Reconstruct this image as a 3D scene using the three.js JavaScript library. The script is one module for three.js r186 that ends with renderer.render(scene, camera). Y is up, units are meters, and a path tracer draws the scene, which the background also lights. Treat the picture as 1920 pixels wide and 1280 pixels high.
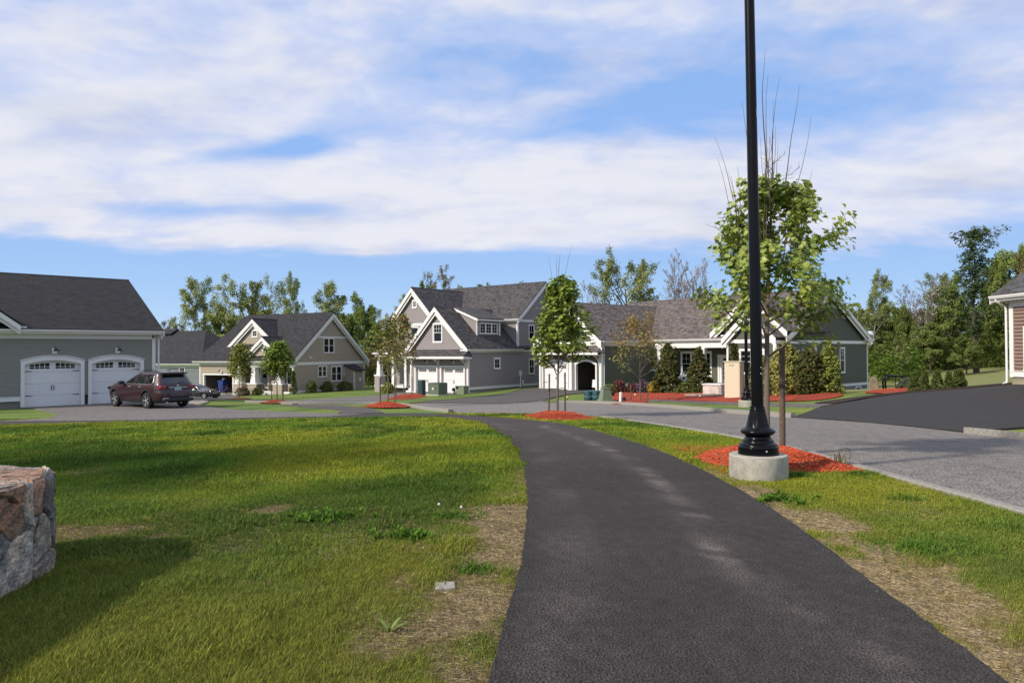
import * as THREE from 'three';
import { mergeGeometries, mergeVertices, toCreasedNormals } from 'three/addons/utils/BufferGeometryUtils.js';
import { ImprovedNoise } from 'three/addons/math/ImprovedNoise.js';
import { RoundedBoxGeometry } from 'three/addons/geometries/RoundedBoxGeometry.js';

// ------------------------------------------------------------------ camera, sky, sun, exposure
const scene = new THREE.Scene();
const camera = new THREE.PerspectiveCamera(2 * Math.atan(640 / 1330) * 180 / Math.PI, 1.5, 0.1, 2500);
camera.position.set(0, 1.63, 0);
camera.rotation.order = 'YXZ';
camera.rotation.set(Math.atan(18 / 1330), 0, -0.006);
const renderer = new THREE.WebGLRenderer({ antialias: true });
renderer.toneMapping = THREE.LinearToneMapping;
renderer.toneMappingExposure = 1.15;
renderer.shadowMap.enabled = true;
renderer.shadowMap.type = THREE.PCFSoftShadowMap;

const SUN_AZ = 62 * Math.PI / 180, SUN_EL = 35 * Math.PI / 180;      // to the left and a little behind the photographer
const SUN = new THREE.Vector3(-Math.sin(SUN_AZ) * Math.cos(SUN_EL), Math.sin(SUN_EL), Math.cos(SUN_AZ) * Math.cos(SUN_EL));
const sun = new THREE.DirectionalLight(new THREE.Color().setRGB(1, 0.91, 0.80), 4.2);
sun.position.copy(SUN).multiplyScalar(160);
sun.castShadow = true;
sun.shadow.radius = 6;
sun.shadow.mapSize.set(4096, 4096);
Object.assign(sun.shadow.camera, { left: -90, right: 90, top: 90, bottom: -90, near: 1, far: 400 });
scene.add(sun, sun.target);

const PN = new ImprovedNoise();
const noise = (x, y, z = 0) => PN.noise(x, y, z);
function fbm(x, y, z, oct = 4, gain = 0.5) { let a = 1, s = 0, t = 0; for (let i = 0; i < oct; i++) { s += a * PN.noise(x, y, z); t += a; x = x * 2.03 + 17.1; y = y * 2.03 + 5.3; z = z * 2.03 + 3.7; a *= gain; } return s / t; }
const clamp = (x, a = 0, b = 1) => Math.min(b, Math.max(a, x));
const sstep = (a, b, x) => { const t = clamp((x - a) / (b - a)); return t * t * (3 - 2 * t); };
const lerp = (a, b, t) => a + (b - a) * t;
function rng(seed) { let a = seed >>> 0; return () => { a = (a + 0x6D2B79F5) >>> 0; let t = Math.imul(a ^ (a >>> 15), 1 | a); t = (t + Math.imul(t ^ (t >>> 7), 61 | t)) ^ t; return ((t ^ (t >>> 14)) >>> 0) / 4294967296; }; }

{ // the sky: a thin broken deck of stratocumulus over blue, clear towards the horizon
  const W = 4096, H = 2048, data = new Float32Array(W * H * 4);
  // where the deck is thick (+) or open (-) ahead: tangent of azimuth, tangent of elevation, spreads, turn, strength
  const px = (u, v, su, sv, turn, a) => [(u - 960) / 1330, (658 - v) / 1330, su / 1330, sv / 1330, turn, a];
  const spots = [
    px(450, 285, 175, 17, -0.14, -0.62), px(570, 262, 45, 22, -0.1, -0.5), px(400, 388, 190, 15, 0.03, -0.5), px(590, 388, 60, 13, 0, -0.38), px(250, 378, 80, 14, 0.05, -0.2),
    px(840, 105, 120, 50, -0.15, -0.24), px(760, 40, 80, 30, 0, -0.1), px(1010, 150, 60, 40, -0.3, -0.2), px(1150, 222, 190, 36, -0.22, -0.55), px(1330, 150, 90, 70, -0.3, -0.42), px(1100, 60, 150, 50, 0, -0.12),
    px(1480, 180, 90, 50, -0.3, -0.3), px(1640, 215, 130, 55, -0.35, -0.3), px(1560, 60, 140, 40, -0.1, -0.26), px(1760, 130, 70, 40, -0.4, -0.25), px(1830, 365, 120, 22, 0.05, -0.3), px(1580, 300, 90, 26, 0, -0.15),
    px(240, 130, 330, 90, 0, 0.3), px(600, 120, 90, 80, 0, 0.12), px(1000, 330, 330, 62, -0.05, 0.42), px(560, 325, 200, 20, 0.08, 0.3), px(420, 440, 560, 34, 0.0, 0.34), px(1500, 360, 300, 50, 0, 0.22), px(1850, 250, 130, 90, 0, 0.12), px(120, 320, 160, 50, 0, 0.2), px(1200, 440, 300, 22, 0.02, 0.15),
  ];
  const blueLow = [0.40, 0.59, 0.83], blueMid = [0.235, 0.425, 0.80], blueHi = [0.16, 0.33, 0.68];
  for (let j = 0; j < H; j++) {
    const el = ((j + 0.5) / H - 0.5) * Math.PI, sy = Math.sin(el), cy = Math.cos(el);
    for (let i = 0; i < W; i++) {
      const k = (j * W + i) * 4;
      if (el < -0.02) { data[k] = 0.13; data[k + 1] = 0.15; data[k + 2] = 0.11; data[k + 3] = 1; continue; }
      const th = ((i + 0.5) / W - 0.5) * 2 * Math.PI, dx = cy * Math.cos(th), dz = cy * Math.sin(th);
      const e = Math.max(0, el), t1 = sstep(0, 0.22, e), t2 = sstep(0.18, 0.75, e);
      let r = lerp(lerp(blueLow[0], blueMid[0], t1), blueHi[0], t2), g = lerp(lerp(blueLow[1], blueMid[1], t1), blueHi[1], t2), b = lerp(lerp(blueLow[2], blueMid[2], t1), blueHi[2], t2);
      const pale = (1 - sstep(0, 0.09, e)) * 0.5; r = lerp(r, 0.55, pale); g = lerp(g, 0.66, pale); b = lerp(b, 0.82, pale);
      // cloud density
      const q = 1 / (sy + 0.16), cx = dx * q, cz = dz * q;
      const wx = 0.35 * fbm(cx * 1.3, cz * 1.3, 4.2, 3), wz = 0.35 * fbm(cx * 1.3, cz * 1.3, 9.2, 3);
      const n = fbm(cx * 0.85 + wx, cz * 1.9 + wz, 1.7, 6, 0.56), n2 = fbm(cx * 3.2 + wx * 3, cz * 6.1 + wz * 3, 6.1, 4, 0.6);
      const az = Math.atan2(dx, -dz), n3 = fbm(az * 9 + wx, e * 26 + wz * 2, 3.9 + Math.abs(az), 5, 0.6);
      const n4 = fbm(az * 30 + n3 * 2, e * 62 + n2, 7.3, 3, 0.6);
      let D = 0.65 + n * 0.46 + n2 * 0.26 + n3 * 0.34 + n4 * 0.10;
      D -= (1 - sstep(0.105, 0.165, e + n * 0.035 + n2 * 0.012)) * 0.9;            // the deck ends above the horizon
      D += 0.28 * sstep(0.12, 0.16, e) * (1 - sstep(0.2, 0.3, e));
      if (dz < -0.2) {
        const X = dx / -dz, Y = sy / -dz, wgt = sstep(0.2, 0.4, -dz);
        let m = 0;
        for (const s of spots) { const ax = X - s[0] + wx * 0.05, ay = Y - s[1] + wz * 0.03, c = Math.cos(s[4]), n_ = Math.sin(s[4]), bx = (ax * c - ay * n_) / s[2], by = (ax * n_ + ay * c) / s[3], rr = bx * bx + by * by; if (rr < 9) m += s[5] * Math.exp(-rr * 0.7); }
        D += m * wgt;
      }
      const a = (0.45 * sstep(0.02, 0.5, D) + 0.55 * sstep(0.3, 0.85, D)) * 0.97, thick = sstep(0.5, 1.3, D + n2 * 0.3 + n3 * 0.35);
      const veil = 0.10 * sstep(0.05, 0.2, e);
      const sh = 1 - 0.16 * sstep(-0.1, 0.55, fbm(cx * 1.5 + 40, cz * 3.1, 2.2, 4)) ;
      const cr = lerp(0.55, 0.725, thick) * sh, cg = lerp(0.61, 0.735, thick) * lerp(sh, 1, 0.12), cb = lerp(0.80, 0.79, thick) * lerp(sh, 1, 0.35);
      const A = Math.max(a, veil);
      data[k] = lerp(r, cr, A); data[k + 1] = lerp(g, cg, A); data[k + 2] = lerp(b, cb, A); data[k + 3] = 1;
    }
  }
  const sky = new THREE.DataTexture(data, W, H, THREE.RGBAFormat, THREE.FloatType);
  sky.mapping = THREE.EquirectangularReflectionMapping; sky.magFilter = sky.minFilter = THREE.LinearFilter; sky.wrapS = THREE.RepeatWrapping; sky.needsUpdate = true;
  scene.background = sky; scene.environment = sky;
}

// ------------------------------------------------------------------ helpers: names, tags, geometry
const taken = {};
function numbered(n) { const k = taken[n] = (taken[n] ?? -1) + 1; return k ? `${n}_${String(k).padStart(3, '0')}` : n; }
function shade(o) { o.traverse(c => { if (c.isMesh) { c.castShadow = true; c.receiveShadow = true; } }); return o; }
function tag(o, label, category, group, kind) { if (label) o.userData.label = label; if (category) o.userData.category = category; if (group) o.userData.group = group; if (kind) o.userData.kind = kind; return o; }
function thing(name, label, category, pos = [0, 0, 0], turn = 0, group, kind) { const o = new THREE.Group(); o.name = numbered(name); o.position.set(...pos); o.rotation.y = turn; scene.add(o); return tag(o, label, category, group, kind); }
function clean(g) {
  let h = g.index ? g.toNonIndexed() : g;
  for (const k of Object.keys(h.attributes)) if (!['position', 'normal', 'uv'].includes(k)) h.deleteAttribute(k);
  if (!h.attributes.normal) h.computeVertexNormals();
  if (!h.attributes.uv) h.setAttribute('uv', new THREE.BufferAttribute(new Float32Array(h.attributes.position.count * 2), 2));
  h.morphAttributes = {}; h.clearGroups?.();
  return h;
}
function merged(list) { const a = (Array.isArray(list) ? list.flat(Infinity) : [list]).filter(Boolean).map(clean); return a.length === 1 ? a[0] : mergeGeometries(a); }
function part(name, geos, mat, parent) { const m = new THREE.Mesh(merged(geos), mat); m.name = name; m.castShadow = m.receiveShadow = true; parent.add(m); return m; }
function solo(name, geos, mat, label, category, group, kind) { const m = new THREE.Mesh(merged(geos), mat); m.name = numbered(name); m.castShadow = m.receiveShadow = true; scene.add(m); return tag(m, label, category, group, kind); }
const T = (g, x, y, z, ry = 0, rx = 0, rz = 0) => { g.applyMatrix4(new THREE.Matrix4().compose(new THREE.Vector3(x, y, z), new THREE.Quaternion().setFromEuler(new THREE.Euler(rx, ry, rz, 'YXZ')), new THREE.Vector3(1, 1, 1))); return g; };
// extrusion turned so that its depth runs along x and its outline's x along z (a mirror, so faces are turned back)
function along(g, x = 0, y = 0, z = 0) { const h = clean(g).applyMatrix4(new THREE.Matrix4().set(0, 0, 1, x, 0, 1, 0, y, 1, 0, 0, z, 0, 0, 0, 1)); for (const k of ['position', 'normal', 'uv']) { const a = h.attributes[k], n = a.itemSize, q = a.array; for (let i = 0; i < a.count; i += 3) for (let c = 0; c < n; c++) { const t = q[(i + 1) * n + c]; q[(i + 1) * n + c] = q[(i + 2) * n + c]; q[(i + 2) * n + c] = t; } } return h; }
const taper4 = (w0, d0, w1, d1, y0, y1) => { const t = new Tri(), a = [[-w0, y0, -d0], [w0, y0, -d0], [w0, y0, d0], [-w0, y0, d0]], b = [[-w1, y1, -d1], [w1, y1, -d1], [w1, y1, d1], [-w1, y1, d1]]; for (let i = 0; i < 4; i++) { const j = (i + 1) % 4; t.quad(a[j], a[i], b[i], b[j]); } t.quad(b[3], b[2], b[1], b[0]); t.quad(a[0], a[1], a[2], a[3]); return t.geo; };
const box = (x0, x1, y0, y1, z0, z1) => T(new THREE.BoxGeometry(x1 - x0, y1 - y0, z1 - z0), (x0 + x1) / 2, (y0 + y1) / 2, (z0 + z1) / 2);
const rbox = (x0, x1, y0, y1, z0, z1, r = 0.02, s = 2) => T(new RoundedBoxGeometry(x1 - x0, y1 - y0, z1 - z0, s, r), (x0 + x1) / 2, (y0 + y1) / 2, (z0 + z1) / 2);
const cyl = (r0, r1, y0, y1, n = 12, x = 0, z = 0) => T(new THREE.CylinderGeometry(r1, r0, y1 - y0, n), x, (y0 + y1) / 2, z);
function prism(poly, z0, z1, bevel = 0) { const s = new THREE.Shape(poly.map(p => new THREE.Vector2(p[0], p[1]))); const g = new THREE.ExtrudeGeometry(s, { depth: z1 - z0 - 2 * bevel, bevelEnabled: bevel > 0, bevelThickness: bevel, bevelSize: bevel, bevelOffset: -bevel, bevelSegments: 1 }); g.translate(0, 0, z0 + bevel); return g; }
function rod(a, b, r0, r1 = r0, n = 6) { const A = new THREE.Vector3(...a), B = new THREE.Vector3(...b), d = B.clone().sub(A), L = d.length(); const g = new THREE.CylinderGeometry(r1, r0, L, n, 1); g.translate(0, L / 2, 0); g.applyQuaternion(new THREE.Quaternion().setFromUnitVectors(new THREE.Vector3(0, 1, 0), d.normalize())); g.translate(A.x, A.y, A.z); return g; }
function pipe(pts, r, n = 6, seg = 16) { return new THREE.TubeGeometry(new THREE.CatmullRomCurve3(pts.map(p => new THREE.Vector3(...p))), seg, r, n, false); }
class Tri { // collects flat faces
  constructor() { this.p = []; this.t = []; }
  tri(a, b, c, ua = [0, 0], ub = [0, 0], uc = [0, 0]) { this.p.push(...a, ...b, ...c); this.t.push(...ua, ...ub, ...uc); }
  quad(a, b, c, d, ua = [0, 0], ub = [1, 0], uc = [1, 1], ud = [0, 1]) { this.tri(a, b, c, ua, ub, uc); this.tri(a, c, d, ua, uc, ud); }
  get geo() { const g = new THREE.BufferGeometry(); g.setAttribute('position', new THREE.Float32BufferAttribute(this.p, 3)); g.setAttribute('uv', new THREE.Float32BufferAttribute(this.t, 2)); g.computeVertexNormals(); return g; }
}
// a slab under a flat polygon of 3-D points, uv in metres along the slope
function slab(pts, thick, upHint = [0, 1, 0]) {
  const P = pts.map(p => new THREE.Vector3(...p)), n = new THREE.Vector3();
  for (let i = 0; i < P.length; i++) { const a = P[i], b = P[(i + 1) % P.length]; n.x += (a.y - b.y) * (a.z + b.z); n.y += (a.z - b.z) * (a.x + b.x); n.z += (a.x - b.x) * (a.y + b.y); }
  n.normalize(); if (n.dot(new THREE.Vector3(...upHint)) < 0) { n.negate(); P.reverse(); }
  let u = new THREE.Vector3(0, 1, 0).cross(n); if (u.lengthSq() < 1e-6) u.set(1, 0, 0); u.normalize(); const v = n.clone().cross(u);
  const uv = p => [p.dot(u), p.dot(v)], Q = P.map(p => p.clone().addScaledVector(n, -thick)), t = new Tri(), A = p => [p.x, p.y, p.z];
  const flat = P.map(p => new THREE.Vector2(...uv(p))), faces = THREE.ShapeUtils.triangulateShape(flat, []);
  for (const [a, b, c] of faces) { t.tri(A(P[a]), A(P[b]), A(P[c]), uv(P[a]), uv(P[b]), uv(P[c])); t.tri(A(Q[a]), A(Q[c]), A(Q[b]), uv(P[a]), uv(P[c]), uv(P[b])); }
  for (let i = 0; i < P.length; i++) { const j = (i + 1) % P.length; t.quad(A(Q[i]), A(Q[j]), A(P[j]), A(P[i]), uv(P[i]), uv(P[j]), uv(P[j]), uv(P[i])); }
  return t.geo;
}
function inPoly(poly, x, y) { let c = false; for (let i = 0, j = poly.length - 1; i < poly.length; j = i++) { const a = poly[i], b = poly[j]; if ((a[1] > y) !== (b[1] > y) && x < (b[0] - a[0]) * (y - a[1]) / (b[1] - a[1]) + a[0]) c = !c; } return c; }
function distPoly(line, x, y, closed) { let m = 1e9; for (let i = closed ? 0 : 1, j = closed ? line.length - 1 : 0; i < line.length; j = i++) { const a = line[j], b = line[i], dx = b[0] - a[0], dy = b[1] - a[1], t = clamp(((x - a[0]) * dx + (y - a[1]) * dy) / (dx * dx + dy * dy || 1)), ex = x - a[0] - dx * t, ey = y - a[1] - dy * t; m = Math.min(m, ex * ex + ey * ey); } return Math.sqrt(m); }
function smooth(pts, n, closed = false) { return new THREE.CatmullRomCurve3(pts.map(p => new THREE.Vector3(p[0], 0, p[1])), closed, 'centripetal').getSpacedPoints(n).slice(0, closed ? n : n + 1).map(p => [p.x, p.z]); }

// ------------------------------------------------------------------ materials
function canvasTex(w, h, f, srgb = true) { // f(x, y) -> [r, g, b] 0..1
  const d = new Uint8Array(w * h * 4); for (let y = 0; y < h; y++) for (let x = 0; x < w; x++) { const c = f(x / w, y / h, x, y), k = (y * w + x) * 4; d[k] = clamp(c[0]) * 255; d[k + 1] = clamp(c[1]) * 255; d[k + 2] = clamp(c[2]) * 255; d[k + 3] = 255; }
  const t = new THREE.DataTexture(d, w, h); t.wrapS = t.wrapT = THREE.RepeatWrapping; t.magFilter = THREE.LinearFilter; t.minFilter = THREE.LinearMipmapLinearFilter; t.generateMipmaps = true; if (srgb) t.colorSpace = THREE.SRGBColorSpace; t.needsUpdate = true; return t;
}
const hash = (x, y, s) => { let h = Math.imul(x, 374761393) + Math.imul(y, 668265263) + Math.imul(s, 1274126177); h = Math.imul(h ^ (h >>> 13), 1274126177); return ((h ^ (h >>> 16)) >>> 0) / 4294967296; };
function tnoise(u, v, f, seed = 0) { // gradient noise that repeats after one tile; about -1..1
  const n = Math.max(1, Math.round(f)), x = u * n, y = v * n, ix = Math.floor(x), iy = Math.floor(y), fx = x - ix, fy = y - iy, sx = fx * fx * (3 - 2 * fx), sy = fy * fy * (3 - 2 * fy), w = k => ((k % n) + n) % n;
  const g = (i, j) => { const a = hash(w(ix + i), w(iy + j), seed * 7 + 11) * 6.2832; return Math.cos(a) * (fx - i) + Math.sin(a) * (fy - j); };
  return 1.5 * lerp(lerp(g(0, 0), g(1, 0), sx), lerp(g(0, 1), g(1, 1), sx), sy);
}
const L = (r, g, b) => new THREE.Color().setRGB(r, g, b);
const std = (c, rough = 0.8, o = {}) => new THREE.MeshStandardMaterial({ color: Array.isArray(c) ? L(...c) : c, roughness: rough, metalness: 0, ...o });
const paintTex = canvasTex(256, 256, (u, v) => { const n = 0.95 + 0.012 * tnoise(u, v, 6) + 0.03 * tnoise(u, v, 40, 4); return [n, n, n]; });
const rep = (t, x, y = x) => { const c = t.clone(); c.repeat.set(x, y); c.needsUpdate = true; return c; };
const M = {};
M.trim = std([0.82, 0.80, 0.77], 0.55, { map: rep(paintTex, 0.4) });
M.gutter = std([0.74, 0.72, 0.69], 0.45);
M.door = std([0.80, 0.79, 0.78], 0.5, { map: rep(paintTex, 0.3) });
M.glass = new THREE.MeshPhysicalMaterial({ color: L(0.008, 0.009, 0.012), roughness: 0.06, specularIntensity: 0.7 });
M.black = std([0.018, 0.018, 0.02], 0.45);
M.iron = new THREE.MeshPhysicalMaterial({ color: L(0.004, 0.004, 0.005), roughness: 0.22, specularIntensity: 0.4 });
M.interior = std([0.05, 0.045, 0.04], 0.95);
M.dark = std([0.01, 0.01, 0.01], 0.9);
const concTex = canvasTex(512, 512, (u, v) => { const n = 0.82 + 0.10 * tnoise(u, v, 5) + 0.08 * tnoise(u, v, 22, 3) + 0.06 * tnoise(u, v, 90, 8); return [n, n * 0.985, n * 0.95]; });
M.concrete = std([0.60, 0.58, 0.52], 0.9, { map: rep(concTex, 1.2), bumpMap: rep(concTex, 3), bumpScale: 0.004 });
M.foundation = std([0.33, 0.325, 0.31], 0.95, { map: rep(concTex, 0.5), bumpMap: rep(concTex, 1), bumpScale: 0.006 });
const siding = (c) => std(c, 0.72, { map: rep(paintTex, 0.25, 0.9) });
// asphalt shingles: courses of 14 cm, tabs of 30 cm, 4 m of roof in a tile
const rs = rng(5), tabs = Array.from({ length: 28 * 16 }, () => [rs(), rs(), rs()]);
function shingleTex(tint) {
  return canvasTex(1024, 1024, (u, v, X, Y) => {
    const row = Math.floor(v * 28), fv = v * 28 - row, off = (row * 0.37) % 1, cu = (u * 13 + off), col = Math.floor(cu) % 13, fu = cu - Math.floor(cu), tb = tabs[(row * 16 + col) % tabs.length], tb2 = tabs[(row * 16 + col + 7) % tabs.length];
    let k = 0.62 + 0.34 * tb[0] + 0.10 * tnoise(u, v, 180, 2) + 0.07 * tnoise(u, v, 9, 6);
    if (fu > tb2[1] * 0.6 && fu < tb2[1] * 0.6 + 0.42) k *= 0.86;
    if (fv < 0.13) k *= 0.62; if (fu < 0.035) k *= 0.75;
    const w = (tb[1] - 0.5) * tint; return [k * (1 + w), k, k * (1 - w)];
  });
}
const shA = shingleTex(0.10), shB = shingleTex(0.09);
const shBump = canvasTex(512, 512, (u, v) => { const fv = v * 28 - Math.floor(v * 28), k = 0.15 + 0.75 * (1 - fv) * (fv < 0.1 ? fv * 10 : 1); return [k, k, k]; }, false);
const roofMat = (c, t) => std(c, 0.93, { map: rep(t, 0.25), bumpMap: rep(shBump, 0.25), bumpScale: 0.012 });
M.bark = std([0.17, 0.14, 0.11], 0.95, { map: rep(canvasTex(256, 256, (u, v) => { const n = 0.7 + 0.25 * tnoise(u, v, 12) + 0.15 * tnoise(u, v * 0.5, 40, 3); return [n, n * 0.97, n * 0.93]; }), 4, 3) });
M.barkPale = std([0.30, 0.27, 0.23], 0.95, { map: M.bark.map });
M.barkGrey = std([0.20, 0.18, 0.16], 0.95);
M.stake = std([0.24, 0.185, 0.14], 0.9, { map: M.bark.map });
const leafMat = (c, tr = 0.32) => new THREE.MeshPhysicalMaterial({ color: L(...c), roughness: 0.7, specularIntensity: 0.35, transmission: tr, thickness: 0, side: THREE.DoubleSide, vertexColors: true });
// ------------------------------------------------------------------ terrain: measured heights, thin-plate spline. x to the right, d ahead, height
const SURVEY = [[-14, -4, 0], [-8, -4, 0], [-4, -4, 0], [0, -4, 0], [4, -4, 0], [8, -4, 0], [-8, 4, 0], [-4, 4, 0], [0, 4, 0], [4.5, 4, 0], [-4, 9, -0.02], [0, 9.5, 0], [3, 8.7, 0], [5, 8, 0], [3.8, 11, 0], [-9, 10, -0.06], [10.34, 31, -0.88], [9.75, 15.3, -0.21], [9.79, 13.6, -0.15], [8.77, 22.5, -0.57], [6.52, 30, -0.84], [14, 6, 0.05], [-23.93, 34.5, -1], [-19.47, 38.6, -1.01], [-16.24, 32, -0.92],
  [-21.59, 70, -2.45], [-33.67, 76.4, -2.76], [-16.11, 77, -2.44], [-3.72, 60, -1.95], [2.67, 67.8, -1.7], [7.04, 56, -1.65], [2.42, 61.5, -1.66], [30.84, 61.6, -1.93], [18.86, 26.8, 0.23], [1.4, 24.1, -0.56], [22, 10, 0.35], [30, 25, 0.5], [36, 50, -0.35], [42, 60, -0.5], [46, 76, -0.6], [30, 80, -1.2], [60, 76, -0.4], [-29.66, 68, -2.74], [-40, 34, -1.3], [-40, 70, -2.8], [-25, 8, -0.2],
  [0, 110, -2.6], [-60, 110, -3.4], [60, 110, -0.9], [-30, 140, -3.4], [30, 140, -2.4], [90, 60, -0.2], [-90, 60, -3], [-200, 260, -4], [-100, 260, -4], [0, 260, -4], [100, 260, -4], [200, 260, -4], [-200, 0, -2], [-200, 120, -4], [200, 0, -2], [200, 120, -4], [0, -60, 0], [-60, -40, 0], [60, -40, 0.5], [-30, -15, 0]];
const WT = (() => {
  const n = SURVEY.length, N = n + 3, A = [], phi = r2 => r2 > 1e-12 ? 0.5 * r2 * Math.log(r2) : 0;
  for (let i = 0; i < N; i++) { A.push(new Float64Array(N + 1)); }
  for (let i = 0; i < n; i++) { const [x, d, h] = SURVEY[i]; for (let j = 0; j < n; j++) A[i][j] = phi((x - SURVEY[j][0]) ** 2 + (d - SURVEY[j][1]) ** 2) + (i === j ? 3 : 0); A[i][n] = 1; A[i][n + 1] = x; A[i][n + 2] = d; A[n][i] = 1; A[n + 1][i] = x; A[n + 2][i] = d; A[i][N] = h; }
  for (let c = 0; c < N; c++) { let p = c; for (let r = c + 1; r < N; r++) if (Math.abs(A[r][c]) > Math.abs(A[p][c])) p = r; [A[c], A[p]] = [A[p], A[c]]; for (let r = 0; r < N; r++) if (r !== c) { const f = A[r][c] / A[c][c]; if (f) for (let k = c; k <= N; k++) A[r][k] -= f * A[c][k]; } }
  return A.map((r, i) => r[N] / r[i]);
})();
function height(x, d) {
  const n = SURVEY.length, far = Math.hypot(x, d - 60), X = clamp(x, -220, 220), D = clamp(d, -70, 280); let h = WT[n] + WT[n + 1] * X + WT[n + 2] * D;
  for (let i = 0; i < n; i++) { const a = X - SURVEY[i][0], b = D - SURVEY[i][1], r2 = a * a + b * b; if (r2 > 1e-12) h += WT[i] * 0.5 * r2 * Math.log(r2); }
  return h;
}
const at = (x, z, lift = 0) => [x, height(x, -z) + lift, z];

// outlines (x, d)
const pathL = smooth([[-0.22, -3], [-0.2, 1], [-0.14, 3.25], [-0.03, 4.43], [0.07, 5.54], [0.14, 7.17], [0.16, 9.36], [0.04, 12.32], [-0.38, 16.31], [-0.97, 19.54], [-1.75, 21.75], [-2.94, 22.85], [-4.46, 22.85], [-6.1, 22.5], [-10.76, 21.7], [-15.4, 21.3], [-20, 21]], 150);
const pathR = smooth([[2.2, -3], [2.25, 1], [2.36, 3.08], [2.47, 4.88], [2.6, 7.11], [2.5, 10.15], [2.19, 13.31], [1.82, 16.3], [1.28, 19.16], [0.3, 21.2], [-0.6, 22.4], [-1.7, 23.9], [-2.9, 25.3], [-4.3, 25.6], [-5.6, 25.3], [-9.3, 24.7], [-15.5, 24.0], [-20, 23.8]], 150);
const P = {
  path: [...pathL, ...pathR.slice().reverse()],
  drive: [[-17.8, 23.3], [-16.94, 23.5], [-16.3, 25], [-17.58, 27.6], [-22.03, 32.8], [-23.9, 34.4], [-21.6, 36.9], [-19.3, 39.1], [-17.2, 38.4], [-16.3, 36.2], [-14.83, 34.0], [-12.46, 31.2], [-9.29, 28], [-7.07, 26.1], [-5.2, 25.2], [-6, 23.4], [-12, 22.6]],
  road: [...smooth([[5.4, -12], [5.2, 1], [4.99, 6.95], [4.82, 8.65], [4.73, 9.73], [4.52, 13.11], [4.2, 16.49], [3.6, 20.38], [2.9, 22.9], [1.62, 24.4], [-0.02, 25.3], [-1.55, 25.9], [-2.73, 27.4], [-3.9, 30.3], [-4.96, 33.7], [-5.9, 35.9], [-7.25, 36.9], [-11.06, 36.74], [-14.2, 38.2]], 90), [-14.5, 40.2], [-12.6, 41.9], [-12.4, 45.3], [-12.9, 54.5], [-11.6, 59.2], [-10.2, 65.5], [-3.9, 60.3], [-1.5, 58.6], [0.8, 62.5], [2.42, 61.4], [7.0, 55.9], [4.2, 52.5], [2.6, 46.5], [1.7, 40.5],
    ...smooth([[2.1, 37.9], [2.9, 37.5], [4.63, 36.4], [5.97, 33.2], [6.97, 29.06], [8.15, 24.72], [8.85, 22.37], [9.54, 18.71], [9.75, 15.3], [9.9, 13.57], [10.6, 8], [11.2, 0], [11.6, -12]], 60)],
  green_drive: [[-5.38, 37.3], [-4.9, 39], [-4.48, 42.4], [-3.7, 45], [-2.27, 50], [-0.3, 56.5], [0.9, 62.4], [2.38, 61.6], [4.76, 58.4], [7.0, 55.95], [5.9, 54.6], [4.2, 52.5], [2.6, 46.5], [1.5, 41.2], [0.6, 38.2], [-0.72, 37.2]],
  island: [[-7.1, 37.2], [-7.6, 42], [-8.3, 49.5], [-7.9, 57.2], [-5.7, 58.6], [-3.5, 58.2], [-1.7, 59.0], [0.3, 62.2], [0.9, 62.4], [-0.3, 56.5], [-2.27, 50], [-3.7, 45], [-4.48, 42.4], [-4.9, 39], [-5.3, 36.6], [-6.1, 36.9]],
  black_drive: [[8.8, 22.4], [9.4, 20.9], [9.54, 18.71], [9.7, 16.6], [9.8, 15.25], [10.76, 15.7], [11.6, 15.9], [13.2, 15.6], [16, 15.9], [19, 17], [24, 18], [24, 26.6], [19.31, 26.6], [18.18, 26.7], [17.06, 27.1], [15.84, 28.4], [14.42, 28.3], [12.56, 27.1], [10.92, 25.6], [9.9, 24]],
  sidewalk: [[5.54, 43.6], [7.21, 40.1], [9.08, 35.6], [10.5, 32.2], [11.04, 28.6], [11.4, 26.3], [12.2, 27], [11.9, 29.6], [11.3, 33.0], [9.7, 36.7], [7.9, 41.2], [6.3, 45.1]],
  spur: [[-10.6, 35.3], [-8.16, 33.9], [-6.0, 30.3], [-4.9, 26.6], [-4.6, 25.4], [-6.2, 25.2], [-7.0, 29], [-9.38, 32.7], [-11.4, 35]],
  tan_drive: [[-27.4, 58], [-31, 67.5], [-33.2, 76], [-28.7, 74], [-26.3, 68], [-22.7, 58], [-17.9, 42.4], [-17.2, 39.9], [-19.3, 40.6]],
  pale_walk: [[-14.68, 39.3], [-13.13, 39.7], [-10.96, 36.8], [-11.2, 36.1], [-12.87, 37.2], [-14.3, 38.2]],
  pad: [[-16.6, 36.4], [-18.0, 39.4], [-17.6, 40.2], [-16.3, 38.1], [-15.7, 36.0]],
};
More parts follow.
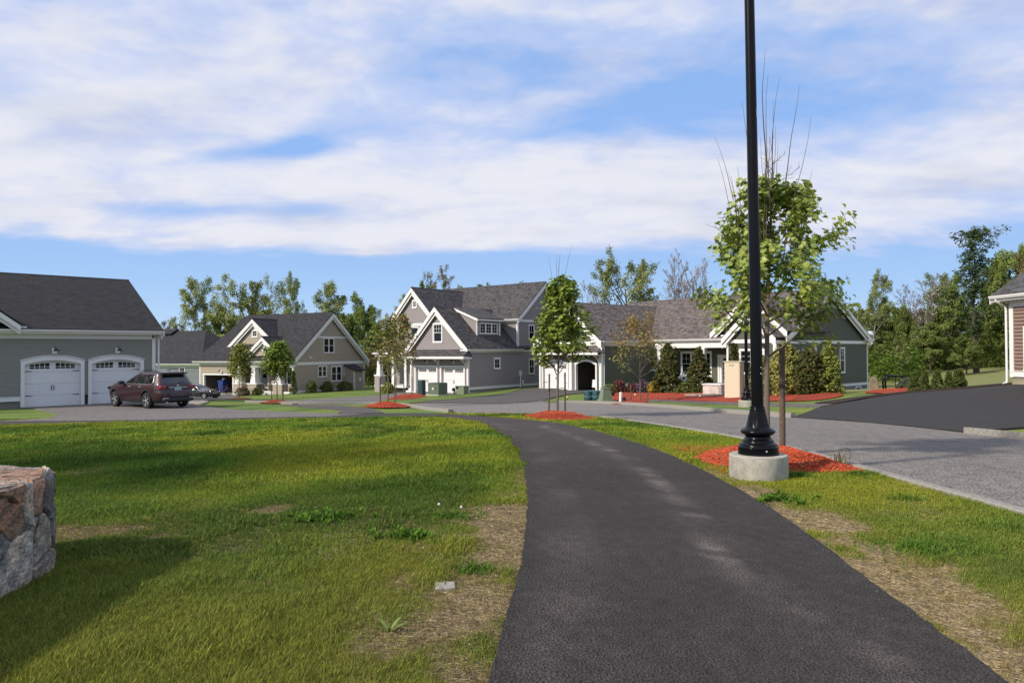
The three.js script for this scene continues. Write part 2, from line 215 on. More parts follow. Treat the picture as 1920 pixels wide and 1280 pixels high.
const beds = {
  near: [[2.68, 10.5], [3.0, 11.2], [3.5, 11.8], [4.1, 12.2], [4.52, 12.2], [4.62, 11.2], [4.72, 9.75], [4.62, 9.35], [4.21, 9.3], [3.74, 9.26], [3.2, 9.5], [2.8, 9.95]],
  a: [[0.35, 22.3], [0.5, 23.7], [1.0, 24.6], [1.75, 24.2], [2.35, 23.4], [2.6, 22.3], [2.3, 21.3], [1.5, 20.9], [0.8, 21.2]],
  b: [[-6.9, 33.4], [-6.9, 35.4], [-6.1, 35.9], [-5.3, 34.6], [-4.8, 33.0], [-4.75, 31.6], [-5.4, 30.9], [-6.3, 31.7]],
  c: [[-7.25, 42.4], [-8.2, 50], [-7.6, 54.2], [-6.7, 53.8], [-6.2, 49], [-6.3, 43.6]],
  tan_a: [[-21.4, 54], [-23, 58.6], [-22.2, 59.2], [-20.6, 56], [-19.6, 52], [-20.3, 51]],
  tan_b: [[-13.4, 37.6], [-13.2, 39.0], [-12.4, 38.9], [-11.7, 37.7], [-11.9, 36.6], [-12.8, 36.6]],
  green: [[4.77, 34.85], [6.2, 38.4], [5.9, 41.6], [5.6, 48], [6.6, 52.6], [8.2, 54], [11.5, 53.5], [13.6, 52.4], [14.6, 48], [14.9, 42], [16.2, 39.4], [16.4, 36.4], [15.6, 33.4], [14.2, 31.4], [13.1, 31.2], [12.2, 33.9], [11.2, 34.2], [9.9, 37.2], [8.2, 40.6], [7.4, 39], [6.9, 36.4], [5.8, 34.5]],
  right: [[17.1, 34.2], [18.6, 34.4], [19, 33], [17.6, 30.4], [16.4, 29.3], [15.9, 29.2], [15.9, 30.6]],
};
const hard = ['path', 'drive', 'road', 'green_drive', 'black_drive', 'sidewalk', 'spur', 'tan_drive', 'pale_walk', 'pad'];
for (const o of [...Object.values(P), ...Object.values(beds)]) { o.x0 = Math.min(...o.map(p => p[0])); o.x1 = Math.max(...o.map(p => p[0])); o.y0 = Math.min(...o.map(p => p[1])); o.y1 = Math.max(...o.map(p => p[1])); }
const within = (o, x, d, m = 0) => x > o.x0 - m && x < o.x1 + m && d > o.y0 - m && d < o.y1 + m && (inPoly(o, x, d) || (m > 0 && distPoly(o, x, d, true) < m));
function isTurf(x, d) { if (within(P.island, x, d)) return !within(beds.c, x, d); for (const k of hard) if (within(P[k], x, d)) return false; for (const k in beds) if (within(beds[k], x, d)) return false; return true; }

// colour of the turf (linear): lush, yellowed, straw and bare soil, by noise and by how near the path is
function dryness(x, d) {
  const n = fbm(x * 0.55, d * 0.55, 3.1, 4), n2 = fbm(x * 2.3, d * 2.3, 8.4, 3); let k = 0;
  if (d < 26 && Math.abs(x) < 12) {
    const dl = distPoly(pathL, x, d), dr = distPoly(pathR, x, d);
    const near = 1 - sstep(6, 11, d);
    k = Math.max((1 - sstep(0.05, 1.3 * near + 0.12, dl)) * (0.3 + 0.6 * near), (1 - sstep(0.06, 0.95 * near + 0.1, dr)) * (0.45 + 0.7 * near));
    k = k * (0.68 + 1.7 * n + 1.5 * n2);
    k += 0.55 * sstep(0.18, 0.42, n + 0.35 * n2) * (1 - sstep(8, 14, d)) * (x < 0 ? 1 : 0.9);
  }
  return clamp(k);
}
function turfColor(x, d) {
  const n = fbm(x * 0.22, d * 0.32, 0.7, 3), n1 = fbm(x * 0.9 + 3, d * 1.3, 5.2, 3), n2 = fbm(x * 3.1, d * 3.1, 2.2, 3), k = dryness(x, d);
  const nb = fbm(x * 0.42 + 7, d * 0.36 + 2, 12.3, 2); let y = clamp(0.44 + 0.9 * n + 1.1 * nb + 0.5 * n1 + 0.25 * n2);                   // how yellow
  if (x > 2.4 && d < 14) y = clamp(y + 0.08); if (d > 26) y = clamp(y * 0.75 - 0.05);
  const far = sstep(26, 45, d); y = lerp(y, 0.4 + 0.3 * n, far);
  const meadow = x > 17 && d > 27 ? sstep(27, 33, d) : 0;
  let c = [lerp(0.090, 0.235, y), lerp(0.180, 0.255, y), lerp(0.022, 0.026, y)];
  const lushK = 1 - 0.32 * sstep(0.02, 0.3, -nb - 0.25 * n1); c = c.map(v => v * lushK);
  if (d < 10) { const q = 0.38 * (1 - sstep(4, 10, d)); c = [lerp(c[0], 0.15, q), lerp(c[1], 0.14, q), lerp(c[2], 0.05, q)]; }
  if (meadow) { const m = [0.21 + 0.06 * n1, 0.22 + 0.04 * n1, 0.06]; c = c.map((v, i) => lerp(v, m[i], meadow)); }
  const s = sstep(0.25, 0.8, k), straw = [0.27, 0.205, 0.10], soil = [0.18, 0.13, 0.085], e = sstep(0.1, 0.4, n2 + 0.3 * n1);
  return c.map((v, i) => lerp(v, lerp(straw[i], soil[i], e), s * 0.9));
}
const turfTex = canvasTex(1024, 1024, (u, v) => { const a = tnoise(u, v, 60, 1), b = tnoise(u, v, 170, 5), c = tnoise(u, v, 14, 9); const k = 0.74 + 0.22 * a + 0.22 * b + 0.12 * c; return [k * (1 + 0.1 * c), k, k * 0.95]; }, false);
M.turf = std([1.25, 1.25, 1.25], 1, { vertexColors: true, map: rep(turfTex, 0.45), bumpMap: rep(turfTex, 0.45), bumpScale: 0.03 });
{
  const axis = (lo, hi, mid, step, grow, cap, lim) => { const f = (s, end) => { const a = []; let x = mid + s * step / 2, h = step; while (s * x < s * end) { a.push(x); const far = Math.abs(x - mid); if (far > lim) h = Math.min(h * grow, far < 95 ? cap : 60); x += s * h; } a.push(end); return a; }; return [...f(-1, lo).reverse(), ...f(1, hi)]; };
  const xs = axis(-900, 900, 0, 0.17, 1.05, 1.1, 7), ds = axis(-260, 1200, 6, 0.17, 1.05, 1.0, 7);
  const pos = [], col = [], uv = [], idx = [];
  ds.forEach((d, j) => xs.forEach((x, i) => { pos.push(x, height(x, d), -d); const c = turfColor(x, d); col.push(...c); uv.push(x, d); if (i && j) { const a = j * xs.length + i, b = a - xs.length; idx.push(b - 1, b, a, b - 1, a, a - 1); } }));
  const g = new THREE.BufferGeometry(); g.setAttribute('position', new THREE.Float32BufferAttribute(pos, 3)); g.setAttribute('color', new THREE.Float32BufferAttribute(col, 3)); g.setAttribute('uv', new THREE.Float32BufferAttribute(uv, 2)); g.setIndex(idx); g.computeVertexNormals();
  const m = new THREE.Mesh(g, M.turf); m.name = 'ground'; m.receiveShadow = true; scene.add(m); tag(m, 'green and yellowing lawn rolling down between the houses', null, null, 'structure');
}

// a sheet draped over the terrain inside an outline; cell: size of its faces; tone(x, d) -> linear colour
function clip(poly, axis, lim, keepAbove) { const out = []; for (let i = 0; i < poly.length; i++) { const a = poly[i], b = poly[(i + 1) % poly.length], ia = keepAbove ? a[axis] >= lim : a[axis] <= lim, ib = keepAbove ? b[axis] >= lim : b[axis] <= lim; if (ia) out.push(a); if (ia !== ib) { const t = (lim - a[axis]) / (b[axis] - a[axis]), c = [lerp(a[0], b[0], t), lerp(a[1], b[1], t)]; c[axis] = lim; out.push(c); } } return out; }
function drape(poly, cell, lift, tone, skirt = true) {
  const pos = [], col = [], uv = [], add = (x, d, l) => { pos.push(x, height(x, d) + (typeof l === 'function' ? l(x, d) : l), -d); col.push(...tone(x, d)); uv.push(x, d); };
  const x0 = Math.floor(Math.min(...poly.map(p => p[0])) / cell), x1 = Math.ceil(Math.max(...poly.map(p => p[0])) / cell), y0 = Math.floor(Math.min(...poly.map(p => p[1])) / cell), y1 = Math.ceil(Math.max(...poly.map(p => p[1])) / cell);
  for (let i = x0; i < x1; i++) {
    const strip = clip(clip(poly, 0, i * cell, true), 0, (i + 1) * cell, false); if (strip.length < 3) continue;
    for (let j = y0; j < y1; j++) {
      let c = clip(clip(strip, 1, j * cell, true), 1, (j + 1) * cell, false);
      c = c.filter((p, k) => { const q = c[(k + 1) % c.length]; return Math.hypot(p[0] - q[0], p[1] - q[1]) > 1e-5; }); if (c.length < 3) continue;
      const V = c.map(p => new THREE.Vector2(p[0], p[1])); if (THREE.ShapeUtils.isClockWise(V)) { V.reverse(); }
      for (const [a, b, d] of THREE.ShapeUtils.triangulateShape(V, [])) for (const k of [a, b, d]) add(V[k].x, V[k].y, lift);
    }
  }
  if (skirt) { const cw = THREE.ShapeUtils.isClockWise(poly.map(p => new THREE.Vector2(...p))), q = cw ? poly.slice().reverse() : poly; for (let i = 0; i < q.length; i++) { const a = q[i], b = q[(i + 1) % q.length]; add(a[0], a[1], -0.06); add(b[0], b[1], -0.06); add(b[0], b[1], lift); add(a[0], a[1], -0.06); add(b[0], b[1], lift); add(a[0], a[1], lift); } }
  let g = new THREE.BufferGeometry(); g.setAttribute('position', new THREE.Float32BufferAttribute(pos, 3)); g.setAttribute('color', new THREE.Float32BufferAttribute(col, 3)); g.setAttribute('uv', new THREE.Float32BufferAttribute(uv, 2));
  g = mergeVertices(g, 1e-4); g = toCreasedNormals(g, 0.9); return g;
}
function sheet(name, poly, cell, lift, tone, mat, label, kind = 'structure', category = null) { const m = new THREE.Mesh(drape(poly, cell, lift, tone), mat); m.name = name; m.receiveShadow = true; m.castShadow = true; scene.add(m); tag(m, label, category, null, kind); return m; }
const asphaltTex = canvasTex(1024, 1024, (u, v) => { const a = tnoise(u, v, 210, 3), b = tnoise(u, v, 120, 7), c = tnoise(u, v, 18, 2); let k = 0.56 + 0.9 * a * Math.abs(a) + 0.46 * b + 0.16 * c; if (a > 0.36 && b > 0.02) k += 0.5; return [k * 1.01, k, k * 0.99]; }, false);
M.asphalt = std([1.5, 1.5, 1.5], 0.95, { vertexColors: true, map: rep(asphaltTex, 0.55), bumpMap: rep(asphaltTex, 0.55), bumpScale: 0.02 });
M.asphaltFine = std([1.5, 1.5, 1.5], 0.93, { vertexColors: true, map: rep(asphaltTex, 0.3), bumpMap: rep(asphaltTex, 0.3), bumpScale: 0.006 });
// the path: dark asphalt, worn pale seam right of its middle, dusty margins
const seam = smooth([[1.95, 3.0], [1.78, 4.4], [1.62, 5.2], [1.66, 6.2], [1.75, 7.4], [1.72, 9.2], [1.52, 12], [1.15, 15], [0.7, 18]], 60);
function pathTone(x, d) {
  let k = 0.037 + 0.016 * fbm(x * 0.9, d * 0.6, 2.2, 4) + 0.016 * fbm(x * 5, d * 4, 7.7, 3);
  k += 0.030 * sstep(8, 19, d);
  if (d < 20) { const s = distPoly(seam, x + 0.10 * fbm(x * 3, d * 2.2, 4.4, 3), d); k += 0.15 * Math.exp(-((s / 0.05) ** 2)) * sstep(-0.2, 0.4, fbm(x * 7, d * 4, 1.1, 4) + 0.1) + 0.03 * Math.exp(-((s / 0.22) ** 2)) * sstep(-0.4, 0.3, fbm(x * 2, d * 1.5, 8.1, 3)); }
  const e = distPoly(pathL, x, d); k += 0.034 * Math.exp(-(((e - 0.36) / 0.2) ** 2)) * sstep(-0.2, 0.3, fbm(x * 3, d * 1.5, 6.6, 2)); k -= 0.008 * (1 - sstep(0, 0.15, e));
  return [k * 1.2, k * 0.98, k * 0.84];
}
{ // a slightly crumbled edge
  const r = rng(12), rough = (line, s) => line.map(([x, d], i) => [x + s * (0.018 * fbm(x * 9, d * 9, 1.5, 3)), d]);
  const fine = l => smooth(l, 420); const poly = [...rough(fine(pathL), 2), ...rough(fine(pathR), 2).reverse()];
  sheet('path', poly, 0.16, 0.028, pathTone, M.asphalt, 'dark asphalt footpath curving left through the lawn');
}
const tyre = [smooth([[4.8, 15.5], [6.2, 15.2], [7.6, 14.0], [8.6, 12.5], [9.6, 9.5]], 40), smooth([[5.2, 17.5], [6.6, 17.6], [7.4, 17.1], [7.2, 16.4], [6.2, 16.2]], 40), smooth([[4.4, 19.5], [5.6, 20.6], [7.4, 19.5]], 30), smooth([[6.4, 9.5], [7.2, 11.5], [8.8, 12.8]], 30), smooth([[2.6, 27], [4.5, 26.4], [6.2, 24.5]], 30), smooth([[6.5, 13.2], [8, 11.6], [9.2, 9]], 30)];
function roadTone(x, d) {
  let k = 0.185 + 0.03 * fbm(x * 0.35, d * 0.35, 3.3, 3) + 0.012 * fbm(x * 2, d * 2, 1.3, 2);
  if (d < 29 && d > 5) for (const t of tyre) { const s = distPoly(t, x, d); if (s < 0.6) k -= 0.06 * Math.exp(-((s / 0.16) ** 2)) * sstep(-0.3, 0.35, fbm(x * 1.7, d * 1.7, 9.1, 2) + 0.1); }
  k = lerp(k, k * 1.12, sstep(22, 30, d)); if (d > 38) k = lerp(k, 0.14, 0.7);
  return [k * 1.08, k * 0.965, k * 0.85];
}
sheet('road', P.road, 0.5, (x, d) => 0.015 + 0.025 * sstep(8, 30, d), roadTone, M.asphaltFine, 'pale grey asphalt road bending left past the houses');
const driveTone = (base, wob) => (x, d) => { const k = base * (1 + wob * fbm(x * 0.5, d * 0.5, 1.9, 3) + 0.6 * wob * fbm(x * 2.4, d * 2.4, 6.9, 2)); return [k * 1.1, k * 0.97, k * 0.86]; };
sheet('driveway', P.drive, 0.5, 0.036, driveTone(0.16, 0.2), M.asphaltFine, 'grey asphalt driveway where the dark red car stands');
sheet('driveway_1', P.green_drive, 0.6, 0.066, driveTone(0.085, 0.2), M.asphaltFine, 'dark asphalt driveway between the mauve and the green house');
sheet('driveway_2', P.black_drive, 0.4, 0.05, driveTone(0.025, 0.14), M.asphaltFine, 'fresh black asphalt driveway rising to the brown house');
sheet('driveway_3', P.tan_drive, 0.8, 0.06, driveTone(0.12, 0.2), M.asphaltFine, 'asphalt driveway to the open garage of the tan house');
sheet('sidewalk', P.sidewalk, 0.5, 0.055, driveTone(0.12, 0.2), M.asphaltFine, 'narrow grey sidewalk behind the far kerb');
sheet('sidewalk_1', P.spur, 0.5, 0.05, driveTone(0.085, 0.2), M.asphaltFine, 'dark asphalt walk crossing the grass island');
M.paving = std([1, 1, 1], 0.92, { vertexColors: true, map: rep(concTex, 0.8) });
sheet('concrete_walk', P.pale_walk, 0.5, 0.06, driveTone(0.36, 0.1), M.paving, 'pale concrete walk in front of the tan house lawn');
sheet('concrete_pad', P.pad, 0.5, 0.07, driveTone(0.42, 0.1), M.paving, 'pale concrete strip beside the dark red car');
{ // turf island with its bed, set on the asphalt
  sheet('grass_island', P.island, 0.5, 0.085, turfColor, M.turf, 'grass island with transformers in front of the mauve house');
}
// kerbs swept along outlines
function sweep(line, prof, lift, taper = 0) { // prof: [across, height] pairs, line: [x, d]
  const t = new Tri(), n = line.length, rows = line.map(([x, d], i) => { const hk = taper ? clamp(Math.hypot(x - line[n - 1][0], d - line[n - 1][1]) / taper, 0.08, 1) : 1, a = line[Math.max(0, i - 1)], b = line[Math.min(n - 1, i + 1)], tx = b[0] - a[0], td = b[1] - a[1], l = Math.hypot(tx, td) || 1, h = height(x, d) + lift; return prof.map(([s, y]) => [x + td / l * s, h + (y > 0 ? y * hk : y), -(d - tx / l * s)]); });
  for (let i = 1; i < n; i++) for (let k = 1; k < prof.length; k++) t.quad(rows[i - 1][k - 1], rows[i][k - 1], rows[i][k], rows[i - 1][k]);
  for (const R of [rows[0], rows[n - 1]]) for (let k = 1; k < prof.length - 1; k++) t.tri(R[0], R[k], R[k + 1]);
  return t.geo;
}
M.kerb = std([0.40, 0.385, 0.36], 0.92, { map: rep(concTex, 1), side: THREE.DoubleSide });
function kerb(line, prof, lift, label, len, taper = 0, name = 'kerb') { // one thing of separate kerb stones
  const k = thing(name, label, 'kerb', [0, 0, 0], 0, null, 'structure'); k.userData.category = undefined; delete k.userData.category;
  let acc = [line[0]], run = 0; const r = rng(3);
  const flush = () => { if (acc.length > 1) part('kerb_stone', sweep(acc, prof, lift + (r() - 0.5) * 0.006, 0), M.kerb, k); };
  for (let i = 1; i < line.length; i++) { const a = line[i - 1], b = line[i]; run += Math.hypot(a[0] - b[0], a[1] - b[1]); acc.push(b); if (run > len) { flush(); acc = [[lerp(a[0], b[0], 0.985), lerp(a[1], b[1], 0.985)].map((v, q) => lerp(v, b[q], 0.9))]; run = 0; } }
  flush(); return k;
}
const box2 = (w, h) => [[-w / 2, -0.05], [-w / 2, h - 0.015], [-w / 2 + 0.015, h], [w / 2 - 0.015, h], [w / 2, h - 0.015], [w / 2, -0.05]];
kerb(smooth([[5.25, 0], [5.0, 6.9], [4.82, 8.65], [4.73, 9.73], [4.52, 13.11], [4.2, 16.49], [3.6, 20.38], [2.9, 22.85]], 80), box2(0.14, 0.055), 0, 'low pale kerb along the near side of the road', 2.4);
kerb(smooth([[8.95, 22.5], [8.15, 24.8], [6.99, 29.1], [6.0, 33.25], [4.66, 36.5], [3.4, 37.5], [2.4, 37.9]], 60), [[-0.14, -0.05], [-0.11, 0.02], [0.02, 0.145], [0.15, 0.15], [0.16, -0.05]].map(([a, b]) => [-a, b]), 0.03, 'sloping grey kerb along the far side of the road', 3);
kerb(smooth([[11.4, 0], [10.7, 8], [10.05, 13.0], [9.8, 15.2]], 40), [[-0.14, -0.05], [-0.11, 0.02], [0.02, 0.145], [0.15, 0.15], [0.16, -0.05]].map(([a, b]) => [-a, b]), 0.0, 'sloping kerb at the corner of the black driveway', 3);
kerb(smooth([[-2.3, 26.5], [-3.4, 29.0], [-4.85, 33.4], [-5.85, 35.85], [-7.25, 36.75], [-11.0, 36.6], [-14.3, 38.1]], 50), box2(0.2, 0.09), 0.03, 'pale kerb round the grass tip with the red bed', 3);
// ------------------------------------------------------------------ house building kit
// a wall is a frame: x along it (to the right seen from outside), y up, z outwards
const front = (x, z) => new THREE.Matrix4().makeTranslation(x, 0, z);
const sideR = (x, z) => new THREE.Matrix4().makeRotationY(Math.PI / 2).setPosition(x, 0, z);      // faces +x, runs back
const sideL = (x, z) => new THREE.Matrix4().makeRotationY(-Math.PI / 2).setPosition(x, 0, z);     // faces -x, runs forward
const put = (W, ...g) => g.flat(Infinity).map(q => q.applyMatrix4(W));
// lapped boards filling a convex outline, leaving rectangles open [x0, x1, y0, y1]
function boards(W, poly, open = [], e = 0.127) {
  const t = new Tri(), ys = poly.map(p => p[1]), y0 = Math.min(...ys), y1 = Math.max(...ys);
  const span = y => { const q = []; for (let i = 0; i < poly.length; i++) { const a = poly[i], b = poly[(i + 1) % poly.length]; if ((a[1] <= y && b[1] >= y) || (a[1] >= y && b[1] <= y)) { if (Math.abs(a[1] - b[1]) < 1e-9) q.push(a[0], b[0]); else q.push(a[0] + (b[0] - a[0]) * (y - a[1]) / (b[1] - a[1])); } } return [Math.min(...q), Math.max(...q)]; };
  for (let y = y0; y < y1 - 0.01; y += e) {
    const yt = Math.min(y + e, y1), lo = span(y + 1e-4), hi = span(yt - 1e-4), ym = (y + yt) / 2; if (!isFinite(lo[0]) || !isFinite(hi[0])) continue;
    let segs = [[lo[0], lo[1], hi[0], hi[1]]];
    for (const o of open) if (ym > o[2] && ym < o[3]) { const n = []; for (const s of segs) { if (o[1] <= s[0] || o[0] >= s[1]) { n.push(s); continue; } if (o[0] > s[0]) n.push([s[0], o[0], s[2], o[0]]); if (o[1] < s[1]) n.push([o[1], s[1], o[1], s[3]]); } segs = n; }
    for (const [a, b, c, d] of segs) {
      const f = 1 - 0.036 / e, yn = lerp(y, yt, f), c1 = lerp(a, c, f), d1 = lerp(b, d, f);        // face, then a shadow gap under the next board
      t.quad([a, y, 0.024], [b, y, 0.024], [d1, yn, 0.012], [c1, yn, 0.012], [a, y], [b, y], [d1, yn], [c1, yn]);
      t.quad([a, y, -0.022], [b, y, -0.022], [b, y, 0.024], [a, y, 0.024], [a, y], [b, y], [b, y], [a, y]);
      t.quad([c1, yn, 0.012], [d1, yn, 0.012], [d1, yn, -0.024], [c1, yn, -0.024]); t.quad([c1, yn, -0.024], [d1, yn, -0.024], [d, yt, -0.025], [c, yt, -0.025]);
    }
  }
  return t.geo.applyMatrix4(W);
}
function clap(h, W, poly, open, mat, e) { const m = part('siding', boards(W, poly, open, e), mat, h); m.userData.kind = 'stuff'; return m; }
// window: x, y = lower left corner of the glass opening; cols x rows of panes in the upper sash / whole
function win(h, W, x, y, w, ht, o = {}) {
  const g = new THREE.Group(); g.name = 'window'; g.applyMatrix4(W.clone().multiply(new THREE.Matrix4().makeTranslation(x, y, 0))); h.add(g);
  const c = o.casing ?? 0.09, units = o.units ?? 1, uw = w / units, z1 = 0.055;
  const fr = [box(-c, w + c, ht, ht + c * 1.15, -0.02, z1), box(-c, w + c, -c, 0, -0.02, z1 + 0.02), box(-c, 0, 0, ht, -0.02, z1), box(w, w + c, 0, ht, -0.02, z1)];
  for (let i = 1; i < units; i++) fr.push(box(i * uw - c * 0.55, i * uw + c * 0.55, 0, ht, -0.02, z1));
  part('frame', fr, M.trim, g);
  for (let i = 0; i < units; i++) {
    const a = i * uw + (i ? c * 0.55 : 0), b = (i + 1) * uw - (i < units - 1 ? c * 0.55 : 0), s = 0.035;
    const sash = [box(a, b, 0, s, 0, 0.03), box(a, b, ht - s, ht, 0, 0.03), box(a, a + s, s, ht - s, 0, 0.03), box(b - s, b, s, ht - s, 0, 0.03)];
    const split = o.split ?? 0; if (split) sash.push(box(a + s, b - s, ht * split - 0.022, ht * split + 0.022, 0, 0.034));
    part('sash', sash, M.trim, g);
    const [nx, ny] = o.grid ?? [0, 0], m = [], gy0 = split ? ht * split + 0.022 : s, gy1 = ht - s;
    for (let k = 1; k < nx; k++) { const xx = a + s + (b - a - 2 * s) * k / nx; m.push(box(xx - 0.011, xx + 0.011, gy0, gy1, 0.004, 0.026)); }
    for (let k = 1; k < ny; k++) { const yy = gy0 + (gy1 - gy0) * k / ny; for (let q = 0; q < Math.max(1, nx); q++) { const xa = a + s + (b - a - 2 * s) * q / Math.max(1, nx) + 0.011, xb = a + s + (b - a - 2 * s) * (q + 1) / Math.max(1, nx) - 0.011; m.push(box(xa, xb, yy - 0.011, yy + 0.011, 0.004, 0.026)); } }
    if (m.length) part('muntin', m, M.trim, g);
    if (split) { part('pane', box(a + s, b - s, s, ht * split - 0.022, 0.004, 0.012), M.glass, g); part('pane', box(a + s, b - s, ht * split + 0.022, ht - s, 0.002, 0.01), M.glass, g); }
    else part('pane', box(a + s, b - s, s, ht - s, 0.002, 0.01), M.glass, g);
  }
  return g;
}
const opn = (x, y, w, h) => [x - 0.05, x + w + 0.05, y - 0.05, y + h + 0.05];
// carriage style garage door set back in the wall; arch: rise of the head above the shoulders
function garageDoor(h, W, x0, x1, y0, y1, o = {}) {
  const g = new THREE.Group(); g.name = 'garage_door'; g.applyMatrix4(W); h.add(g);
  const w = x1 - x0, zb = -0.16, rise = o.rise ?? 0, top = y1 + rise, n = 4;
  for (let i = 0; i < n; i++) { const a = y0 + (top - y0) * i / n, b = y0 + (top - y0) * (i + 1) / n - 0.008; part('door_panel', i === n - 1 ? box(x0, x1, a, b, zb - 0.04, zb) : along(prism([[0, a], [0.025, a], [0.032, a + 0.012], [0.032, b - 0.012], [0.025, b], [0, b]], x0, x1), 0, 0, zb - 0.032), M.door, g); }
  part('door_back', box(x0, x1, y0, top, zb - 0.07, zb - 0.045), M.door, g);
  // two groups of four by two panes
  const pw = w * 0.36, ph = o.ph ?? 0.24, py = (o.py ?? y1 - 0.3);
  for (const c of [x0 + w * 0.27, x0 + w * 0.73]) {
    const fr = []; const a = c - pw / 2, cell = pw / 4, mid = (x0 + x1) / 2;
    for (let i = 0; i < 4; i++) for (let j = 0; j < 2; j++) {
      const xa = a + cell * i + 0.016, xb = a + cell * (i + 1) - 0.016, ya = py + ph * j / 2 + 0.012; let yb = py + ph * (j + 1) / 2 - 0.012;
      const lift = xx => rise ? -rise * 0.9 * Math.pow((xx - mid) / (w / 2), 2) * 1.0 : 0;
      const poly = j === 1 && rise ? [[xa, ya], [xb, ya], [xb, yb + 0.09 + lift(xb) * 0.8], [xa, yb + 0.09 + lift(xa) * 0.8]] : [[xa, ya], [xb, ya], [xb, yb], [xa, yb]];
      part('pane', prism(poly, zb + 0.001, zb + 0.006), M.glass, g);
    }
    void fr;
  }
  const hw = o.hinge ?? 0.3;
  for (const yy of [y0 + 0.57, y1 - 0.33]) for (const s of [0, 1]) part('hinge', prism([[0, -0.02], [hw * 0.75, -0.013], [hw, 0], [hw * 0.75, 0.013], [0, 0.02]].map(([a, b]) => [s ? x1 - 0.03 - a : x0 + 0.03 + a, yy + b]), zb, zb + 0.014), M.iron, g);
  for (const s of [-1, 1]) { const hx = (x0 + x1) / 2 + s * 0.05, hy = y0 + 0.95; part('handle', [pipe([[hx, hy - 0.12, zb], [hx, hy - 0.09, zb + 0.045], [hx, hy + 0.09, zb + 0.045], [hx, hy + 0.12, zb]], 0.014, 6, 10)], M.iron, g); }
  return g;
}
function jambs(h, W, x0, x1, y0, y1, mat = M.trim, deep = 0.17) { for (const g of [box(x0 - 0.03, x0, y0, y1, -deep, 0.015), box(x1, x1 + 0.03, y0, y1, -deep, 0.015)]) part('door_jamb', put(W, g), mat, h); }
// gable roof. axis 'x': ridge along x at z = c; axis 'z': ridge along z at x = c. a, b: its ends; hp, hm: half spans towards + and -
function gable(h, o, mat) {
  const { axis, c, a, b, ridge, hp, hm, eaveP, eaveM } = o, th = o.thick ?? 0.14, V = axis === 'x' ? (l, s, y) => [l, y, c + s] : (l, s, y) => [c + s, y, l], slabs = [];
  if (hp) slabs.push(slab([V(a, 0, ridge), V(b, 0, ridge), V(o.b2 ?? b, hp, eaveP), V(o.a2 ?? a, hp, eaveP)], th));
  if (hm) slabs.push(slab([V(a, 0, ridge), V(b, 0, ridge), V(o.b2 ?? b, -hm, eaveM), V(o.a2 ?? a, -hm, eaveM)], th));
  const r = part('roof', slabs, mat, h);
  const cap = axis === 'x' ? [prism([[c - 0.12, ridge - 0.12 * (ridge - (eaveP ?? eaveM)) / (hp || hm) + 0.012], [c + 0.12, ridge - 0.12 * (ridge - (eaveP ?? eaveM)) / (hp || hm) + 0.012], [c, ridge + 0.03]], a, b)].map(g => along(g)) : [prism([[c - 0.12, ridge - 0.12 * (ridge - (eaveP ?? eaveM)) / (hp || hm) + 0.012], [c + 0.12, ridge - 0.12 * (ridge - (eaveP ?? eaveM)) / (hp || hm) + 0.012], [c, ridge + 0.03]], a, b)];
  part('ridge_cap', cap, mat, r);
  return r;
}
// white boards under the slope at a gable end. V maps (s, y, out) to the house; two stepped boards
function rake(h, V, half, ridge, eave, o = {}) {
  const g = [], w = o.w ?? 0.24, w2 = o.w2 ?? 0.2, dn = 0.15;
  for (const s of [-1, 1]) {
    const H = Array.isArray(half) ? half[s < 0 ? 0 : 1] : half, E = Array.isArray(eave) ? eave[s < 0 ? 0 : 1] : eave; if (!H) continue;
    const mk = (off, ww, z0, z1) => { const t = new Tri(), k = Math.hypot(1, (ridge - E) / H), A = [0, ridge - dn * 0.2 - off * k], B = [s * H, E - dn * 0.2 - off * k], C = [s * H, E - dn * 0.2 - (off + ww) * k], D = [0, ridge - dn * 0.2 - (off + ww) * k]; const P8 = [A, B, C, D].map(p => [V(...p, z0), V(...p, z1)]); const f = s > 0 ? 1 : 0, bk = 1 - f; void bk;
      t.quad(P8[0][1], P8[3][1], P8[2][1], P8[1][1]); t.quad(P8[0][0], P8[1][0], P8[2][0], P8[3][0]); for (let i = 0; i < 4; i++) { const j = (i + 1) % 4; t.quad(P8[i][0], P8[i][1], P8[j][1], P8[j][0]); } void f; return t.geo; };
    g.push(mk(0, w, 0, 0.05)); if (w2) g.push(mk(w * 0.9, w2, o.back ?? -0.1, (o.back ?? -0.1) + 0.035));
  }
  return part('rake_board', g, o.mat ?? M.trim, h);
}
